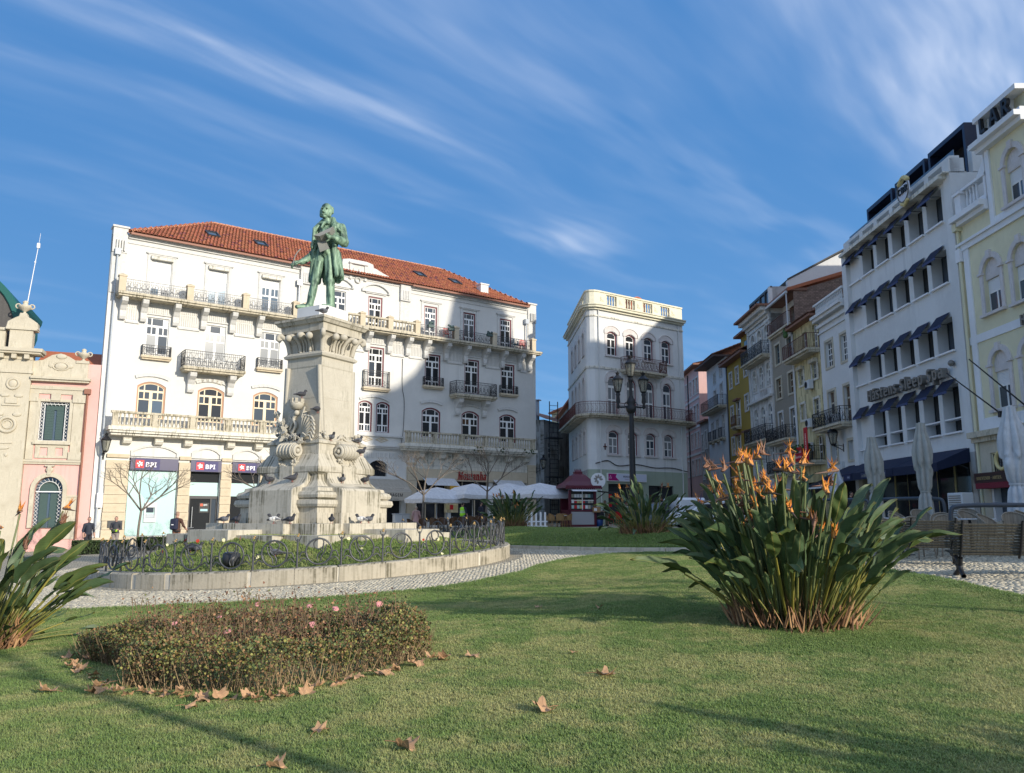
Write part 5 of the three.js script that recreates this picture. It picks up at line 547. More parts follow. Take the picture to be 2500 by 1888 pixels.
{ // grey house
  const h = house('grey_house', 'grey rendered house with a set back top floor, tile hung side and two balconies', 57.25, 62.15), X = h.X, a = [[60.75, 13.2, 1.05, 1.5], [58.05, 13.2, 1.05, 1.5]], b = [[60.85, 10.55, 1.2, 1.5], [58.1, 10.55, 1.15, 1.5]], c = [[60.8, 7.4, 0.95, 2.0], [58.1, 7.4, 1.0, 2.0]], d = [[61.0, 4.9, 1.05, 1.75], [58.3, 4.9, 1.0, 1.75]];
  shell(h, 15.6, M.grey, [a, b, c, d].flatMap((l) => holesOf(h, l))); wset(h, a, { spec: 'six', sash: mat('teal_frame', [0.10, 0.16, 0.17]) }, [M.glass2], -0.2, M.cream); wset(h, b, { spec: 'six', sash: M.board }, [M.glassBrown, M.glass], -0.2, M.cream); wset(h, c, { spec: 'D' }, [M.glass2], -0.2, M.trim); wset(h, d, { spec: 'C' }, [M.glass], -0.2, M.trim);
  obj('lower_wall', ext(poly(rc(0, h.L, 0.6, 6.9), [...holesOf(h, d)]), 0, 0.02), M.whiteCool, h);
  const tp = grp('top_floor', h); obj('wall', bx(0, h.L, 15.6, 18.0, -9, -1.0), M.whiteCool, tp); obj('door', [bx(X(60.4), X(59.4), 15.65, 17.5, -1.0, -0.95)], M.glassBrown, tp); obj('door', bx(X(58.6), X(57.7), 15.65, 17.5, -1.0, -0.95), M.glass, tp); balc(h, 62.1, 57.3, 15.6, 0.95, 1, M.rust, 0.35);
  obj('roof_edge', [bx(-0.2, h.L + 0.2, 18.0, 18.2, -1.2, 0.3)], M.tileOld, h); const sideM = mat('slate_hung_wall', [0.33, 0.22, 0.17], { map: 'brick' }); obj('side_wall', [ext(poly([[0.2, 15], [9, 15], [9, 20.6], [0.2, 17.95]]), 0, 0.1)].map((g) => tr(g.rotateY(PI / 2), h.L, 0, 0)), sideM, h); obj('roof', [quad([[-0.1, 18.2, 0.3], [h.L + 0.25, 18.2, 0.3], [h.L + 0.25, 21.0, -9], [-0.1, 21.0, -9]]), quad([[h.L + 0.25, 17.95, 0.3], [h.L + 0.25, 18.2, 0.3], [h.L + 0.25, 21.0, -9], [h.L + 0.25, 20.75, -9]])], DS(M.tile), h);
  balc(h, 62.1, 57.3, 7.2, 0.95, 3); balc(h, 62.1, 57.3, 4.75, 0.95, 3); obj('gutter', [bx(-0.1, h.L + 0.1, 17.85, 18.0, 0.25, 0.4), rod([h.L - 0.05, 15, 0.3], [h.L - 0.05, 17.9, 0.3], 0.05)], M.paleMetal, h); obj('drainpipe', rod([h.L - 0.05, 1, 0.08], [h.L - 0.05, 15.6, 0.08], 0.05, 0.05, 6), M.paleMetal, h);
}
{ // tall white tiled house
  const h = house('tall_tiled_house', 'tall white tiled house with triple arched windows, curved balconies and a glazed attic', 62.2, 68.6), X = h.X, us = [67.0, 65.15, 63.25], rows = [[14.5, 2.35], [11.95, 1.8], [7.75, 2.7]], hs = [];
  for (const [y, hh] of rows) hs.push(...holesOf(h, us.map((u) => [u, y, 1.05, hh]), 0.5)); const g0 = us.map((u) => [u, 5.0, 1.05, 2.1]); shell(h, 17.6, M.tileWall, [...hs, ...holesOf(h, g0)], 2); for (const [y, hh] of rows) wset(h, us.map((u) => [u, y, 1.05, hh]), { spec: 'C', rise: 0.5 }, y === 11.95 ? [M.glassCurt, M.board] : [M.glassSky, M.glassCurt], -0.2, M.trim); wset(h, g0, { spec: 'C' }, [M.glass2], -0.2, M.trim);
  obj('pilaster', [0.1, 6.1].map((x) => bx(x, x + 0.3, 5, 17.4, 0, 0.1)), M.trim, h); obj('cornice', [...[[17.4, 17.6, 0.15], [17.6, 17.9, 0.4], [17.9, 18.2, 0.75]].map(([y0, y1, z]) => bx(-0.1, h.L, y0, y1, 0, z)), bx(0, h.L, 10.95, 11.15, 0, 0.35), bx(0, h.L, 17.0, 17.1, 0, 0.1)], M.trim, h); obj('eave', bx(-0.3, h.L + 0.2, 18.2, 18.36, -0.5, 1.1), M.tileOld, h);
  const at2 = grp('attic', h); obj('wall', bx(0.4, h.L, 18.3, 19.8, -10, -0.3), M.whiteCool, at2); for (let i = 0; i < 4; i++) obj('pane', bx(0.6 + i * 1.42, 1.85 + i * 1.42, 18.5, 19.65, -0.3, -0.25), i % 2 ? M.glassSky : M.glass2, at2); obj('frame', [bx(0.4, h.L, 19.65, 19.85, -0.3, -0.15), ...range(0, 4, 1).map((i) => bx(0.4 + i * 1.43, 0.58 + i * 1.43, 18.36, 19.65, -0.3, -0.15))], M.frameD, at2);
  const s = ext(poly([[0, 0.6], [18, 0.6], [18, 29], [6, 22.6], [1.5, 20.3], [1.5, 19.8], [0, 19.8]]), -0.4, 0); s.rotateY(PI / 2); obj('gable_wall', tr(s, h.L, 0, -0.05), M.whiteCool, h); obj('roof', [quad([[0, 20.35, -1.5], [h.L + 0.02, 20.35, -1.5], [h.L + 0.02, 29.1, -18], [0, 29.1, -18]]), quad([[h.L + 0.1, 20.3, -1.5], [h.L + 0.1, 20.42, -1.5], [h.L + 0.1, 29.2, -18], [h.L + 0.1, 29.05, -18]])], DS(M.slate), h);
  balc(h, 68.4, 62.4, 14.4, 1.05, 3, M.iron, 0.8); balc(h, 68.4, 62.4, 7.65, 1.15, 3, M.iron, 0.8);
}
{ // ochre house
  const h = house('ochre_house', 'mustard ochre house with white framed windows and a dormer on its roof', 68.7, 76.2), X = h.X, a = [[74.6, 13.55, 0.85, 1.35], [72.4, 13.65, 0.9, 1.4], [69.6, 13.85, 0.95, 1.4]], b = [[74.6, 10.3, 0.9, 1.4], [72.4, 9.8, 1.05, 2.2], [69.65, 10.8, 1.0, 1.3]], c = [[74.6, 7.3, 0.95, 1.5], [72.7, 7.3, 1.0, 1.55], [69.9, 7.6, 1.0, 1.3]];
  shell(h, 15.8, M.ochre, [a, b, c].flatMap((l) => holesOf(h, l))); for (const l of [a, b, c]) wset(h, l, { spec: 'six' }, [M.glass], -0.12, M.trim); obj('eave', bx(-0.2, h.L, 15.8, 16.0, -0.5, 0.7), M.tileOld, h); tilesOn(h, [[-0.2, 16.02, 0.7], [h.L, 16.02, 0.7], [h.L, 18.5, -5], [-0.2, 18.5, -5]], 'roof_tiles', M.tileOld, [0.26, 0.45]); gable(h, 15.8, 18.4, M.ochre);
  const dm = grp('dormer', h); obj('wall', bx(X(73.2), X(68.8), 16, 18.0, -4, -0.7), M.ochre, dm); obj('window', bx(X(72), X(71.2), 16.4, 17.4, -0.72, -0.66), M.glass, dm); obj('roof', bx(X(73.6), X(68.6), 18.0, 18.2, -4.4, -0.1), M.tileOld, dm); balc(h, 73.2, 71.7, 9.65, 0.95, 1, M.rust, 0.6); obj('hood', [[72.4, 12.1], [72.7, 8.95], [69.9, 8.95]].map(([u, y]) => cb(1.5, 0.16, 0.4, X(u), y, 0.15)), M.tileOld, h); obj('corner_stone', bx(0, 0.3, 0.6, 15.8, 0, 0.06), M.slate, h);
}
{ // white house with deep eaves
  const h = house('deep_eaved_house', 'white house with wide dark overhanging eaves and a long iron balcony', 76.3, 84.2), X = h.X, a = [[80.8, 15.0, 0.9, 1.0], [78.2, 15.3, 0.85, 1.0]], b = [[80.8, 12.35, 0.95, 1.9], [78.2, 12.35, 0.95, 2.2]], c = [[82.4, 9.3, 0.9, 1.8], [80.3, 9.3, 0.9, 1.9], [78, 9.4, 0.9, 2.0]];
  shell(h, 16.9, M.whiteCool, [a, b, c].flatMap((l) => holesOf(h, l)), 9); for (const l of [a, b, c]) wset(h, l, { spec: 'six' }, [M.glass, M.glass2], -0.15, M.trim); obj('eave', bx(-0.3, h.L + 0.2, 16.9, 17.08, -0.5, 1.25), mat('dark_soffit', [0.07, 0.05, 0.045]), h); tilesOn(h, [[-0.3, 17.1, 1.25], [h.L + 0.2, 17.1, 1.25], [h.L + 0.2, 19.5, -5], [-0.3, 19.5, -5]], 'roof_tiles', M.tileOld, [0.26, 0.45]); gable(h, 16.9, 19.4, M.whiteCool); balc(h, 83.8, 76.5, 12.25, 1.0, 1); for (const u of [82.4, 80.3, 78]) balc(h, u + 0.6, u - 0.6, 9.2, 0.95, 1, M.iron, 0.45);
}
{ // small grey-white house and the pink one beyond
  const h = house('small_pale_house', 'small pale house in shade between the white house and the pink one', 84.3, 87.9), X = h.X, l = [[87, 8.6, 0.8, 1.8], [85.4, 8.8, 0.8, 1.8], [87, 5.6, 0.8, 1.6], [85.4, 5.8, 0.8, 1.6]]; shell(h, 11.6, M.greyWall, holesOf(h, l)); wset(h, l, { spec: 'six' }, [M.glass2], -0.15, M.trim); obj('eave', bx(0, h.L, 11.6, 11.8, -0.5, 0.4), M.tileOld, h);
  const p = house('pink_house', 'tall dusty pink house with rows of white windows at the far end', 88, 98), PX = p.X, us = [96.6, 94.6, 92.3, 90.4, 88.9], rows = [[15.3, 1.7], [12.2, 1.8], [9.2, 1.7], [6.2, 1.7]], all = rows.map(([y, hh]) => us.map((u) => [u, y, 0.95, hh]));
  shell(p, 18.3, M.pinkDim, all.flatMap((q) => holesOf(p, q)), 12); for (const q of all) wset(p, q, { spec: 'six' }, [M.glass2, M.glassCurt, M.glass], -0.15, M.trim); obj('eave', bx(0, p.L + 0.2, 18.3, 18.5, -0.5, 0.6), M.tileOld, p); obj('band', [8.4, 11.4, 14.6].map((y) => bx(0, p.L, y, y + 0.25, 0, 0.08)), M.trim, p); balc(p, 95, 90, 12.1, 1.0, 1, M.rust, 0.7); obj('roof', [quad([[0, 18.5, 0.6], [p.L + 0.2, 18.5, 0.6], [p.L + 0.2, 20, -6], [0, 20, -6]])], DS(M.tileOld), p); obj('pipe', rod([4.6, 1, 0.1], [4.6, 18, 0.1], 0.07, 0.07, 5), M.iron, p);
  const q = house('dark_red_house', 'dark red house end glimpsed between the corner building and the pink house', 99, 110); shell(q, 13.6, mat('dark_red_plaster', [0.16, 0.05, 0.045], { map: 'plaster' }), []); obj('eave', bx(0, q.L, 13.6, 13.8, -0.5, 0.5), M.tileOld, q);
}
// added unseen buildings right of the frame, heights set for the shade they cast
{ const h = house('added_low_building', 'unseen low building added beyond the right edge to shade benches and path', 6.2, 29.2); shell(h, 8.6, M.creamWall, []); obj('added_upper_floor', bx(0, h.L - 6.5, 8.6, 13, -9, 0), M.creamWall, h); obj('cornice', bx(0, h.L, 8.6, 8.85, -0.5, 0.3), M.trim, h); }
{ // added block out of view; its roofline is shaped to shade the long white building
  const b = thing('added_shade_block', 'unseen tall block added behind the row on the right, shaped for its shadow', 'building', [30, 0, 0], rad(90)), P = [[23.2, 0], [23.2, 26.6], [26, 26.7], [27.8, 27.4], [31.5, 30.6], [32.2, 33], [34.2, 33], [35, 30.3], [38.5, 25.5], [41.6, 25.2], [45, 24], [47.8, 23.4], [49.5, 24.2], [53, 25.4], [56, 24.2], [56, 0]]; obj('wall', ext(poly(P), 0, 5), M.creamWall, b); obj('roof', ext(poly(P.slice(1, -1).concat(P.slice(1, -1).map(([a, c]) => [a, c + 0.2]).reverse())), 0, 5.2), M.tileOld, b);
}
// ---------- narrow street between the long building and the corner building ----------
{
  const a = thing('side_street_house', 'grey rendered house in shade closing the gap right of the long white building', 'building', [3.2, 0, -80], rad(62)); wall(a, rc(0, 7, 0.5, 11.2), holesOf({ X: (u) => u }, [[1.2, 4, 0.8, 1.6], [3.2, 4, 0.8, 1.6], [1.2, 7.4, 0.8, 1.6], [3.4, 7.4, 0.8, 1.6]]), M.greyWall, 0.4); obj('wall', bx(0, 7, 0.5, 11.2, -6, -0.4), M.greyWall, a); for (const [x, y] of [[1.2, 4], [3.2, 4], [1.2, 7.4], [3.4, 7.4]]) win(a, x, y, { w: 0.8, h: 1.6, spec: 'six' }, -0.2, [M.glass]); obj('roof', [quad([[-0.3, 11.2, 0.4], [7.3, 11.2, 0.4], [7.3, 12.6, -3], [-0.3, 12.6, -3]])], DS(M.tileOld), a); obj('chimney', [rod([0.6, 11, -1], [0.6, 13.2, -1], 0.2), cb(0.6, 0.1, 0.6, 0.6, 13.3, -1)], M.zinc, a);
  const l = thing('fire_escape', 'dark iron ladder tower climbing the wall in the narrow street', 'ladder', [4.1, 1, -78.5], 0.4); for (const x of [-0.45, 0.45]) obj('post', rod([x, 0, 0], [x, 11.8, 0], 0.05, 0.05, 5), M.iron, l); for (let i = 0; i < 26; i++) obj('rung', rod([-0.45, 0.4 + i * 0.44, 0], [0.45, 0.4 + i * 0.44, 0], 0.025, 0.025, 4), M.iron, l); obj('landing', [cb(1.6, 0.1, 1, 0.2, 4.4, -0.4), cb(1.6, 0.1, 1, 0.2, 8.2, -0.4)], M.iron, l);
  const st = (nm, lab, x, d, ry, L, top, m, rm, n) => { const h = thing(nm, lab, 'building', [x, 0, -d], ry), w = []; for (let i = 0; i < n; i++) for (const y of [4.4, 7.6, 10.8]) if (y + 2 < top) w.push([0.9 + i * ((L - 1) / n) + 0.3, y, 0.85, 1.7]); wall(h, rc(0, L, 0.5, top), holesOf({ X: (u) => u }, w), m, 0.4); obj('wall', bx(0, L, 0.5, top, -8, -0.4), m, h); for (const [u, y, ww, hh] of w) win(h, u, y, { w: ww, h: hh, spec: 'six' }, -0.2, [M.glass, M.glass2]); obj('eave', bx(-0.2, L + 0.2, top, top + 0.2, -0.5, 0.5), rm, h); obj('roof', [quad([[-0.2, top + 0.2, 0.5], [L + 0.2, top + 0.2, 0.5], [L + 0.2, top + 2.2, -4], [-0.2, top + 2.2, -4]]), quad([[L, top, 0], [L, top + 2.1, -4], [L, top, -8]]), quad([[0, top, 0], [0, top + 2.1, -4], [0, top, -8]])], DS(rm), h); acUnit({ ...h, X: (u) => u, add: (o) => h.add(o) }, L * 0.5, 6); return h; };
  st('shaded_street_house', 'pale lilac grey house with red tiled roof on the right of the narrow street', 5.6, 98, rad(-88), 22, 13.2, M.greyWall, M.tile, 7);
  st('yellow_gabled_house', 'sunlit cream house with a tiled gable above the narrow street', 5.9, 118, rad(-75), 16, 16.6, M.creamWall, M.tile, 4);
}
// ---------- sculpting: surfaces of smoothly joined capsules and ellipsoids ----------
function surfaceNets(lo, hi, cell, f, color) {
  const n = [0, 1, 2].map((i) => Math.ceil((hi[i] - lo[i]) / cell) + 1), [nx, ny, nz] = n, v = new Float32Array(nx * ny * nz), id = new Int32Array(nx * ny * nz).fill(-1), P = [], ix = [], at3 = (i, j, k) => i + nx * (j + ny * k);
  for (let k = 0; k < nz; k++) for (let j = 0; j < ny; j++) for (let i = 0; i < nx; i++) v[at3(i, j, k)] = f(lo[0] + i * cell, lo[1] + j * cell, lo[2] + k * cell);
  for (let k = 0; k < nz - 1; k++) for (let j = 0; j < ny - 1; j++) for (let i = 0; i < nx - 1; i++) {
    let m = 0, x = 0, y = 0, z = 0, c = 0; for (let q = 0; q < 8; q++) if (v[at3(i + (q & 1), j + ((q >> 1) & 1), k + (q >> 2))] < 0) m |= 1 << q; if (m === 0 || m === 255) continue;
    for (let a = 0; a < 8; a++) for (const e of [1, 2, 4]) { if (a & e) continue; const b = a | e; if (((m >> a) & 1) === ((m >> b) & 1)) continue; const va = v[at3(i + (a & 1), j + ((a >> 1) & 1), k + (a >> 2))], vb = v[at3(i + (b & 1), j + ((b >> 1) & 1), k + (b >> 2))], t = va / (va - vb); x += (a & 1) + (e === 1 ? t : 0); y += ((a >> 1) & 1) + (e === 2 ? t : 0); z += (a >> 2) + (e === 4 ? t : 0); c++; }
    id[at3(i, j, k)] = P.length / 3; P.push(lo[0] + (i + x / c) * cell, lo[1] + (j + y / c) * cell, lo[2] + (k + z / c) * cell);
  }
  for (let k = 1; k < nz - 1; k++) for (let j = 1; j < ny - 1; j++) for (let i = 1; i < nx - 1; i++) {
    const s = v[at3(i, j, k)] < 0; for (const [o, a, b] of [[[1, 0, 0], [0, 1, 0], [0, 0, 1]], [[0, 1, 0], [0, 0, 1], [1, 0, 0]], [[0, 0, 1], [1, 0, 0], [0, 1, 0]]]) {
      const q = v[at3(i + o[0], j + o[1], k + o[2])] < 0; if (s === q) continue; const A = id[at3(i, j, k)], B = id[at3(i - a[0], j - a[1], k - a[2])], Cc = id[at3(i - a[0] - b[0], j - a[1] - b[1], k - a[2] - b[2])], D = id[at3(i - b[0], j - b[1], k - b[2])]; if (min(A, B, Cc, D) < 0) continue; s ? ix.push(A, B, Cc, A, Cc, D) : ix.push(A, Cc, B, A, D, Cc);
    }
  }
  const g = new THREE.BufferGeometry(), N = new Float32Array(P.length), h = cell * 0.5; for (let i = 0; i < P.length; i += 3) { const [x, y, z] = [P[i], P[i + 1], P[i + 2]], a = f(x + h, y, z) - f(x - h, y, z), b = f(x, y + h, z) - f(x, y - h, z), c = f(x, y, z + h) - f(x, y, z - h), L = hypot(a, b, c) || 1; N[i] = a / L; N[i + 1] = b / L; N[i + 2] = c / L; }
  g.setAttribute('position', new THREE.Float32BufferAttribute(P, 3)); g.setAttribute('normal', new THREE.BufferAttribute(N, 3)); g.setIndex(ix); boxUV(g); if (color) tint(g, (i) => color(P[i * 3], P[i * 3 + 1], P[i * 3 + 2])); return g;
}
const capsule = (x, y, z, b) => { const [A, ra, B, rb] = b, dx = B[0] - A[0], dy = B[1] - A[1], dz = B[2] - A[2], t = clamp(((x - A[0]) * dx + (y - A[1]) * dy + (z - A[2]) * dz) / (dx * dx + dy * dy + dz * dz + 1e-9)); return hypot(x - A[0] - t * dx, y - A[1] - t * dy, z - A[2] - t * dz) - mix(ra, rb, t); };
const ellip = (x, y, z, b) => { const [c, r] = b, a = hypot((x - c[0]) / r[0], (y - c[1]) / r[1], (z - c[2]) / r[2]); return (a - 1) * min(r[0], r[1], r[2]); };
const bone = (x, y, z, b) => (b.length > 3 ? capsule(x, y, z, b) : ellip(x, y, z, b));
function blend(parts, k) { return (x, y, z) => { let d = 1e3; for (const b of parts) { const e = bone(x, y, z, b); if (e - d > k) continue; const h = clamp(0.5 + (0.5 * (d - e)) / k); d = mix(d, e, h) - k * h * (1 - h); } return d; }; }
function sculpt(parts, cell, k, color) { const lo = [9, 9, 9], hi = [-9, -9, -9]; for (const b of parts) { const pts = b.length > 3 ? [[b[0], b[1]], [b[2], b[3]]] : [[b[0], max(...b[1])]]; for (const [p, r] of pts) for (let i = 0; i < 3; i++) { lo[i] = min(lo[i], p[i] - r - cell * 3); hi[i] = max(hi[i], p[i] + r + cell * 3); } } return surfaceNets(lo, hi, cell, blend(parts, k), color); }
function hand(p, dir, up, s = 1, curl = 0.4) { // palm and five unequal fingers; dir points along the fingers, up away from the palm
  const D = new V3(...dir).normalize(), U = new V3(...up).normalize(), S = D.clone().cross(U).normalize(), P = new V3(...p), q = (a, b, c) => P.clone().addScaledVector(D, a * s).addScaledVector(S, b * s).addScaledVector(U, c * s).toArray(), o = [[q(-0.01, 0, 0), 0.028 * s, q(0.05, 0, 0), 0.034 * s]];
  [-0.03, -0.01, 0.01, 0.03].forEach((b, i) => { const L = [0.05, 0.06, 0.056, 0.043][i]; o.push([q(0.07, b, 0), 0.0105 * s, q(0.07 + L * 0.6, b, -curl * 0.02), 0.0095 * s], [q(0.07 + L * 0.6, b, -curl * 0.02), 0.0095 * s, q(0.07 + L * (1 - curl * 0.5), b, -curl * 0.07), 0.008 * s]); });
  o.push([q(0.01, -0.03, 0), 0.013 * s, q(0.055, -0.058, -0.01), 0.01 * s], [q(0.055, -0.058, -0.01), 0.01 * s, q(0.085, -0.05, -0.025), 0.009 * s]); return o;
}
// ---------- the monument ----------
function loft(list) { // list of [ring of x,z points, y]; flat sides, closed on top
  const p = []; for (let k = 0; k < list.length - 1; k++) { const [A, ya] = list[k], [B, yb] = list[k + 1]; for (let i = 0; i < A.length; i++) { const j = (i + 1) % A.length, a = [A[i][0], ya, A[i][1]], b = [A[j][0], ya, A[j][1]], c = [B[j][0], yb, B[j][1]], d = [B[i][0], yb, B[i][1]]; p.push(...a, ...c, ...b, ...a, ...d, ...c); } }
  const [T0, y] = list.at(-1); for (let i = 1; i < T0.length - 1; i++) p.push(T0[0][0], y, T0[0][1], T0[i + 1][0], y, T0[i + 1][1], T0[i][0], y, T0[i][1]);
  const g = new THREE.BufferGeometry(); g.setAttribute('position', new THREE.Float32BufferAttribute(p, 3)); g.computeVertexNormals(); return boxUV(g);
}
const sq = (a, c = 0) => (c ? [[a, -a + c], [a, a - c], [a - c, a], [-a + c, a], [-a, a - c], [-a, -a + c], [-a + c, -a], [a - c, -a]] : [[a, -a], [a, a], [-a, a], [-a, -a]]);
const cross = (a, t, b) => [0, 1, 2, 3].flatMap((k) => [[a, -b / 2], [a + t, -b / 2], [a + t, b / 2], [a, b / 2], [a, a]].map(([x, z]) => { for (let i = 0; i < k; i++) [x, z] = [-z, x]; return [x, z]; }));
{
  const m = thing('statue_pedestal', 'tall pale limestone pedestal with leafy capital, volutes and carved coat of arms', 'pedestal', [MON[0], 0, -MON[1]], rad(-30)), L = M.lime, D = M.limeDark, st = (...l) => l.map(([a, y]) => [sq(a), y]);
  for (const [p, y0, y1] of [[cross(2.75, 0.35, 3.2), 0.85, 1.14], [cross(2.05, 0.22, 2.2), 1.1, 1.42]]) obj('step', loft([[p, y0], [p, y1]]), D, m);
  for (const [x, z] of [[2.9, -0.2], [-0.4, 2.6]]) obj('step_block', tr(rbox(1.5, 0.34, 1.5, 0.015), x, 1.1, z), D, m);
  obj('base', loft(st([1.43, 1.4], [1.43, 1.84], [1.52, 1.86], [1.56, 1.93], [1.54, 2.03], [1.44, 2.06], [1.5, 2.1], [1.52, 2.17], [1.48, 2.24], [1.38, 2.28], [1.36, 2.36], [1.2, 2.4], [1.08, 2.55], [1.04, 2.72], [1.08, 2.76])), D, m);
  for (let k = 0; k < 4; k++) { const g = ext(poly([[0.5, 1.4], [1.7, 1.4], [1.7, 2.28], [1.66, 2.33], [1.45, 2.38], [1.26, 2.48], [1.16, 2.62], [1.13, 2.76], [0.5, 2.76]]), -0.8, 0.8, 0.02); g.rotateY(-PI / 2 + (k * PI) / 2); obj('block', boxUV(g), D, m); }
  obj('ledge', loft(st([1.1, 2.76], [1.16, 2.8], [1.16, 2.94], [1.0, 3.2], [0.96, 3.28], [0.94, 3.3])), D, m);
  obj('middle', loft(st([0.93, 3.3], [0.93, 3.57], [0.98, 3.59], [0.98, 3.65], [0.8, 3.78], [0.76, 3.86])), D, m);
  obj('shaft', loft(st([0.735, 3.86], [0.70, 4.88])), L, m); obj('shaft', loft(st([0.697, 4.895], [0.645, 5.78], [0.66, 5.82], [0.66, 6.06])), L, m); obj('joint', loft(st([0.69, 4.87], [0.69, 4.9])), M.mortar, m);
  for (const [x, z] of sq(1)) { const g = new THREE.CylinderGeometry(0.085, 0.1, 1.95, 4, 1); g.rotateY(PI / 4); g.rotateX(z * 0.045); g.rotateZ(-x * -0.045); obj('corner_strip', tr(g, x * 0.645, 4.84, z * 0.645), L, m); }
  obj('moulding', loft(st([0.66, 6.06], [0.73, 6.09], [0.75, 6.15], [0.7, 6.19], [0.67, 6.24])), L, m);
  obj('bell', loft(st([0.6, 6.22], [0.6, 6.5], [0.66, 6.7], [0.76, 6.84])), L, m);
  obj('abacus', loft(st([0.8, 6.8], [0.82, 7.0], [0.88, 7.02], [0.93, 7.1], [0.96, 7.12], [0.96, 7.19], [0.7, 7.27])), D, m);
  obj('plinth', loft([[sq(0.6, 0.17), 7.2], [sq(0.6, 0.17), 7.6]]), M.whiteCool, m);
  for (let k = 0; k < 4; k++) {
    const f = grp('face', m); f.rotation.y = (k * PI) / 2; const put = (n, g, mm = L) => { const o = obj(n, g, mm, m); o.rotation.y = (k * PI) / 2; return o; }; m.remove(f);
    const leaf = (x, s, big) => put('capital_leaf', [tube([[x - s * 0.02, 6.24, 0.63], [x, 6.45, 0.66], [x + s * 0.04, 6.62, 0.76], [x + s * 0.12, 6.72, 0.86], [x + s * 0.2, 6.7, 0.9]], big ? 0.058 : 0.03, 6, 14), tube([[x + s * 0.1, 6.24, 0.63], [x + s * 0.1, 6.4, 0.66], [x + s * 0.13, 6.58, 0.76], [x + s * 0.2, 6.66, 0.84]], 0.022, 5, 12), tr(new THREE.SphereGeometry(0.105, 9, 7), x + s * 0.2, 6.64, 0.92), tr(new THREE.ConeGeometry(0.06, 0.26, 5), x, 6.4, 0.65)]);
    leaf(-0.2, -1, true); leaf(0.2, 1, true); put('capital_leaf', [tr(new THREE.SphereGeometry(0.12, 8, 6).scale(1, 0.9, 1.1), 0, 6.7, 0.84), tube([[-0.05, 6.24, 0.63], [-0.06, 6.5, 0.67], [-0.02, 6.68, 0.8]], 0.03, 5), tube([[0.05, 6.24, 0.63], [0.06, 6.5, 0.67], [0.02, 6.68, 0.8]], 0.03, 5)]);
    put('corner_volute', [tube([[0.62, 6.25, 0.62], [0.66, 6.5, 0.66], [0.74, 6.7, 0.74], [0.84, 6.78, 0.84], [0.87, 6.68, 0.87], [0.81, 6.62, 0.81]], 0.075, 7, 18)]);
    put('die', bx(-0.3, 0.3, 2.95, 3.64, 0.9, 1.07), D); put('die', bx(-0.24, 0.24, 2.4, 2.96, 1.05, 1.2), D);
    put('volute', [tr(new THREE.CylinderGeometry(0.2, 0.2, 0.62, 14).rotateZ(PI / 2), 0, 3.38, 1.12), ...range(-2, 2, 1).map((i) => tr(new THREE.TorusGeometry(0.2, 0.03, 5, 16).rotateY(PI / 2), i * 0.12, 3.38, 1.12)), ...[-0.33, 0.33].map((x) => [tr(new THREE.TorusGeometry(0.13, 0.05, 6, 16).rotateY(PI / 2), x, 3.38, 1.12), tr(new THREE.SphereGeometry(0.07, 8, 6), x, 3.38, 1.12)])], L);
    put('garland', range(0, 90, 1).map(() => { const a = PI + rnd() * PI, R = 0.29 + rr(-0.06, 0.06); return tr(new THREE.IcosahedronGeometry(rr(0.03, 0.05), 0), R * cos(a) * 1.0, 3.22 + R * sin(a) * 1.05, 1.12 + rr(-0.05, 0.06)); }), L);
    if (k !== 0) put('swag', [tube([[-0.66, 3.86, 0.82], [-0.4, 3.7, 0.9], [-0.18, 3.72, 0.92], [0, 3.86, 0.86]], 0.035, 5, 14), tube([[0.66, 3.86, 0.82], [0.4, 3.7, 0.9], [0.18, 3.72, 0.92], [0, 3.86, 0.86]], 0.035, 5, 14), ...range(0, 26, 1).map(() => tr(new THREE.IcosahedronGeometry(rr(0.03, 0.06), 0), pick([-0.66, 0.66, 0]) + rr(-0.1, 0.1), 3.82 + rr(-0.12, 0.12), 0.85 + rr(0, 0.08)))], L);
  }
  // coat of arms on the left face: mural crown, shield, branches and a palm
  obj('mural_crown', [tr(lathe([[0.0, -0.1], [0.12, -0.1], [0.2, 0.02], [0.2, 0.1], [0.17, 0.1], [0.1, 0]], 16), 0.02, 4.66, 0.92), ...range(0, 7, 1).map((i) => { const a = (i / 8) * 2 * PI; return tr(cb(0.08, 0.13, 0.06).rotateY(-a + PI / 2), 0.02 + 0.18 * cos(a), 4.8, 0.92 + 0.18 * sin(a)); })], L, m);
  obj('shield', [ext(poly([[-0.3, 0.36], [-0.3, -0.1], [0, -0.4], [0.3, -0.1], [0.3, 0.36], [0.1, 0.42], [-0.1, 0.42]]), 0, 0.12, 0.03)].map((g) => tr(g, -0.02, 4.12, 0.76)), L, m); obj('shield_bearing', [tube([[-0.1, 3.9, 0.92], [0.06, 4.1, 0.94], [-0.06, 4.3, 0.93], [0.05, 4.45, 0.92]], 0.05, 6), tr(new THREE.SphereGeometry(0.08, 8, 6), 0.06, 4.46, 0.94), tube([[-0.18, 4.0, 0.92], [-0.1, 4.2, 0.93], [-0.2, 4.36, 0.92]], 0.035, 5)], L, m);
  for (let i = 0; i < 8; i++) { const a = 1.15 - i * 0.17, r = 0.78 - abs(i - 2) * 0.05; obj('palm_leaf', [tube([[0.16, 3.72, 0.84], [0.16 + r * 0.5 * cos(a) + 0.04, 3.72 + r * 0.55 * sin(a) + 0.06, 1.0], [0.16 + r * 0.9 * cos(a), 3.72 + r * 0.9 * sin(a) + 0.1, 1.0], [0.16 + r * 1.02 * cos(a - 0.12), 3.72 + r * 0.9 * sin(a - 0.12), 0.98]], 0.034, 5, 14)], L, m); }
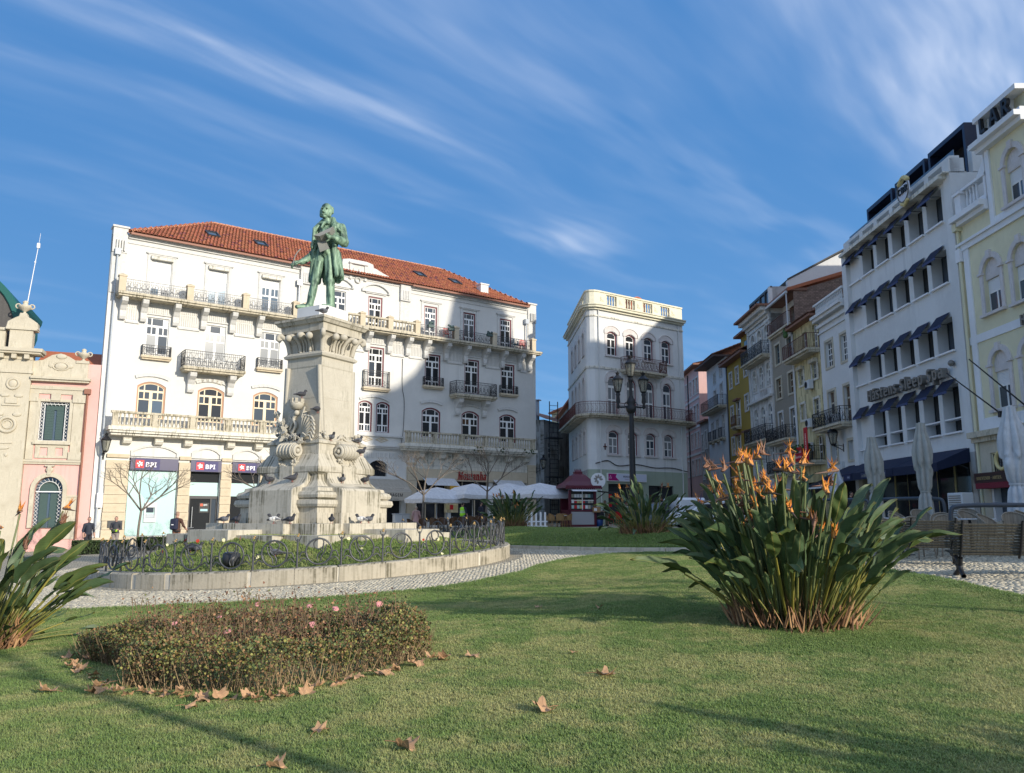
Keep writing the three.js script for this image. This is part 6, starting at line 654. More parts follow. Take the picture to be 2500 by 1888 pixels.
  const lf = (x, y, z, s, a) => { const g = ext(poly([[0, -1], [0.35, -0.5], [0.3, -0.2], [0.6, 0.05], [0.3, 0.3], [0.35, 0.6], [0, 1], [-0.35, 0.6], [-0.3, 0.3], [-0.6, 0.05], [-0.3, -0.2], [-0.35, -0.5]].map(([p, q]) => [p * s, q * s])), 0, s * 0.28, s * 0.08); g.rotateX(rr(-0.6, 0.3)); g.rotateY(rr(-0.5, 0.5)); g.rotateZ(a); return tr(g, x, y, z); };
  for (let i = 0; i < 30; i++) { const t = i / 30, x = -0.15 - 0.62 * t + rr(-0.14, 0.14), y = 3.72 + 0.75 * t * rr(0.5, 1.1) + rr(-0.06, 0.1); obj('oak_leaf', lf(x, y, 0.82 + rr(0, 0.2), rr(0.08, 0.13), rr(0, 6.28)), L, m); }
  for (let i = 0; i < 16; i++) obj('oak_leaf', lf(rr(-0.3, 0.55), rr(3.62, 3.85), 0.9 + rr(0, 0.2), rr(0.08, 0.12), rr(0, 6.28)), L, m);
  obj('branch', [tube([[0.1, 3.7, 0.86], [-0.3, 3.9, 0.95], [-0.62, 4.25, 0.94], [-0.78, 4.45, 0.9]], 0.03, 5), tube([[0.24, 3.8, 0.88], [0.22, 4.2, 0.92], [0.3, 4.62, 0.88]], 0.03, 5)], L, m);
}
// ---------- the bronze statue ----------
{
  const s = thing('statue', 'green bronze statue of a standing man in a long coat, reading papers, quill in hand', 'statue', [MON[0] + 0.03, 7.6, -MON[1]], rad(-4)); s.scale.set(1.74, 1.86, 1.8);
  const body = [ // trousers
    [[-0.08, 0.94, 0.02], 0.098, [-0.155, 0.48, 0.06], 0.07], [[-0.155, 0.48, 0.06], 0.07, [-0.225, 0.1, 0.07], 0.062], [[0.07, 0.94, 0.02], 0.098, [0.11, 0.46, 0.05], 0.072], [[0.11, 0.46, 0.05], 0.072, [0.12, 0.1, 0.02], 0.067],
    [[-0.24, 0.055, 0.07], 0.055, [-0.40, 0.03, 0.2], 0.034], [[-0.24, 0.05, 0.05], 0.058, [-0.22, 0.05, 0.0], 0.05], [[0.12, 0.05, 0.02], 0.055, [0.055, 0.03, 0.21], 0.037], [[0.13, 0.05, 0.0], 0.055, [0.14, 0.05, -0.05], 0.05],
    // waistcoat, chest, neck
    [[0, 0.98, 0.03], 0.128, [0.02, 1.25, 0.03], 0.14], [[-0.1, 1.36, 0], 0.1, [0.16, 1.38, 0], 0.1], [[0.02, 1.4, 0.02], 0.085, [0.01, 1.53, 0.05], 0.07],
    // coat: back, side panels, skirts
    [[0.02, 1.36, -0.08], 0.12, [0.02, 0.98, -0.09], 0.115], [[0.02, 0.95, -0.1], 0.11, [0.03, 0.55, -0.13], 0.11], [[-0.12, 0.95, -0.09], 0.07, [-0.16, 0.53, -0.11], 0.06], [[0.13, 0.95, -0.09], 0.07, [0.19, 0.55, -0.11], 0.065],
    [[-0.165, 1.33, 0.04], 0.06, [-0.19, 0.98, 0.07], 0.047], [[-0.19, 0.98, 0.07], 0.045, [-0.235, 0.53, 0.03], 0.034], [[-0.205, 0.97, 0.0], 0.05, [-0.265, 0.52, -0.04], 0.04], [[0.19, 1.3, 0.05], 0.06, [0.175, 0.98, 0.1], 0.046], [[0.175, 0.98, 0.1], 0.045, [0.235, 0.56, 0.1], 0.036], [[0.2, 0.97, 0.04], 0.05, [0.285, 0.57, 0.03], 0.04], [[0.19, 0.95, -0.05], 0.06, [0.27, 0.56, -0.05], 0.05],
    // collar and lapels
    [[-0.07, 1.5, 0.0], 0.045, [-0.17, 1.32, 0.13], 0.035], [[-0.17, 1.32, 0.13], 0.035, [-0.205, 1.02, 0.14], 0.028], [[0.1, 1.52, 0.0], 0.05, [0.17, 1.34, 0.14], 0.045], [[0.17, 1.34, 0.14], 0.045, [0.2, 1.05, 0.16], 0.03], [[0.1, 1.5, -0.06], 0.05, [-0.06, 1.49, -0.06], 0.05], [[0.2, 1.34, 0.15], 0.02, [0.26, 1.3, 0.12], 0.02],
    [[-0.06, 1.43, 0.12], 0.03, [0.05, 1.43, 0.12], 0.03], [[-0.02, 1.41, 0.14], 0.022, [-0.05, 1.34, 0.16], 0.018],
    // arms
    [[-0.16, 1.37, -0.02], 0.08, [-0.225, 0.98, -0.04], 0.062], [[-0.225, 0.98, -0.04], 0.062, [-0.32, 0.82, 0.1], 0.052], [[-0.32, 0.82, 0.1], 0.054, [-0.37, 0.77, 0.17], 0.046], ...hand([-0.4, 0.755, 0.2], [-0.7, -0.25, 0.5], [0.2, 0.9, 0.3], 1.15, 1),
    [[0.24, 1.37, -0.01], 0.09, [0.325, 1.12, 0.03], 0.075], [[0.325, 1.12, 0.03], 0.075, [0.24, 1.12, 0.22], 0.058], ...hand([0.19, 1.13, 0.27], [-0.75, 0.0, 0.5], [0.1, -0.9, 0.3], 1.15, 0.8),
    // head: skull, face, jaw, nose, brow, whiskers, ears
    [[0.0, 1.665, 0.05], [0.098, 0.118, 0.118]], [[-0.008, 1.6, 0.115], [0.07, 0.085, 0.06]], [[-0.012, 1.55, 0.125], 0.05, [-0.012, 1.535, 0.14], 0.036], [[-0.012, 1.645, 0.172], 0.014, [-0.018, 1.6, 0.195], 0.02], [[-0.06, 1.668, 0.14], 0.02, [0.042, 1.668, 0.14], 0.02], [[-0.08, 1.64, 0.08], 0.034, [-0.072, 1.56, 0.1], 0.036], [[0.075, 1.64, 0.08], 0.034, [0.065, 1.56, 0.1], 0.036], [[-0.083, 1.7, 0.03], 0.034, [-0.086, 1.64, 0.02], 0.03], [[0.083, 1.7, 0.03], 0.034, [0.086, 1.64, 0.02], 0.03], [[-0.04, 1.565, 0.165], 0.014, [0.02, 1.565, 0.165], 0.014], [[0, 1.72, -0.03], [0.095, 0.06, 0.07]],
  ];
  const F = blend(body, 0.012), eyes = [[[-0.046, 1.652, 0.165], [0.02, 0.012, 0.03]], [[0.026, 1.652, 0.165], [0.02, 0.012, 0.03]], [[-0.011, 1.577, 0.178], [0.026, 0.006, 0.02]], [[-0.01, 1.12, 0.19], [0.012, 0.24, 0.03]]], fold = (x, y, z) => { let d = F(x, y, z); if (d > 0.06) return d; if (y > 0.06 && y < 1.45) d += -0.0045 * sin(x * 70 + z * 30 + y * 7 + 1.5 * sin(y * 6)) - 0.014 * (fbm(x * 18 + 40, y * 6 + z * 18 + 40, 3) - 0.5); for (const e of eyes) d = max(d, -ellip(x, y, z, e)); return d; };
  obj('figure', surfaceNets([-0.62, -0.03, -0.36], [0.48, 1.84, 0.42], 0.0125, fold), M.bronze, s);
  obj('paper', [ext(poly([[-0.09, 1.06], [0.04, 1.11], [0.13, 0.94], [-0.03, 0.88]]), 0.3, 0.308)], mat('bronze_paper', [0.30, 0.30, 0.26], { map: 'fine', rough: 0.6 }), s).rotation.x = -0.08;
  const bk = obj('open_pages', [ext(poly([[-0.12, 0], [0.16, 0.14], [0.19, 0.16], [0.14, 0.06], [-0.02, -0.02]]), 0, 0.14)], M.bronzeDark, s); bk.position.set(0.02, 1.1, 0.24); bk.rotation.x = -0.25;
  obj('quill', tube([[-0.47, 0.68, 0.26], [-0.46, 0.78, 0.27], [-0.42, 0.88, 0.27], [-0.36, 0.96, 0.25]], 0.009, 5, 14), M.bronzeDark, s);
}
// ---------- kerb and iron fence round the flower bed ----------
const ringAt = (a, r = RING) => [MON[0] + r * cos(a), MON[1] + r * sin(a)];
{
  const k = thing('flower_bed_kerb', 'round limestone kerb of long curved stones with pale mortar joints round the flower bed', 'kerb'), n = 36;
  for (let i = 0; i < n; i++) {
    const a0 = (i / n) * 2 * PI + rr(-0.02, 0.02), a1 = ((i + 1) / n) * 2 * PI + rr(-0.02, 0.02) - 0.004, m = 5, p = [];
    const ring = (a, r) => { const [x, d] = ringAt(a, r); return [x, -d, H(x, d)]; };
    const rows = []; for (let j = 0; j <= m; j++) { const a = mix(a0, a1 - 0.0045, j / m), o = ring(a, RING + 0.04), q = ring(a, RING - 0.3), t = 0.335; rows.push([[o[0], o[2] - 0.1, o[1]], [o[0], o[2] + t - 0.025, o[1]], [mix(o[0], q[0], 0.08), o[2] + t, mix(o[1], q[1], 0.08)], [q[0], q[2] + t, q[1]], [q[0], q[2] - 0.1, q[1]]]); }
    for (let j = 0; j < m; j++) for (let e = 0; e < 4; e++) p.push(...rows[j][e], ...rows[j + 1][e], ...rows[j + 1][e + 1], ...rows[j][e], ...rows[j + 1][e + 1], ...rows[j][e + 1]);
    for (const R of [rows[0], rows[m]]) p.push(...R[0], ...R[1], ...R[2], ...R[0], ...R[2], ...R[3], ...R[0], ...R[3], ...R[4]);
    const g = new THREE.BufferGeometry(); g.setAttribute('position', new THREE.Float32BufferAttribute(p, 3)); g.computeVertexNormals(); boxUV(g); const u = g.attributes.uv, P = g.attributes.position; for (let q = 0; q < u.count; q++) { const a = Math.atan2(-P.getZ(q) - MON[1], P.getX(q) - MON[0]); if (abs(g.attributes.normal.getY(q)) < 0.6) u.setXY(q, a * RING + i * 0.7, P.getY(q)); } obj('kerb_stone', g, M.kerb, k);
  }
  const jm = []; const gg = []; for (let i = 0; i < 120; i++) { const a = (i / 120) * 2 * PI, b = ((i + 1) / 120) * 2 * PI, A = ringAt(a, RING + 0.025), B = ringAt(b, RING + 0.025); gg.push(quad([[A[0], H(...A) - 0.1, -A[1]], [B[0], H(...B) - 0.1, -B[1]], [B[0], H(...B) + 0.31, -B[1]], [A[0], H(...A) + 0.31, -A[1]]])); } obj('mortar', gg, DS(M.mortar), k);
  const f = thing('ring_fence', 'low grey wrought iron fence of hoops and scrolls circling the monument', 'fence'), N = 36, R = RING - 0.13;
  const hoop = new THREE.TorusGeometry(0.275, 0.02, 6, 28), S = (pts, r = 0.015) => tube(pts.map(([x, y]) => [x, y, 0]), r, 5, 26);
  const scrollA = mg([S([[0.0, 0.62], [0.09, 0.58], [0.1, 0.46], [0.02, 0.38], [-0.08, 0.42], [-0.1, 0.52], [-0.02, 0.6]]), S([[0.1, 0.5], [0.08, 0.36], [0.0, 0.28], [-0.04, 0.2], [-0.02, 0.12]]), S([[0.16, 0.48], [0.13, 0.34], [0.05, 0.22], [0.04, 0.12]])]), br = mg([S([[-0.42, 0.2], [-0.36, 0.33], [-0.26, 0.3], [-0.24, 0.22]]), S([[0.42, 0.2], [0.36, 0.33], [0.26, 0.3], [0.24, 0.22]]), S([[-0.42, 0.12], [-0.34, 0.2], [-0.24, 0.15]]), S([[0.42, 0.12], [0.34, 0.2], [0.24, 0.15]])]);
  const post = mg([rod([0, -0.02, 0], [0, 0.62, 0], 0.025, 0.02, 7, false), tube([[0, 0.55, 0], [0.05, 0.62, 0], [0.07, 0.69, 0]], 0.012, 4), tube([[0, 0.55, 0], [-0.05, 0.62, 0], [-0.07, 0.69, 0]], 0.012, 4), tr(new THREE.TorusGeometry(0.022, 0.01, 4, 8).rotateX(PI / 2), 0, 0.3, 0)]), bud = mg(range(0, 5, 1).map((i) => tr(new THREE.SphereGeometry(0.022, 5, 4).scale(1, 0.8, 1), rr(-0.02, 0.02), 0.69 + rr(-0.02, 0.03), rr(-0.02, 0.02)))), gilt = mat('faded_gilt', [0.45, 0.29, 0.11], { rough: 0.7 });
  for (let i = 0; i < N; i++) {
    const a = (i / N) * 2 * PI, a1 = ((i + 0.5) / N) * 2 * PI, [x, d] = ringAt(a, R), [x1, d1] = ringAt(a1, R), y = H(x, d) + 0.335; const p = grp('post', f, x, y, -d, a + PI / 2); obj('upright', post, M.ironGrey, p); obj('bud', bud, gilt, p);
    const g = grp('panel', f, x1, H(x1, d1) + 0.335, -d1, a1 + PI / 2); g.rotation.z = (H(...ringAt(((i + 1) / N) * 2 * PI, R)) - H(x, d)) / 0.94 * 0.9; obj('hoop', hoop, M.ironGrey, g).position.set(0, 0.33, 0); const sc = obj('scroll', scrollA, M.ironGrey, g); sc.rotation.y = i & 1 ? PI : 0; obj('bracket', br, M.ironGrey, g);
  }
  const [lx, ld] = [-6.35, 18.55]; const fl = thing('floodlight', 'black round floodlight lying in the grass just behind the ring fence', 'floodlight', at(lx, ld), 0.3); obj('housing', [lathe([[0, 0], [0.17, 0.02], [0.2, 0.16], [0.19, 0.3], [0.0, 0.33]], 16)], M.frameD, fl); obj('lens', lathe([[0.0, 0.335], [0.14, 0.335], [0.16, 0.31]], 16), M.glass2, fl);
}
// ---------- bird of paradise clumps ----------
function leafGeo(pl, bl, bw, bend, fold = 0.5, tilt = 0.5, tw = 0) { // stalk pl long, blade bl x bw; all in one plane bending towards +z
  const P = [], n1 = 6, n2 = 9; let a = 0, p = [0, 0, 0]; const total = n1 + n2, pts = []; for (let i = 0; i <= total; i++) { pts.push([...p, a]); const L = i < n1 ? pl / n1 : bl / n2; a += (i < n1 ? bend * 0.25 : bend * 0.75 + tilt * 0.12) / (i < n1 ? n1 : n2); p = [0, p[1] + L * cos(a), p[2] + L * sin(a)]; }
  const pos = [], uv = [], col = [], ix = []; for (let i = 0; i <= n1; i++) { const r = mix(0.015, 0.008, i / n1); for (let k = 0; k < 5; k++) { const t = (k / 5) * 2 * PI; pos.push(r * cos(t), pts[i][1] + 0, pts[i][2] + r * sin(t)); uv.push(0.5, 0.3); const g = mix(0.55, 0.8, i / n1); col.push(0.27 * g, 0.33 * g, 0.12 * g); } }
  for (let i = 0; i < n1; i++) for (let k = 0; k < 5; k++) { const q = (k + 1) % 5, A = i * 5 + k, B = i * 5 + q; ix.push(A, B, A + 5, B, B + 5, A + 5); }
  const b0 = pos.length / 3, M5 = 5; for (let i = 0; i <= n2; i++) { const t = i / n2, w = bw * 0.5 * Math.pow(sin(PI * clamp(0.06 + t * 0.94)), 0.62) * (t > 0.98 ? 0.12 : 1), [, y, z, an] = pts[n1 + i]; for (let k = 0; k < M5; k++) { const s = (k / (M5 - 1)) * 2 - 1, lift = abs(s) * w * fold + 0.006 * sin(t * 17 + s * 3); const q = tw * t; const px = s * w * cos(fold * 0.7), pn = lift + 0.02 * sin(t * 7 + tw * 5) * abs(s); pos.push(px * cos(q) - pn * sin(q) * 0.6, y + pn * cos(q) * sin(an) + px * sin(q) * sin(an), z - pn * cos(q) * cos(an) - px * sin(q) * cos(an)); uv.push(0.5 + s * 0.5, t * bl * 2); const g = mix(1, 0.82, abs(s)); const tip = sstep(0.88, 1, t); col.push(mix(0.225, 0.32, tip) * g, mix(0.29, 0.26, tip) * g, mix(0.16, 0.1, tip) * g); } }
  for (let i = 0; i < n2; i++) for (let k = 0; k < M5 - 1; k++) { const A = b0 + i * M5 + k; ix.push(A, A + 1, A + M5, A + 1, A + M5 + 1, A + M5); }
  const g = new THREE.BufferGeometry(); g.setAttribute('position', new THREE.Float32BufferAttribute(pos, 3)); g.setAttribute('uv', new THREE.Float32BufferAttribute(uv, 2)); g.setAttribute('color', new THREE.Float32BufferAttribute(col, 3)); g.setIndex(ix); g.computeVertexNormals(); return g;
}
const LEAF = range(0, 15, 1).map((i) => leafGeo(0.52 + 0.085 * (i % 5), 0.36 + 0.05 * (i % 4), 0.092 + 0.02 * (i % 3), [0.1, 0.3, 0.55, 1.0, 0.2][i % 5] + 0.1 * (i % 3), 0.25 + 0.22 * (i % 4), 0.3, [0, 0.9, -0.7, 0.35, -1.2][(i * 2) % 5]));
const LEAFM = [[1, 1, 1], [0.8, 0.85, 0.8], [1.2, 1.15, 1.2], [1.25, 1.1, 0.75]].map((c, i) => (i ? Object.assign(M.leafM.clone(), { color: C(...c), name: 'strelitzia_leaf_tone_' + i }) : M.leafM));
const spike = (L, w, c0, c1) => { const g = new THREE.ConeGeometry(w, L, 4, 1, true); g.translate(0, L / 2, 0); g.scale(1, 1, 0.4); return tint(g, (i, q) => { const t = q.attributes.position.getY(i) / L; return c0.map((v, k) => mix(v, c1[k], t)); }); };
function bloom(h, old) {
  const stalk = tint(tube([[0, 0, 0], [0, h * 0.6, 0.02], [0.01, h, 0.05]], 0.0095, 5, 8), [0.16, 0.19, 0.075]), sp = tint(new THREE.ConeGeometry(0.017, 0.22, 6), old ? [0.22, 0.10, 0.06] : [0.20, 0.12, 0.085]); sp.rotateX(PI / 2 + 0.1); sp.translate(0.01, h + 0.02, 0.15);
  const pet = []; for (let i = 0; i < 7; i++) { const g = spike(rr(0.1, 0.165), 0.0155, old ? [0.22, 0.11, 0.06] : [0.62, 0.27, 0.06], old ? [0.16, 0.07, 0.04] : i % 3 ? [0.66, 0.17, 0.01] : [0.68, 0.28, 0.018]); g.rotateX(0.95 - i * 0.27 + rr(-0.15, 0.15)); g.rotateZ(rr(-0.35, 0.35)); pet.push(g.translate(0.01 + rr(-0.01, 0.01), h + 0.03, 0.03 + i * 0.017)); }
  const tg = tint(new THREE.ConeGeometry(0.009, 0.11, 4), [0.03, 0.03, 0.16]); tg.rotateX(0.6); tg.translate(0.01, h + 0.08, 0.12);
  return { stalk, spathe: sp, petals: mg(pet), tongue: tg };
}
function strelitzia(x, d, s, nl, nf, label, seed0, o = {}) {
  seed = seed0; const t = thing('bird_of_paradise_plant', label, 'plant', at(x, d, -0.02), o.turn ?? 0, 'bird of paradise clumps on the lawns'); t.scale.setScalar(s); const R = o.r ?? 0.36, sx = o.sx ?? 1;
  for (let i = 0; i < nl; i++) {
    const a = i * 2.39996 + rr(-0.2, 0.2), q = Math.sqrt((i + 0.5) / nl), lean = (o.lean ?? 0.95) * Math.pow(q, 1.5) * rr(0.6, 1.3) + rr(-0.2, 0.2), m = obj('leaf', LEAF[i % LEAF.length], LEAFM[Math.floor(rnd() * 4)], t);
    m.position.set(R * q * 0.85 * cos(a) * sx, rr(0, 0.08), R * q * 0.85 * sin(a)); m.rotation.set(0, PI / 2 - a, 0, 'YXZ'); m.rotation.x = lean * 0.9; m.rotateY(rr(-1, 1) * (1 - q * 0.6)); m.scale.setScalar(rr(0.62, 1.25) * (1.08 - 0.18 * q)); m.rotateZ(rr(-0.12, 0.12));
  }
  for (let i = 0; i < nf; i++) {
    const old = rnd() < (o.old ?? 0.25), h = rr(0.74, 1.42) * (o.fh ?? 1), b = bloom(h, old), a = (o.fa ?? 0) + rr(-1, 1) * (o.fs ?? PI), q = Math.sqrt(rnd()), g = grp('flower', t, R * q * cos(a) * 0.8 * sx, 0, R * q * sin(a) * 0.8); g.rotation.order = 'YXZ'; g.rotation.y = PI / 2 - a; g.rotation.x = q * rr(0.05, o.fl ?? 0.52); obj('stalk', b.stalk, M.petal, g);
    const hd = rr(0, 6.28), piv = new THREE.Matrix4().makeTranslation(0.01, h, 0.05).multiply(new THREE.Matrix4().makeRotationY(hd)).multiply(new THREE.Matrix4().makeTranslation(-0.01, -h, -0.05)); for (const k of ['spathe', 'petals', 'tongue']) { b[k].applyMatrix4(piv); if (k !== 'tongue' || !old) obj(k === 'petals' ? 'petals' : k, b[k], M.petal, g); }
  }
  const dead = []; for (let i = 0; i < 520; i++) { const a = rnd() * 6.28, q = Math.sqrt(rnd()) * R * 1.12, L = rr(0.12, 0.36), l = rr(-0.1, 0.75), X = q * cos(a) * sx, Z = q * sin(a), c = pick([[0.34, 0.18, 0.085], [0.24, 0.12, 0.06], [0.42, 0.25, 0.12], [0.15, 0.085, 0.045]]); const g = new THREE.ConeGeometry(rr(0.008, 0.018), L, 3, 1, true); g.translate(0, L / 2, 0); g.rotateZ(rr(-0.5, 0.5)); g.rotateX(l); g.rotateY(PI / 2 - a); dead.push(tint(g.translate(X, rr(-0.02, 0.1), Z), c)); } const dm = obj('dead_stalks', dead, M.dry, t); dm.userData.kind = 'stuff';
  return t;
}
strelitzia(3.17, 9.25, 1.17, 280, 60, 'big flowering bird of paradise clump standing alone on the sunlit lawn at right', 101, { r: 0.5, sx: 1.12, lean: 0.72, fa: 2.75, fs: 1.4, fl: 0.55, fh: 1.14 });
strelitzia(-6.32, 9.85, 1.25, 130, 30, 'bird of paradise clump cut off by the left edge of the picture', 102, { r: 0.38, lean: 1.25, fl: 0.6, old: 0.4 });
strelitzia(4.2, 25.7, 1.2, 110, 16, 'dark bird of paradise clump in front of the black street lamp on the shaded lawn', 103, { r: 0.5, sx: 1.2, lean: 1.1, fh: 0.94 });
strelitzia(-0.05, 39.6, 1.32, 110, 14, "bird of paradise clump before the café parasols at the far end of the lawn", 104, { r: 0.45, sx: 1.2, lean: 0.85, fh: 0.9 });
strelitzia(5.6, 1.8, 1.25, 90, 10, 'unseen bird of paradise clump added beyond the right edge for its shadow', 105, { lean: 0.9 });  // added out of view so its shadow falls on the near lawn
// ---------- box hedge bed with roses ----------
{
  seed = 55; const h = thing('hedge', 'straggly yellowing box hedge clipped round a bed of fading pink roses on the near lawn', 'hedge'), P = HEDGE, cl = [], cc = [], tw = [], tp = [], ros = [], rc2 = [], rw = [];
  const leaf = new THREE.BufferGeometry(); leaf.setAttribute('position', new THREE.Float32BufferAttribute([-0.009, 0, 0, 0.009, 0, 0, 0.011, 0.012, 0.003, 0.0, 0.024, 0.001, -0.011, 0.012, 0.003], 3)); leaf.setAttribute('color', new THREE.Float32BufferAttribute(new Array(15).fill(1), 3)); leaf.setIndex([0, 1, 2, 0, 2, 3, 0, 3, 4]); leaf.computeVertexNormals();
  const xs = P.map((p) => p[0]), ds = P.map((p) => p[1]); let n = 0;
  const topAt = (x, d) => 0.31 + 0.26 * (fbm(x * 2.6, d * 2.6, 3) - 0.5);
  for (let i = 0; i < 150000 && n < 78000; i++) {
    const x = rr(min(...xs) - 0.1, max(...xs) + 0.1), d = rr(min(...ds) - 0.1, max(...ds) + 0.1), e = edge(P, x, d), inn = inside(P, x, d); if (!inn && e > 0.05) continue; if (inn && e > 0.42) continue;
    const top = topAt(x, d), outer = !inn || e < 0.09, y = outer ? top * Math.pow(rnd(), 0.6) : top - Math.pow(rnd(), 2) * 0.16, patch = fbm(x * 3.1 + 4, d * 3.1, 3); if (outer && y < 0.12 && rnd() < 0.55) continue; if (patch < 0.34 && rnd() < 0.6) continue;
    n++; cl.push(mtx(x, ground(x, d) + y + rr(-0.02, 0.035), -d, rr(-1.4, 1.4), rr(0, 6.28), rr(-1, 1), rr(0.5, 1.05))); const k = rnd(), b = rr(0.45, 1.1); cc.push(k < 0.34 ? C(0.27 * b, 0.155 * b, 0.065 * b) : k < 0.62 ? C(0.3 * b, 0.28 * b, 0.075 * b) : C(0.13 * b, 0.17 * b, 0.05 * b));
  }
  stuff('foliage', leaf, M.small, cl, h, null, null, cc);
  for (let i = 0; i < 2000; i++) { const t = rnd() * P.length, k = Math.floor(t), f = t - k, A = P[k], B = P[(k + 1) % P.length], w = rr(-0.02, 0.3), x0 = mix(A[0], B[0], f), d0 = mix(A[1], B[1], f), cx = -2.3, cd = 8.3, L = hypot(cx - x0, cd - d0), x = x0 + ((cx - x0) / L) * w, d = d0 + ((cd - d0) / L) * w, y = ground(x, d), hh = rr(0.14, 0.32), dx = rr(-0.13, 0.13), dz = rr(-0.13, 0.13); (rnd() < 0.5 ? tw : tp).push(rod([x, y - 0.01, -d], [x + dx, y + hh, -d + dz], rr(0.003, 0.006), 0.0015, 3)); }
  obj('twigs', tw, M.twig, h).userData.kind = 'stuff'; obj('pale_twigs', tp, M.twigPale, h).userData.kind = 'stuff';
  const r = thing('rose_bushes', 'leggy rose bushes with brown stems and few pink blooms inside the box hedge', 'rose bushes'); r.userData.kind = 'stuff';
  for (let i = 0; i < 460; i++) { const x = rr(-4.2, -0.8), d = rr(7.0, 10.1); if (!inside(P, x, d) || edge(P, x, d) < 0.25) continue; const y = ground(x, d), hh = rr(0.3, 0.6), dx = rr(-0.16, 0.16), dz = rr(-0.16, 0.16); rw.push(tube([[x, y, -d], [x + dx * 0.4, y + hh * 0.5, -d + dz * 0.3], [x + dx, y + hh, -d + dz]], 0.0045, 3, 4)); for (let k = 0; k < 3; k++) { const t = rr(0.4, 1); rw.push(rod([x + dx * t, y + hh * t, -d + dz * t], [x + dx * t + rr(-0.12, 0.12), y + hh * t + rr(0.02, 0.12), -d + dz * t + rr(-0.12, 0.12)], 0.003, 0.001, 3)); } for (let k = 0; k < 22; k++) { const t = rr(0.35, 1.08); ros.push(mtx(x + dx * t + rr(-0.13, 0.13), y + hh * t + rr(-0.06, 0.06), -d + dz * t + rr(-0.13, 0.13), rr(-1.5, 1.5), rr(0, 6.28), rr(-1, 1), rr(0.5, 1.2))); const q = rnd(), b = rr(0.6, 1.25); rc2.push(q < 0.45 ? C(0.17 * b, 0.075 * b, 0.04 * b) : q < 0.7 ? C(0.36 * b, 0.19 * b, 0.09 * b) : C(0.15 * b, 0.16 * b, 0.06 * b)); } }
  obj('stems', rw, M.twig, r).userData.kind = 'stuff'; stuff('foliage', leaf, M.small, ros, r, null, null, rc2);
  const rose = mg(range(0, 9, 1).map((i) => { const g = new THREE.SphereGeometry(0.022, 6, 4, 0, 2.2, 0, 1.5); g.rotateX(-0.6); g.translate(0, 0, 0.012); return g.rotateY(i * 2.4).scale(1 + i * 0.06, 1, 1 + i * 0.06); })), pk = mat('pink_rose', [0.62, 0.26, 0.25], { rough: 0.7, side: THREE.DoubleSide });
  for (const [x, d, y] of [[-1.75, 8.2, 0.6], [-2.6, 7.6, 0.45], [-3.0, 8.5, 0.52], [-1.9, 7.9, 0.45], [-1.05, 8.0, 0.36], [-1.02, 7.9, 0.3], [-2.8, 9.1, 0.62], [-1.4, 8.7, 0.56], [-3.5, 8.6, 0.45], [-2.2, 9.0, 0.55]]) { const o = obj('rose', rose, pk, r); o.position.set(...at(x, d, y * 0.68)); o.rotation.set(rr(0.3, 0.9), rr(-0.6, 0.6), rr(-0.5, 0.5)); o.scale.setScalar(rr(0.6, 0.95)); }
}
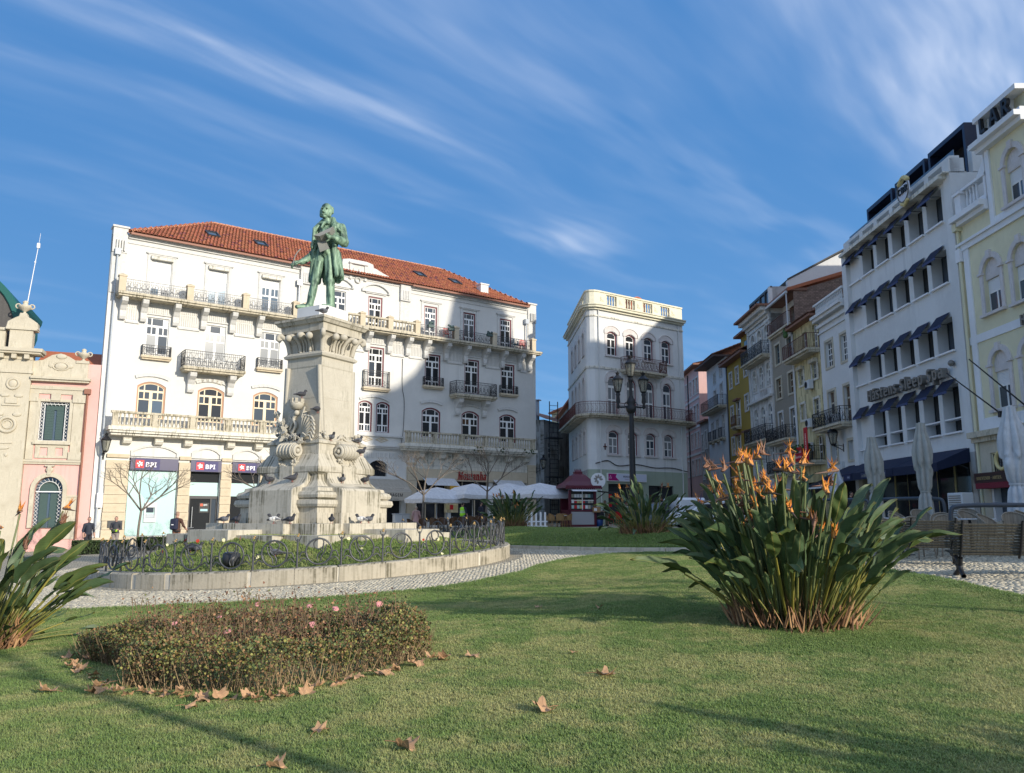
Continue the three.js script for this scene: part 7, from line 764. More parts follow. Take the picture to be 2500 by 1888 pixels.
// ---------- fallen plane leaves ----------
const fallen = [];
{
  seed = 77; const lobes = []; for (let i = 0; i < 5; i++) { const a = PI / 2 + (i - 2) * 0.85; lobes.push([cos(a - 0.4) * 0.58, sin(a - 0.4) * 0.58], [cos(a - 0.12) * 0.78, sin(a - 0.12) * 0.78], [cos(a) * (1 - abs(i - 2) * 0.12), sin(a) * (1 - abs(i - 2) * 0.12)], [cos(a + 0.12) * 0.76, sin(a + 0.12) * 0.76]); } lobes.push([-0.22, -0.3], [0, -0.12], [0.22, -0.3]);
  const leafShape = poly(lobes.map(([x, y]) => [x * 0.1, y * 0.1])), LV = range(0, 4, 1).map((k) => { const sh = new THREE.ShapeGeometry(leafShape, 2), g0 = sh.toNonIndexed(), p = g0.attributes.position, out = []; const sub = (a, b, c, n) => { if (!n) return out.push(...a, ...b, ...c); const m = (u, v) => u.map((q, i) => (q + v[i]) / 2), ab = m(a, b), bc = m(b, c), ca = m(c, a); sub(a, ab, ca, n - 1); sub(ab, b, bc, n - 1); sub(ca, bc, c, n - 1); sub(ab, bc, ca, n - 1); }; for (let i = 0; i < p.count; i += 3) sub(...[0, 1, 2].map((j) => [p.getX(i + j), p.getY(i + j), 0]), 1); const g = new THREE.BufferGeometry(); for (let i = 0; i < out.length; i += 3) { const x = out[i], y = out[i + 1], r = hypot(x, y) / 0.1; out[i + 2] = 0.042 * r * r * (0.6 + 0.8 * sin(3 * Math.atan2(y, x) + k * 1.7)) + 0.05 * (k - 1) * x * x / 0.02 + 0.006 * sin(x * 90 + k); } g.setAttribute('position', new THREE.Float32BufferAttribute(out, 3)); g.rotateX(-PI / 2); g.computeVertexNormals(); return tint(boxUV(g), (i) => { const v = 0.8 + 0.35 * h2(i >> 2, k); return [0.43 * v, 0.255 * v, 0.135 * v]; }); });
  const stem = tint(tube([[0, 0.004, 0.012], [0.01, 0.012, 0.06], [0.03, 0.006, 0.11]], 0.0022, 4, 6), [0.32, 0.17, 0.09]);
  const drop = (x, d, s, ry, label, group, up = 0.02, pitch = 0) => { const k = Math.floor(rnd() * 5), o = thing('fallen_leaf', label, 'leaf', at(x, d, up), ry, group); o.rotation.set(pitch, ry, rr(-0.25, 0.25), 'YXZ'); o.scale.setScalar(s); obj('blade', LV[k], M.dry, o); obj('stem', stem, M.dry, o); return o; };
  // the drift along the foot of the hedge: front edges
  const E = [[-3.3, 6.75], [-1.81, 6.12], [-0.62, 7.4]], L2 = 'curled brown plane leaf in the drift along the front foot of the box hedge', G2 = 'plane leaves drifted along the hedge foot';
  for (let i = 0; i < 44; i++) { const t = i / 43 * 2, k = min(1, Math.floor(t)), f = t - k, x = mix(E[k][0], E[k + 1][0], f) + rr(-0.07, 0.07), d = mix(E[k][1], E[k + 1][1], f) - 0.03 + rr(-0.09, 0.06); drop(x, d, rr(0.5, 0.9), rr(0, 6.28), L2, G2, rr(0.02, 0.06), rr(-0.9, 0.9)); }
  for (let i = 0; i < 10; i++) drop(mix(-3.35, -4.65, i / 10) + rr(-0.1, 0.05), mix(6.9, 8.7, i / 10), rr(0.7, 1.1), rr(0, 6.28), 'brown plane leaf in the shade at the left foot of the box hedge', 'plane leaves left of the hedge', 0.03, rr(-0.6, 0.6));
  for (const [x, d, s, l] of [[0.72, 6.6, 1.25, 'large reddish brown leaf lying on the open lawn, uppermost of three'], [0.22, 5.62, 1.2, 'flat reddish leaf on the lawn, below the one in the middle'], [-0.62, 4.85, 1.0, 'dark brown leaf near the lower edge, left of the flat reddish one'], [-1.2, 5.25, 0.8, 'small brown leaf on the lawn right of the long shadow'], [-1.28, 4.58, 0.8, 'leaf at the bottom edge on the end of the long shadow'], [-2.3, 6.0, 0.85, 'pale leaf lying in front of the hedge on the grass'], [-3.72, 6.75, 1.1, 'pale brown leaf lying apart on the grass left of the hedge'], [-0.35, 7.45, 0.9, 'leaf lying just off the right hand tip of the hedge'], [0.55, 7.5, 0.55, 'tiny reddish leaf on the sunny lawn above the large leaf'], [0.35, 10.9, 0.7, 'small pale leaf in the wide shadow of the big plant, far end'], [1.1, 10.4, 0.7, 'small brown leaf inside the wide shadow nearer the big plant'], [-4.2, 8.3, 0.9, 'dull leaf on the shaded grass beside the hedge corner']]) drop(x, d, s, rr(0, 6.28), l, null, 0.035, rr(-0.25, 0.25));
}
// flowers in the bed: a few pansies
{ seed = 81; const pm = range(0, 26, 1).map((i) => { const a = rr(3.6, 6.2), r = rr(3.2, 5.0), [x, d] = ringAt(a, r); return mtx(x, ground(x, d) + 0.09, -d, rr(-0.6, 0.2), rr(0, 6.28), 0, rr(0.8, 1.3)); }), g = mg([...range(0, 4, 1).map((i) => new THREE.CircleGeometry(0.022, 6).translate(0.024 * cos(i * 1.26), 0.024 * sin(i * 1.26), 0.004 * (i & 1))), rod([0, 0, 0], [0, -0.1, 0.02], 0.003, 0.003, 3)]); stuff('pansies', g, mat('pansy', [0.75, 0.72, 0.42], { side: THREE.DoubleSide }), pm, null, 'few pale yellow and white pansies in the grass by the ring fence', 'flowers', pm.map((_, i) => (i % 4 ? C(1, 1, 1) : C(0.6, 0.06, 0.05)))); }
// ---------- bare trees ----------
function bareTree(x, d, h, s0, label, o = {}) {
  seed = s0; const t = thing('bare_tree', label, 'tree', at(x, d, -0.03), 0), thick = [], thin = [], trunkTop = o.fork ?? h * 0.42;
  const T0 = [[0, 0, 0], [rr(-0.04, 0.04), trunkTop * 0.5, 0.02], [(o.lean ?? 0.06), trunkTop, 0]]; obj('trunk', [tube(T0, 0.06, 8, 10), rod([0, 0, 0], [T0[1][0], trunkTop * 0.5, 0.02], 0.085, 0.06, 8)], M.bark, t);
  const grow = (p, dir, L, r, n) => { const bend = new V3(rr(-0.3, 0.3), rr(-0.05, 0.3), rr(-0.3, 0.3)), m = p.clone().addScaledVector(dir, L * 0.5).addScaledVector(bend, L * 0.12), e = p.clone().addScaledVector(dir, L).addScaledVector(bend, L * 0.3); (n > 2 ? thick : thin).push(tube([p.toArray(), m.toArray(), e.toArray()], r, n > 2 ? 6 : 3, n > 2 ? 5 : 3)); if (n <= 0) return; const k = n > 3 ? 3 : rnd() < 0.55 ? 3 : 2; for (let i = 0; i < k; i++) { const nd = dir.clone().add(new V3(rr(-1, 1), rr(-0.35, 0.65), rr(-1, 1)).multiplyScalar(0.78)).normalize(); nd.y = nd.y * 0.75 + (o.up ?? 0.12); grow(e, nd.normalize(), L * rr(0.6, 0.8), r * 0.62, n - 1); } };
  const top = new V3(...T0[2]); for (let i = 0; i < 4; i++) { const a = (i / 4) * 6.28 + rr(-0.4, 0.4); grow(top, new V3(cos(a) * 0.75, rr(0.55, 0.9), sin(a) * 0.75).normalize(), (h - trunkTop) * 0.38, 0.042, 4); }
  obj('crown', [thick, thin], M.bark, t); return t;
}
bareTree(-18.6, 40.6, 4.6, 201, 'small bare tree in front of the bank window, left of the cash machine');
bareTree(-12.6, 42.4, 5.0, 202, 'small bare tree in front of the bank, partly behind the monument');
bareTree(-5.35, 48.5, 5.4, 203, 'bare tree in front of the café, left of the red sign');
bareTree(-1.6, 50.5, 5.6, 204, 'bare tree behind the clump by the café, right of the red sign');
bareTree(3.2, 0.95, 4.3, 205, 'young bare tree beside the camera, outside the picture, whose trunk shades the lawn', { fork: 3.0, k: 1 });
bareTree(9.6, 6.8, 4.2, 206, 'unseen young bare tree added beyond the right edge for its shadow', { fork: 2.2 });  // added out of view to cast a thin streak across the lawn
// clipped box blocks at the left
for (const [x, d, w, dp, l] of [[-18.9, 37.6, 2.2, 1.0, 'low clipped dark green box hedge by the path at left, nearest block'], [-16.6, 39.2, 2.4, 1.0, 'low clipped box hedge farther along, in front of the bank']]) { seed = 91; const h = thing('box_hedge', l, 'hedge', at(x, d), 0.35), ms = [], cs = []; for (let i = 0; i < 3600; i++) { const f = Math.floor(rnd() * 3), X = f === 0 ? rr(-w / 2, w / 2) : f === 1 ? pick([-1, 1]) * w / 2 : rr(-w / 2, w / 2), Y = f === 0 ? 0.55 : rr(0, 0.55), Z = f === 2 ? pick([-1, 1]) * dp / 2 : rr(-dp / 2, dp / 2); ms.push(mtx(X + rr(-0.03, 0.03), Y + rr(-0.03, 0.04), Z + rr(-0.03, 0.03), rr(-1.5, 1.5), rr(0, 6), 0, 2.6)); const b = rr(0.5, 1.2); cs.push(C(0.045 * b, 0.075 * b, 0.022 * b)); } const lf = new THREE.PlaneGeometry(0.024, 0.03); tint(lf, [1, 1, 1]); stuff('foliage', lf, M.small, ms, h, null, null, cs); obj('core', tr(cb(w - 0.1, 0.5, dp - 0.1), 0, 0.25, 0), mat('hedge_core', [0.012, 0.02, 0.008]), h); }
// ---------- street lamp and wall lanterns ----------
function lantern(parent, x, y, z, s = 1, name = 'lantern') { // six sided lantern standing on y
  const g = grp(name, parent, x, y, z); g.scale.setScalar(s); const r = (a, b, h0, h1) => new THREE.CylinderGeometry(b, a, h1 - h0, 6, 1, true).translate(0, (h0 + h1) / 2, 0);
  obj('glass', r(0.11, 0.2, 0.06, 0.52), mat('lantern_glass', [0.62, 0.62, 0.56], { transmission: 0.8, thickness: 0, roughness: 0.12, rough: 0.12 }), g); const bars = range(0, 5, 1).map((i) => { const a = (i / 6) * 2 * PI; return rod([0.115 * sin(a), 0.06, 0.115 * cos(a)], [0.207 * sin(a), 0.52, 0.207 * cos(a)], 0.012, 0.012, 4); });
  obj('frame', [...bars, new THREE.CylinderGeometry(0.235, 0.22, 0.05, 6).translate(0, 0.54, 0), new THREE.CylinderGeometry(0.07, 0.235, 0.16, 6).translate(0, 0.64, 0), new THREE.CylinderGeometry(0.09, 0.05, 0.1, 6).translate(0, 0.77, 0), new THREE.SphereGeometry(0.035, 6, 5).translate(0, 0.85, 0), new THREE.CylinderGeometry(0.125, 0.07, 0.08, 6).translate(0, 0.03, 0)], M.iron, g); return g;
}
{
  const l = thing('street_lamp', 'tall black cast iron street lamp with three raised lanterns and curved arms', 'street lamp', at(4.25, 28.4), 0.12);
  obj('pole', [lathe([[0.26, 0], [0.26, 0.25], [0.2, 0.3], [0.18, 0.9], [0.12, 1.05], [0.105, 3.0], [0.085, 4.15]], 12)], M.iron, l); obj('collar', lathe([[0.09, 4.1], [0.17, 4.2], [0.2, 4.32], [0.12, 4.42], [0.17, 4.5], [0.14, 4.6], [0.06, 4.75], [0.05, 5.2], [0.08, 5.28], [0.1, 5.36], [0.05, 5.42]], 12), M.iron, l); lantern(l, 0, 5.4, 0, 0.95);
  for (const s of [-1, 1]) { const a = grp('arm', l); obj('bracket', [tube([[0, 4.4, 0], [s * 0.28, 4.34, 0], [s * 0.46, 4.36, 0], [s * 0.47, 4.5, 0]], 0.035, 6, 14), tube([[s * 0.08, 4.55, 0], [s * 0.2, 4.5, 0], [s * 0.24, 4.4, 0]], 0.015, 5)], M.iron, a); obj('socket', lathe([[0.03, 4.28], [0.07, 4.34], [0.04, 4.44], [0.08, 4.52], [0.06, 4.72], [0.09, 4.8], [0.05, 4.86]], 10).translate(s * 0.47, 0, 0), M.iron, a); lantern(a, s * 0.47, 4.84, 0, 0.9); }
}
function wallLamp(p, ry, label, s = 1) { const l = thing('wall_lantern', label, 'lantern', p, ry, 'lanterns on the house walls'); obj('bracket', [tube([[0, -0.3, 0], [0, -0.1, 0.35], [0, 0.0, 0.62]], 0.025, 5), tube([[0, -0.02, 0], [0, 0.04, 0.3], [0, 0.0, 0.62]], 0.02, 5), cb(0.1, 0.5, 0.04, 0, -0.12, 0)], M.iron, l); lantern(l, 0, 0.02, 0.62, s); return l; }
wallLamp([-24.9 + 0.45 * cos(rad(35.3)), 5.35, -48 - 0.45 * sin(rad(35.3)) + 0.05], rad(35.3), 'black wall lantern on the left corner of the long white building', 1.35);
wallLamp([-24.93 + 33 * cos(rad(35.3)), 5.5, -48 - 33 * sin(rad(35.3)) + 0.2], rad(95), 'black wall lantern on the right end of the long white building', 1.35);
wallLamp([20.43, 5.9, -49.4], rad(-90), 'black wall lantern between two small windows of the narrow white house', 1.5);
{ const k = thing('lawn_kerb', 'low dark stone edging along the path side of the shaded lawn', 'kerb'); for (let i = 0; i < FAR.length; i++) { const [a, b] = FAR[i], [c, d] = FAR[(i + 1) % FAR.length]; if ((b + d) / 2 > 30) continue; const L = hypot(c - a, d - b), g = obj('kerb_stone', tr(rbox(L - 0.012, 0.2, 0.13, 0.012), 0, 0.0, 0), M.grime, k); g.position.set((a + c) / 2, H((a + c) / 2, (b + d) / 2), -(b + d) / 2); g.rotation.set(0, Math.atan2(d - b, c - a), Math.atan2(H(c, d) - H(a, b), L), 'YXZ'); } }
// ---------- kiosk ----------
{
  const k = thing('kiosk', 'small maroon newspaper kiosk with a peaked roof and magazines behind its window', 'kiosk', [4.4, H(4.4, 54), -54], rad(14)), w = 0.95;
  obj('base', [bx(-w, w, 0, 0.12, -w, w), bx(-w, w, 0.98, 1.1, -w, w)], M.kiosk, k); obj('front_panel', bx(-0.78, 0.78, 0.14, 0.96, w - 0.06, w - 0.02), mat('kiosk_panel', [0.36, 0.36, 0.37], {}), k); obj('side_panel', [bx(-w + 0.02, -w + 0.07, 0.12, 0.98, -w, w)], M.kiosk, k); obj('side_panel', [bx(w - 0.07, w - 0.02, 0.12, 0.98, -w, w)], M.kiosk, k);
  for (const [x, z] of [[-1, 1], [1, 1], [-1, -1], [1, -1]]) obj('post', cb(0.16, 2.4, 0.16, x * (w - 0.08), 1.2, z * (w - 0.08)), M.kiosk, k); obj('pane', bx(-0.8, 0.8, 1.1, 2.3, w - 0.12, w - 0.1), M.glass, k); obj('window_bar', [cb(0.05, 1.2, 0.05, 0, 1.7, w - 0.07), cb(1.6, 0.05, 0.05, 0, 1.7, w - 0.07)], M.frameW, k); obj('back', bx(-w + 0.1, w - 0.1, 1.1, 2.4, -w, -w + 0.1), M.kiosk, k);
  seed = 300; for (let i = 0; i < 24; i++) obj('magazine', cb(0.17, 0.22, 0.01, -0.66 + (i % 8) * 0.19, 1.28 + Math.floor(i / 8) * 0.36, w - 0.08), pick([M.redS, M.whiteP, M.board, M.glassSky, M.gold, M.teal, M.whiteP]), k);
  obj('awning', quad([[-0.85, 2.5, w], [-0.85, 2.28, w + 0.55], [0.85, 2.28, w + 0.55], [0.85, 2.5, w]]), M.whiteCanvas, k); obj('eave', [bx(-w - 0.28, w + 0.28, 2.52, 2.66, -w - 0.28, w + 0.28), ...range(-8, 8, 1).map((i) => tr(new THREE.CylinderGeometry(0.07, 0.07, 0.03, 8, 1, false).rotateX(PI / 2), i * 0.15, 2.5, w + 0.28))], M.kiosk, k); obj('roof', loft([[sq(w + 0.25), 2.66], [sq(w - 0.15), 2.95], [sq(0.45), 3.35], [sq(0.24), 3.48], [sq(0.24), 3.62], [sq(0.06), 3.72]]), M.kiosk, k); obj('crest', range(-2, 2, 1).map((i) => tr(new THREE.ConeGeometry(0.05, 0.16, 5), i * 0.1, 3.76, 0)), M.kiosk, k);
  const ds = grp('round_sign', k, 1.02, 3.0, w + 0.2); obj('disc', new THREE.CylinderGeometry(0.5, 0.5, 0.08, 24).rotateX(PI / 2), M.whiteP, ds); obj('emblem', range(0, 6, 1).map((i) => { const a = i * 0.75; return tr(new THREE.SphereGeometry(0.1, 7, 5).scale(1.3, 0.7, 0.2).rotateZ(a), 0.2 * cos(a), 0.08 + 0.2 * sin(a), 0.045); }), mat('sign_grey', [0.3, 0.28, 0.25]), ds);
  obj('canopy', [rod([w, 2.35, 0.6], [w + 1.7, 2.2, 0.6], 0.03, 0.03, 4), rod([w, 1.7, 0.6], [w + 0.8, 2.28, 0.6], 0.03, 0.03, 4), quad([[w, 2.36, 0.6], [w + 1.7, 2.21, 0.6], [w + 1.7, 2.21, -0.6], [w, 2.36, -0.6]])], M.iron, k); obj('counter', bx(w, w + 0.35, 0.85, 0.9, -0.5, 0.8), M.kiosk, k);
}
{ const p = [5.75, H(5.75, 53.6), -53.6], b = thing('trash_bin', 'blue plastic bin with a dark bag standing beside the kiosk', 'bin', p, 0.2); obj('bin', lathe([[0.0, 0], [0.22, 0], [0.28, 0.5], [0.0, 0.5]], 12), M.bluePlastic, b); obj('bag', lathe([[0.0, 0.98], [0.3, 0.96], [0.36, 0.7], [0.3, 0.45]], 12), M.black, b); const c = thing('carton', 'brown cardboard carton on the ledge at the right side of the kiosk', 'carton', [5.5, H(5.5, 53.4) + 0.92, -53.35], 0.3); obj('body', tr(rbox(0.5, 0.36, 0.4, 0.01), 0, 0.18, 0), M.box, c); obj('label', tr(cb(0.2, 0.18, 0.004), -0.1, 0.18, 0.203), M.whiteP, c); }
// ---------- café parasols, open and closed ----------
function openParasol(x, d, w, h, ry, label) { const g0 = H(x, d), t = thing('open_parasol', label, 'parasol', [x, g0, -d], ry, 'open white café parasols'); obj('pole', rod([0, 0, 0], [0, h, 0], 0.035, 0.03, 8), M.paleMetal, t); const a = w / 2, can = []; for (let k = 0; k < 4; k++) { const c = [[a, a], [-a, a], [-a, -a], [a, -a]], A = c[k], B = c[(k + 1) % 4]; const n = 6; for (let i = 0; i < n; i++) { const p0 = [mix(A[0], B[0], i / n), mix(A[1], B[1], i / n)], p1 = [mix(A[0], B[0], (i + 1) / n), mix(A[1], B[1], (i + 1) / n)], s = (q) => [q[0] * 0.55, h - 0.02 - 0.36 * 1.05 * 0.62, q[1] * 0.55], y = h - 0.78, sag = (u) => y - 0.05 * sin(PI * u); can.push(quad([[p0[0], sag(i / n), p0[1]], [p1[0], sag((i + 1) / n), p1[1]], s(p1), s(p0)]), quad([s(p0), s(p1), [0, h, 0]]), quad([[p0[0], sag(i / n) - 0.26 - 0.02 * (i & 1), p0[1]], [p1[0], sag((i + 1) / n) - 0.26, p1[1]], [p1[0], sag((i + 1) / n), p1[1]], [p0[0], sag(i / n), p0[1]]])); } } obj('canopy', can, M.whiteCanvas, t); obj('rib', [[1, 1], [1, -1], [-1, 1], [-1, -1]].map(([i, j]) => rod([0, h - 0.06, 0], [i * a * 0.98, h - 0.82, j * a * 0.98], 0.015, 0.015, 4)), M.paleMetal, t); return t; }
openParasol(-5.1, 55.0, 3.3, 2.9, 0.55, 'open white square parasol, leftmost of the four before the café'); openParasol(-2.7, 55.5, 3.3, 3.05, 0.6, 'open white square parasol under the red café lettering'); openParasol(-0.3, 57.4, 3.2, 3.05, 0.6, 'open white parasol partly hidden behind the dark plant clump'); openParasol(1.9, 55.2, 3.3, 2.95, 0.5, 'open white square parasol next to the kiosk, rightmost of the row');
function closedParasol(x, d, h, s0, m, label, w = 1, base = 0.75) { seed = s0; const t = thing('closed_parasol', label, 'parasol', [x, H(x, d), -d], rr(0, 6)); obj('pole', rod([0, 0, 0], [0, h - 0.05, 0], 0.04, 0.035, 8), M.paleMetal, t); obj('foot', tr(rbox(0.6, 0.1, 0.6, 0.02), 0, 0.05, 0), M.greyWall, t);
  const n = 72, rows = 60, P = [], ix = [], nf = 7, ph = rr(0, 6), tie = rr(0.36, 0.5), lobe = range(0, nf - 1, 1).map(() => [rr(0, 0.16), rr(0.6, 1.25)]);
  const step = rr(0.3, 0.42), fl = rr(0, 6.28);
  for (let j = 0; j <= rows; j++) { const t0 = j / rows, tieT = tie + 0.32, waist = 1 - 0.3 * Math.exp(-Math.pow((t0 - tieT) / 0.035, 2)), R = w * (0.085 + 0.115 * sstep(0, 0.34, t0) - 0.03 * sstep(0.4, 0.8, t0) + 0.05 * sstep(tieT, 1, t0)) * waist; for (let i = 0; i < n; i++) { const a = (i / n) * 2 * PI, tw = a + t0 * 0.7, k = Math.floor((i / n) * nf) % nf, s = abs(sin((tw * nf) / 2 + ph)), fold = 0.62 + 0.5 * Math.pow(s, 0.8) * lobe[k][1] + 0.22 * (fbm(tw * 2.2 + ph, t0 * 6, 3) - 0.5); const top = step + 0.12 * lobe[k][1] * s, lay = t0 < top ? 1.16 : 0.96, flap = 0.55 * max(0, cos(a - fl)) ** 6 * sstep(step + 0.02, step + 0.16, t0) * sstep(step + 0.3, step + 0.17, t0); const r = R * (fold * lay + flap), y = h - t0 * (h - base) - (t0 > 0.85 ? (0.1 + lobe[k][0] * 1.6) * s * sstep(0.85, 1, t0) : 0); P.push(r * cos(a + t0 * 0.5), y, r * sin(a + t0 * 0.5)); } }
  for (let j = 0; j < rows; j++) for (let i = 0; i < n; i++) { const q = (i + 1) % n, A = j * n + i, B = j * n + q; ix.push(A, B, A + n, B, B + n, A + n); } const g = new THREE.BufferGeometry(); g.setAttribute('position', new THREE.Float32BufferAttribute(P, 3)); g.setIndex(ix); g.computeVertexNormals(); obj('canvas', boxUV(g), m, t); obj('cap', lathe([[0.0, h + 0.03], [0.05, h + 0.02], [0.085 * w, h - 0.05]], 10), m, t); obj('strap', lathe([[0.135 * w, 0], [0.14 * w, 0.04]], 14).translate(0, h - (tie + 0.32) * (h - base), 0), m, t); return t; }
closedParasol(11.25, 22, 3.15, 401, M.greyCanvas, 'tall narrow closed grey beige parasol in front of the dark restaurant windows', 1.0, 0.6);
closedParasol(11.75, 26.2, 3.05, 402, M.greyCanvas, 'closed grey beige parasol with a wide loose flap, left of the tall closed one', 1.15, 0.6);
closedParasol(11.5, 18.4, 3.2, 403, M.paleCanvas, 'closed pale grey parasol cut by the right edge, before the souvenir shop', 1.15, 0.7);
closedParasol(16.3, 40.5, 2.95, 404, M.paleCanvas, 'closed whitish parasol before the narrow white house', 1.5, 0.5); closedParasol(15.7, 43.8, 2.75, 405, M.paleCanvas, 'closed whitish parasol below the red banners', 1.4, 0.4);
// ---------- chairs and tables ----------
function wickerChair(m, label, group) { const c = thing('wicker_chair', label, 'chair', [0, 0, 0], 0, group); obj('seat', lathe([[0, 0.43], [0.22, 0.43], [0.24, 0.45], [0.22, 0.47], [0, 0.475]], 14), m, c); const pts = range(0, 12, 1).map((i) => { const a = PI * (i / 12) + PI; return [0.26 * cos(a), 0.66 + 0.2 * abs(sin(a)) ** 0.8, 0.26 * sin(a)]; }); const back = []; for (let i = 0; i < 12; i++) { const [a, b] = [pts[i], pts[i + 1]]; back.push(quad([[a[0] * 0.92, 0.47, a[2] * 0.92], [b[0] * 0.92, 0.47, b[2] * 0.92], b, a])); } obj('backrest', back, DS(m), c); obj('back_frame', [tube(pts, 0.018, 5, 26)], m, c); for (const [x, z] of [[-1, -1], [1, -1], [-1, 1], [1, 1]]) obj('leg', rod([x * 0.2, 0, z * 0.2], [x * 0.16, 0.44, z * 0.16], 0.016, 0.016, 5), m, c); obj('stretcher', tr(new THREE.TorusGeometry(0.17, 0.01, 4, 14).rotateX(PI / 2), 0, 0.2, 0), m, c); return c; }
function cafeTable(label, group, m = M.paleMetal) { const t = thing('cafe_table', label, 'table', [0, 0, 0], 0, group); obj('table_top', tr(rbox(0.7, 0.03, 0.7, 0.01), 0, 0.73, 0), m, t); obj('column', rod([0, 0.03, 0], [0, 0.72, 0], 0.03, 0.03, 8), M.frameD, t); obj('foot', [cb(0.5, 0.03, 0.06, 0, 0.02, 0), cb(0.06, 0.03, 0.5, 0, 0.021, 0)], M.frameD, t); return t; }
const put = (o, x, d, ry) => { o.position.set(x, H(x, d), -d); o.rotation.y = ry; return o; };
{
  const W0 = wickerChair(M.wicker, 'round backed tan wicker chair at a café table between the white picket and the kiosk', 'wicker chairs beside the kiosk'); put(W0, 2.55, 51.2, 2.2); [[3.0, 50.6, 0.3], [3.55, 51.4, -1.2], [3.35, 52.2, 3.0], [2.3, 52.4, 1.4]].forEach(([x, d, r]) => copy(W0, [x, H(x, d), -d], r)); const T0 = cafeTable('small café table with cups between the wicker chairs by the kiosk', 'café tables beside the kiosk'); put(T0, 2.9, 51.6, 0.3); copy(T0, [3.3, H(3.3, 52.6), -52.6], 0.6);
  const B = wickerChair(M.glassBrown, 'dark brown wicker chair on the café terrace behind the ring fence', 'brown chairs of the café terrace'); put(B, -5.2, 47.6, 0.2); [[-4.6, 47.9, 2.9], [-4.0, 47.3, 0.4], [-3.5, 48.2, -2.6], [-2.9, 47.5, 0.3], [-2.3, 48, 2.6], [-1.7, 47.4, 0.2], [-4.3, 49.4, 1.6], [-3.1, 49.6, -1.5], [-2.0, 49.5, 0.7], [-6.0, 48.4, 1.1]].forEach(([x, d, r]) => copy(B, [x, H(x, d), -d], r)); const T1 = cafeTable('small dark table with a white cup on the café terrace', 'café terrace tables', M.frameD); put(T1, -4.9, 48.6, 0.2); obj('cup', tr(new THREE.CylinderGeometry(0.05, 0.04, 0.12, 10), 0.1, 0.81, 0.1), M.whiteP, T1); for (const [x, d] of [[-3.7, 48.9], [-2.6, 48.8], [-1.5, 48.6]]) copy(T1, [x, H(x, d), -d], 0.4);
  const pf = thing('picket_planter', 'short white picket barrier standing on the lawn edge left of the wicker chairs', 'barrier', [1.45, H(1.45, 48.5), -48.5], 0.1); for (let i = 0; i < 5; i++) obj('picket', tr(cb(0.11, 0.95, 0.03), -0.55 + i * 0.27, 0.5, 0), M.whiteP, pf); obj('rail', [cb(1.35, 0.1, 0.03, 0, 0.12, -0.032)], M.whiteP, pf); obj('rail', cb(1.35, 0.08, 0.03, 0, 0.42, -0.032), M.whiteP, pf);
  const rch = (x, d, ry, l) => { const c = thing('red_chair', l, 'chair', [x, H(x, d), -d], ry); obj('seat', tr(rbox(0.44, 0.04, 0.42, 0.015), 0, 0.45, 0), M.redPlastic, c); obj('backrest', tr(rbox(0.44, 0.46, 0.04, 0.015), 0, 0.72, -0.2), M.redPlastic, c); for (const [a, b] of [[-1, -1], [1, -1], [-1, 1], [1, 1]]) obj('leg', rod([a * 0.21, 0, b * 0.2], [a * 0.18, 0.44, b * 0.17], 0.02, 0.018, 5), M.redPlastic, c); }; rch(7.35, 55.4, 2.6, 'red plastic chair beside the man at the kiosk, back to the camera'); rch(6.75, 56.2, 0.4, 'red plastic chair half hidden behind the legs of the man at the kiosk');
}
{ // terrace on the right behind the benches
  const G = wickerChair(M.wickerGrey, 'pale round backed wicker chair on the terrace behind the benches', 'pale wicker chairs behind the benches'); put(G, 7.75, 17.3, 3.0); let i = 0; for (const [x, d] of [[8.5, 17.0], [9.2, 17.2], [9.9, 16.8], [10.6, 17.1], [8.1, 18.4], [8.9, 18.6], [9.7, 18.3], [10.5, 18.6], [7.9, 20.2], [8.7, 20.5], [9.6, 20.1], [10.4, 20.6], [7.2, 18.9], [11.2, 17.6], [11.2, 19.9]]) copy(G, [x, H(x, d), -d], 3.0 + 0.5 * sin(i++ * 2.3)); const T2 = cafeTable('small pale table between the wicker chairs of the right hand terrace', 'tables of the right hand terrace'); put(T2, 8.5, 17.8, 0); for (const [x, d] of [[9.9, 17.6], [9.2, 19.4], [10.9, 16.3]]) copy(T2, [x, H(x, d), -d], 0.2);
  const hoopRail = (xa, da, xb, db, label) => { const A = [xa, H(xa, da), -da], L = hypot(xb - xa, db - da), t = thing('hoop_rail', label, 'rail', A, Math.atan2(db - da, xb - xa)), h = 1.08; obj('tube', [tube([[0, 0, 0], [0, h - 0.12, 0], [0.04, h - 0.03, 0], [0.13, h, 0], [L - 0.13, h, 0], [L - 0.04, h - 0.03, 0], [L, h - 0.12, 0], [L, 0, 0]].flatMap((p, i, a) => (i && i < 7 ? [a[i]] : [p])), 0.045, 8, 80)], mat('slate_blue_tube', [0.045, 0.055, 0.07], { rough: 0.4 }), t); obj('rail_plate', cb(0.3, 0.05, 0.1, L * 0.75, h, 0.0), M.frameD, t); };
  hoopRail(8.75, 16.2, 10.35, 15.6, 'dark hooped steel rail in front of the souvenir shop, between terrace and benches'); hoopRail(10.4, 23.5, 11.5, 21.6, 'dark hooped steel rail left of the tall closed parasol'); hoopRail(9.7, 26.6, 11.0, 25.0, 'dark hooped steel rail farther back, left of the others'); hoopRail(9.2, 31, 10.1, 29, 'farthest dark hooped rail, behind the big flowering clump');
  const ac = thing('standing_air_unit', 'pale metal ventilation box standing by the souvenir shop door', 'box', [18.6, H(18.6, 33.6), -33.6], -1.5); obj('casing', tr(rbox(1.0, 1.25, 0.5, 0.03), 0, 0.62, 0), M.paleMetal, ac); obj('vent', range(0, 9, 1).map((k) => cb(0.8, 0.04, 0.02, 0, 0.3 + k * 0.09, 0.26)), M.letters, ac);
}
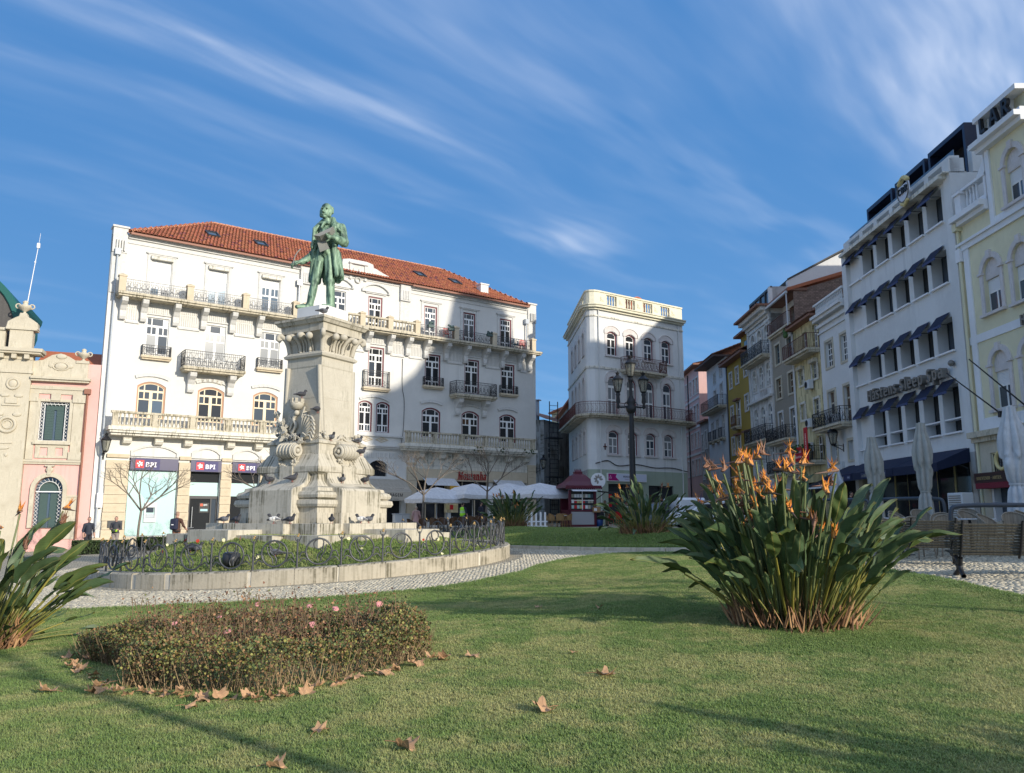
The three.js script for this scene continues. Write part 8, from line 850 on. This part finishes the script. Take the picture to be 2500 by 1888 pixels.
// ---------- park benches seen from behind ----------
function bench(x, d, ry, L, label) {
  const b = thing('park_bench', label, 'bench', [x, H(x, d), -d], ry), back = (y) => 0.16 + (y - 0.4) * 0.5; // the back leans towards +z, towards the camera
  for (let i = 0; i < 11; i++) { const y = 0.36 + i * 0.048; const s = obj('slat', rbox(L, 0.036, 0.028, 0.008), M.slat, b); s.position.set(0, y, back(y)); s.rotation.x = 0.46; }
  for (let i = 0; i < 6; i++) { const s = obj('slat', rbox(L, 0.028, 0.05, 0.008), M.slat, b); s.position.set(0, 0.37 + i * 0.006, 0.08 - i * 0.075); }
  for (const u of [-L / 2 + 0.12, 0, L / 2 - 0.12]) { obj('back_bar', tube([[u, 0.3, 0.1], [u, 0.42, 0.2], [u, 0.66, 0.32], [u, 0.9, 0.42]], 0.022, 5), M.iron, b); if (u) { obj('leg', [tube([[u, 0.34, -0.36], [u, 0.28, -0.1], [u, 0.2, 0.02], [u, 0.08, 0.1], [u, 0.0, 0.24]], 0.042, 6, 18), tube([[u, 0.3, 0.12], [u, 0.16, 0.04], [u, 0.06, -0.1], [u, 0.0, -0.26]], 0.042, 6, 14), tr(new THREE.TorusGeometry(0.1, 0.018, 5, 14).rotateY(PI / 2), u, 0.2, -0.05)], M.iron, b); obj('arm_rest', tube([[u, 0.62, 0.26], [u, 0.6, 0.0], [u, 0.57, -0.26], [u, 0.46, -0.32], [u, 0.34, -0.3]], 0.022, 6, 14), M.iron, b); } }
}
bench(8.35, 13.55, -0.25, 2.0, 'long slatted bench seen from behind, nearer one at the right edge'); bench(7.75, 15.9, -0.35, 1.75, 'slatted bench seen from behind, beyond the nearer one, half hidden by the big clump');
// ---------- people ----------
function person(x, d, ry, h, col, pose, label, extra) {
  const t = thing('person', label, 'person', [x, ground(x, d), -d], ry); t.scale.setScalar(h / 1.75); const { arms, legs, lean = 0 } = pose, [la, ra] = arms, [ll, rl] = legs ?? [[[0.1, 0.5, 0.02], [0.11, 0.07, 0]], [[-0.1, 0.5, 0.02], [-0.11, 0.07, 0]]], hz = lean * 0.5;
  const B = [[[0, 0.95, 0], 0.15, [0, 1.2, hz * 0.4], 0.145], [[-0.12, 1.36, hz * 0.7], 0.085, [0.12, 1.36, hz * 0.7], 0.085], [[0, 1.3, hz * 0.6], 0.14, [0, 1.1, hz * 0.3], 0.15], [[0, 1.42, hz], 0.055, [0, 1.52, hz], 0.05], [[0.0, 1.63, hz + 0.015], [0.078, 0.11, 0.095]], [[0, 1.56, hz + 0.06], 0.045, [0, 1.55, hz + 0.075], 0.03], [[0, 1.625, hz + 0.1], 0.012, [0, 1.6, hz + 0.115], 0.014], [[0.08, 1.62, hz], 0.02, [0.08, 1.6, hz], 0.015], [[-0.08, 1.62, hz], 0.02, [-0.08, 1.6, hz], 0.015]];
  for (const [s, [k, f]] of [[1, ll], [-1, rl]]) B.push([[0.09 * s, 0.9, 0], 0.1, k, 0.065], [k, 0.065, f, 0.05], [[f[0], f[1] - 0.02, f[2] - 0.02], 0.045, [f[0] * 1.1, 0.035, f[2] + 0.16], 0.035]);
  for (const [s, [e, w]] of [[1, la], [-1, ra]]) { B.push([[0.19 * s, 1.36, hz * 0.7], 0.068, e, 0.05], [e, 0.05, w, 0.038]); const dr = new V3(...w).sub(new V3(...e)).normalize(); B.push(...hand(new V3(...w).addScaledVector(dr, 0.03).toArray(), dr.toArray(), [s, 0.2, 0.3], 1, 0.6)); }
  const wrists = [la[1], ra[1]], isHand = (x, y, z) => wrists.some((w) => hypot(x - w[0], y - w[1], z - w[2]) < 0.13), hem = col.hem ?? 0.9; const paint = (x, y, z) => (y > 1.47 ? (y > 1.655 + (z - hz) * 0.55 || (z < hz - 0.03 && y > 1.56) ? col.hair : col.skin ?? [0.45, 0.26, 0.19]) : isHand(x, y, z) && abs(x) > 0.12 ? col.skin ?? [0.45, 0.26, 0.19] : y > hem ? col.top : y > 0.1 ? col.legs : col.shoes ?? [0.03, 0.025, 0.025]);
  if (col.skirt) B.push([[0, 1.0, 0], 0.17, [0, 0.6, 0], 0.25]);
  obj('body', sculpt(B, 0.016, 0.03, paint), M.fig, t); if (extra) extra(t); return t;
}
const hang = [[[0.25, 1.1, -0.02], [0.26, 0.86, 0.06]], [[-0.25, 1.1, -0.02], [-0.26, 0.86, 0.06]]], front = [[[0.25, 1.12, 0.0], [0.1, 1.05, 0.24]], [[-0.25, 1.12, 0.0], [-0.1, 1.08, 0.24]]];
person(-20.05, 38.6, 0.9, 1.72, { top: [0.025, 0.03, 0.045], legs: [0.018, 0.02, 0.03], hair: [0.05, 0.03, 0.02] }, { arms: hang }, 'person in dark clothes walking at the left edge, feet visible under the leaves', (t) => obj('bag', tr(rbox(0.3, 0.4, 0.16, 0.05, 2), 0, 1.2, -0.22), M.bluePlastic, t));
person(-19.4, 39.9, 0.1, 1.7, { top: [0.04, 0.042, 0.05], legs: [0.28, 0.24, 0.22], hair: [0.06, 0.035, 0.025] }, { arms: front }, 'person in a dark jacket and pale trousers standing before the bank corner', (t) => obj('vest', tr(rbox(0.3, 0.12, 0.1, 0.04, 2), 0.02, 1.02, 0.24), mat('lime_cloth', [0.35, 0.6, 0.03]), t));
person(-14.9, 36.2, PI - 0.1, 1.75, { top: [0.075, 0.035, 0.025], legs: [0.20, 0.10, 0.065], hair: [0.32, 0.2, 0.14], skin: [0.48, 0.27, 0.2] }, { arms: [[[0.27, 1.12, 0.06], [0.3, 0.96, 0.28]], [[-0.27, 1.12, 0.06], [-0.3, 0.96, 0.28]]] }, 'bald person with a navy backpack and brown jacket pushing a bicycle, seen from behind', (t) => { const p = grp('backpack', t, 0, 1.18, -0.24); obj('bag', rbox(0.34, 0.5, 0.2, 0.08, 3), mat('navy_cloth', [0.018, 0.022, 0.05]), p); obj('pocket', tr(rbox(0.26, 0.2, 0.06, 0.03, 2), 0, -0.12, -0.11), MATS.navy_cloth, p); obj('badge', tr(cb(0.1, 0.04, 0.01), 0, -0.02, -0.145), M.whiteP, p); });
{ const b = thing('bicycle', 'dark bicycle pushed by the person with the backpack, mostly behind the mound', 'bicycle', [-14.3, ground(-14.3, 35.6), -35.6], 0.15); for (const x of [-0.52, 0.52]) { const w = grp('wheel', b, x, 0.34, 0); obj('tyre', new THREE.TorusGeometry(0.32, 0.022, 6, 30), M.tyre, w); obj('spokes', range(0, 9, 1).map((i) => rod([0, 0, 0], [0.31 * cos(i * 0.628), 0.31 * sin(i * 0.628), 0], 0.003, 0.003, 3)), M.steel, w); } obj('frame', [rod([-0.52, 0.34, 0], [-0.15, 0.34, 0], 0.014), rod([-0.15, 0.34, 0], [-0.28, 0.82, 0], 0.018), rod([-0.15, 0.34, 0], [0.35, 0.76, 0], 0.02), rod([-0.26, 0.72, 0], [0.34, 0.8, 0], 0.018), rod([0.32, 0.92, 0], [0.52, 0.34, 0], 0.018), rod([-0.26, 0.72, 0], [-0.52, 0.34, 0], 0.012)], M.iron, b); obj('saddle', tr(new THREE.SphereGeometry(0.12, 8, 6).scale(1.2, 0.35, 0.7), -0.3, 0.86, 0), M.tyre, b); obj('handlebar', tube([[0.2, 1.0, -0.28], [0.34, 1.02, -0.1], [0.34, 1.02, 0.1], [0.2, 1.0, 0.28]], 0.014, 5), M.steel, b); }
person(-5.85, 49.6, PI + 0.3, 1.62, { top: [0.48, 0.29, 0.26], legs: [0.10, 0.09, 0.09], hair: [0.42, 0.34, 0.25], hem: 0.55, skirt: true }, { arms: hang }, 'person in a long pale pink coat with light hair, beside the tree before the café', (t) => obj('hood', tr(new THREE.TorusGeometry(0.1, 0.05, 6, 12).rotateX(PI / 2), 0, 1.44, -0.04), mat('pink_hood', [0.5, 0.36, 0.32]), t));
person(-3.2, 52.6, PI - 0.5, 1.76, { top: [0.025, 0.03, 0.05], legs: [0.22, 0.26, 0.31], hair: [0.03, 0.022, 0.018] }, { arms: [[[0.26, 1.1, 0.02], [0.22, 0.9, 0.12]], [[-0.26, 1.1, 0.02], [-0.3, 0.92, 0.08]]] }, 'person wearing a bright yellow safety vest over dark sleeves on the café terrace', (t) => { const v = grp('safety_vest', t); obj('cloth', sculpt([[[-0.1, 1.35, 0], 0.09, [0.1, 1.35, 0], 0.09], [[0, 1.3, 0], 0.16, [0, 0.98, 0], 0.178]], 0.02, 0.03), mat('yellow_vest', [0.38, 0.85, 0.03], { rough: 0.6 }), v); obj('stripe', [lathe([[0.172, 1.07], [0.186, 1.075], [0.186, 1.11], [0.172, 1.115]], 18), lathe([[0.17, 1.16], [0.184, 1.165], [0.184, 1.2], [0.17, 1.205]], 18)], M.paleMetal, v); });
person(-2.05, 53.4, 2.2, 1.75, { top: [0.018, 0.02, 0.035], legs: [0.02, 0.02, 0.03], hair: [0.025, 0.02, 0.018] }, { arms: hang }, 'person in dark blue clothes beside the safety vest, in front of the café door');
person(6.45, 55.2, -1.2, 1.74, { top: [0.018, 0.018, 0.02], legs: [0.24, 0.19, 0.13], hair: [0.02, 0.017, 0.015], hem: 0.84 }, { arms: [[[0.25, 1.12, 0.05], [0.2, 0.98, 0.3]], [[-0.25, 1.12, 0.05], [-0.2, 0.98, 0.3]]], lean: 0.25 }, 'person in a black jacket and tan trousers leaning over the bin at the kiosk');
person(8.05, 56.6, 0.6, 1.6, { top: [0.4, 0.38, 0.38], legs: [0.03, 0.03, 0.035], hair: [0.1, 0.06, 0.035], shoes: [0.6, 0.6, 0.6] }, { arms: front }, 'person in dark trousers and white shoes behind the red chair');
person(16.4, 39.2, 1.5, 1.75, { top: [0.015, 0.015, 0.018], legs: [0.015, 0.015, 0.02], hair: [0.02, 0.015, 0.012] }, { arms: hang }, 'person in black standing in the doorway below the blue awning');
// ---------- vehicles beyond the lawn ----------
function car(x, d, ry, m, label, o = {}) {
  const t = thing(o.name ?? 'parked_car', label, o.cat ?? 'car', [x, H(x, d), -d], ry), L = o.L ?? 4.1, h = o.h ?? 1.46, van = !!o.van, w = 0.86;
  const prof = van ? [[-L / 2, 0.35], [-L / 2, h - 0.1], [-L / 2 + 0.12, h], [L / 2 - 1.35, h], [L / 2 - 0.62, 1.1], [L / 2 - 0.05, 0.92], [L / 2, 0.6], [L / 2 - 0.05, 0.32]] : [[-L / 2 + 0.02, 0.38], [-L / 2, 0.8], [-L / 2 + 0.12, 1.0], [-L / 2 + 0.45, h - 0.08], [-L / 2 + 0.9, h], [0.15, h], [0.5, h - 0.1], [1.05, 0.98], [L / 2 - 0.28, 0.82], [L / 2 - 0.02, 0.66], [L / 2, 0.42], [L / 2 - 0.08, 0.28]];
  const ar = (cx) => range(0, 8, 1).map((i) => { const a = (i / 8) * PI; return [cx + 0.37 * cos(a), 0.3 + 0.37 * sin(a)]; }), wf = L / 2 - 0.82, wr = -L / 2 + 0.75, base = [...prof, ...ar(wf), ...ar(wr).map((p) => p)]; obj('body', [ext(poly(base), -w, w, 0.07)], m, t);
  for (const cx of [wf, wr]) for (const s of [-1, 1]) { const q = grp('wheel', t, cx, 0.31, s * 0.78); obj('tyre', new THREE.CylinderGeometry(0.31, 0.31, 0.2, 20).rotateX(PI / 2), M.tyre, q); obj('rim', [new THREE.CylinderGeometry(0.2, 0.2, 0.212, 16).rotateX(PI / 2), ...range(0, 4, 1).map((i) => cb(0.05, 0.34, 0.225).rotateZ(i * 0.63))], M.rim, q); }
  for (const s of [-1, 1]) { obj('side_window', tr(ext(poly(van ? [[L / 2 - 1.9, 1.05], [L / 2 - 0.8, 1.05], [L / 2 - 1.35, h - 0.18], [L / 2 - 1.9, h - 0.18]] : [[-L / 2 + 0.6, 0.96], [0.85, 0.96], [0.42, h - 0.14], [-L / 2 + 0.95, h - 0.1]]), -0.01, 0.012), 0, 0, s * (w + 0.002)), M.glass, t); obj('headlight', tr(new THREE.SphereGeometry(0.12, 8, 6).scale(0.8, 0.7, 1.2), L / 2 - 0.14, 0.7, s * 0.66), M.lens, t); obj('mirror', tr(rbox(0.12, 0.14, 0.18, 0.04, 2), 0.7, 1.0, s * (w + 0.1)), m, t); }
  const a = van ? [L / 2 - 0.62, 1.12] : [1.03, 1.0], b = van ? [L / 2 - 1.32, h - 0.04] : [0.46, h - 0.08]; obj('windscreen', quad([[a[0] + 0.03, a[1] + 0.02, -0.72], [a[0] + 0.03, a[1] + 0.02, 0.72], [b[0] + 0.04, b[1] + 0.01, 0.64], [b[0] + 0.04, b[1] + 0.01, -0.64]]), DS(M.glass), t); obj('number_plate', cb(0.02, 0.11, 0.5, L / 2 + 0.01, 0.42, 0), M.whiteP, t); obj('bumper', tr(rbox(0.12, 0.2, 1.6, 0.04, 2), L / 2 - 0.02, 0.4, 0), M.frameD, t);
}
car(11.0, 46, PI + 0.15, M.carW, 'white car whose bonnet and wheel show left of the big clump'); car(10.9, 52.5, PI / 2 + 0.15, M.carW, 'white van parked behind the dark clump by the street lamp', { name: 'parked_van', cat: 'van', van: true, h: 1.7, L: 4.2 }); car(9.0, 52.0, -2.1, M.carG, 'dark grey car parked behind the street lamp and the clump');
{ const p = [-7.5, H(-7.5, 55), -55], b = thing('utility_box', 'grey metal utility cabinet against the wall below the jeweller awning', 'cabinet', p, rad(35)); obj('cabinet', tr(rbox(1.1, 1.15, 0.4, 0.02), 0, 0.6, 0), M.paleMetal, b); obj('cap', tr(rbox(1.18, 0.06, 0.48, 0.02), 0, 1.2, 0), M.zinc, b); obj('door_gap', cb(0.015, 1.0, 0.01, 0, 0.6, 0.202), M.frameD, b); }
// ---------- pigeons ----------
{
  const G = [0.12, 0.125, 0.14], Dk = [0.045, 0.046, 0.055], Wt = [0.6, 0.59, 0.56];
  function pigeon(c0, c1) { const t = new THREE.Group(); t.name = 'pigeon'; const P = [[[0, 0.105, 0.0], [0.06, 0.062, 0.105]], [[0, 0.11, 0.07], 0.045, [0, 0.185, 0.105], 0.03], [[0, 0.2, 0.115], [0.027, 0.029, 0.033]], [[0, 0.198, 0.14], 0.01, [0, 0.192, 0.165], 0.004], [[0, 0.095, -0.1], 0.03, [0, 0.08, -0.2], 0.016], [[0.05, 0.115, 0.02], 0.026, [0.035, 0.1, -0.13], 0.014], [[-0.05, 0.115, 0.02], 0.026, [-0.035, 0.1, -0.13], 0.014]]; obj('body', sculpt(P, 0.009, 0.018, (x, y, z) => (y > 0.145 && z > 0.05 ? Dk.map((v) => v * 0.9) : z < -0.14 ? Dk : abs(x) > 0.045 && z < -0.02 ? c1 : c0)), M.fig, t); for (const s of [-1, 1]) { obj('foot', [rod([0.022 * s, 0.06, 0], [0.024 * s, 0.004, 0.012], 0.005, 0.005, 4), cb(0.012, 0.006, 0.05, 0.024 * s, 0.004, 0.02)], mat('pigeon_leg', [0.3, 0.07, 0.06]), t); } return t; }
  const kinds = [pigeon(G, Dk), pigeon(Dk, Dk), pigeon(Wt, G)], R30 = rad(-30), W = (x, z) => [MON[0] + x * cos(R30) + z * sin(R30), -(MON[1]) - x * sin(R30) + z * cos(R30)];
  const place = (k, p, ry, l) => { const o = kinds[k].clone(); o.name = numbered('pigeon'); o.position.set(...p); o.rotation.y = ry; o.scale.setScalar(1.12); scene.add(tag(o, l, 'pigeon')); };
  const on = (k, x, y, z, ry, l) => { const [X, Z] = W(x, z); place(k, [X, y, Z], ry, l); };
  on(0, 0.85, 7.19, 0.88, 2.2, 'pigeon standing on the capital just below the statue'); on(1, -0.5, 2.5, 1.28, -0.9, 'dark pigeon on the left block of the base, left one of two'); on(1, 0.35, 2.52, 1.3, 2.2, 'dark pigeon on the left block of the base, right one of two'); on(0, 1.3, 2.5, 0.35, 0.3, 'pale pigeon on the right block of the base, facing the camera'); on(1, 1.28, 2.52, -0.6, 1.2, 'dark pigeon near the right end of the right block'); on(1, 0.1, 3.66, 0.95, 2.2, 'dark pigeon amid the carved leaves on the left face'); on(0, 0.96, 3.66, 0.5, 0.9, 'pigeon under the garland on the right face, nearer the edge'); on(0, 0.95, 3.66, -0.65, 2.5, 'pigeon at the far end of the garland on the right face'); on(1, 1.35, 3.3, -0.3, 2.0, 'dark pigeon sitting on the right wreath'); on(1, 0.65, 4.44, 0.75, 2.4, 'dark pigeon on the tip of the carved palm'); on(1, 0.22, 4.86, 0.95, 2.3, 'dark pigeon at the right of the carved crown');
  on(0, -1.3, 1.42, 2.1, 1.6, 'grey pigeon at the left on the upper step'); on(1, -0.75, 1.42, 2.15, 1.0, 'dark pigeon stretching its neck on the step, left of the white one'); on(1, 0.55, 1.42, 2.05, 2.5, 'dark pigeon right behind the white one'); on(2, 0.7, 1.42, 2.2, -1.3, 'white pigeon on the step before the left block'); on(1, 1.05, 1.42, 2.0, 1.2, 'dark pigeon just right of the white one on the step'); on(1, 2.0, 1.42, 1.5, 0.3, 'dark upright pigeon on the step by the corner, facing the camera'); on(2, 2.1, 1.42, 0.45, -1.2, 'pale speckled pigeon on the right hand step'); on(0, 2.12, 1.42, 0.2, 1.4, 'grey pigeon pecking beside the pale speckled one');
  place(0, at(-7.6, 19.7, 0.01), 1.6, 'grey pigeon with its back turned, pecking on the mound grass at left'); place(1, at(-7.75, 19.75, 0.01), -1.2, 'dark pigeon beside the grey one on the mound grass'); place(0, at(-5.45, 18.9, 0.01), -1.4, 'pigeon walking on the mound behind the middle of the ring fence');
}
renderer.render(scene, camera);
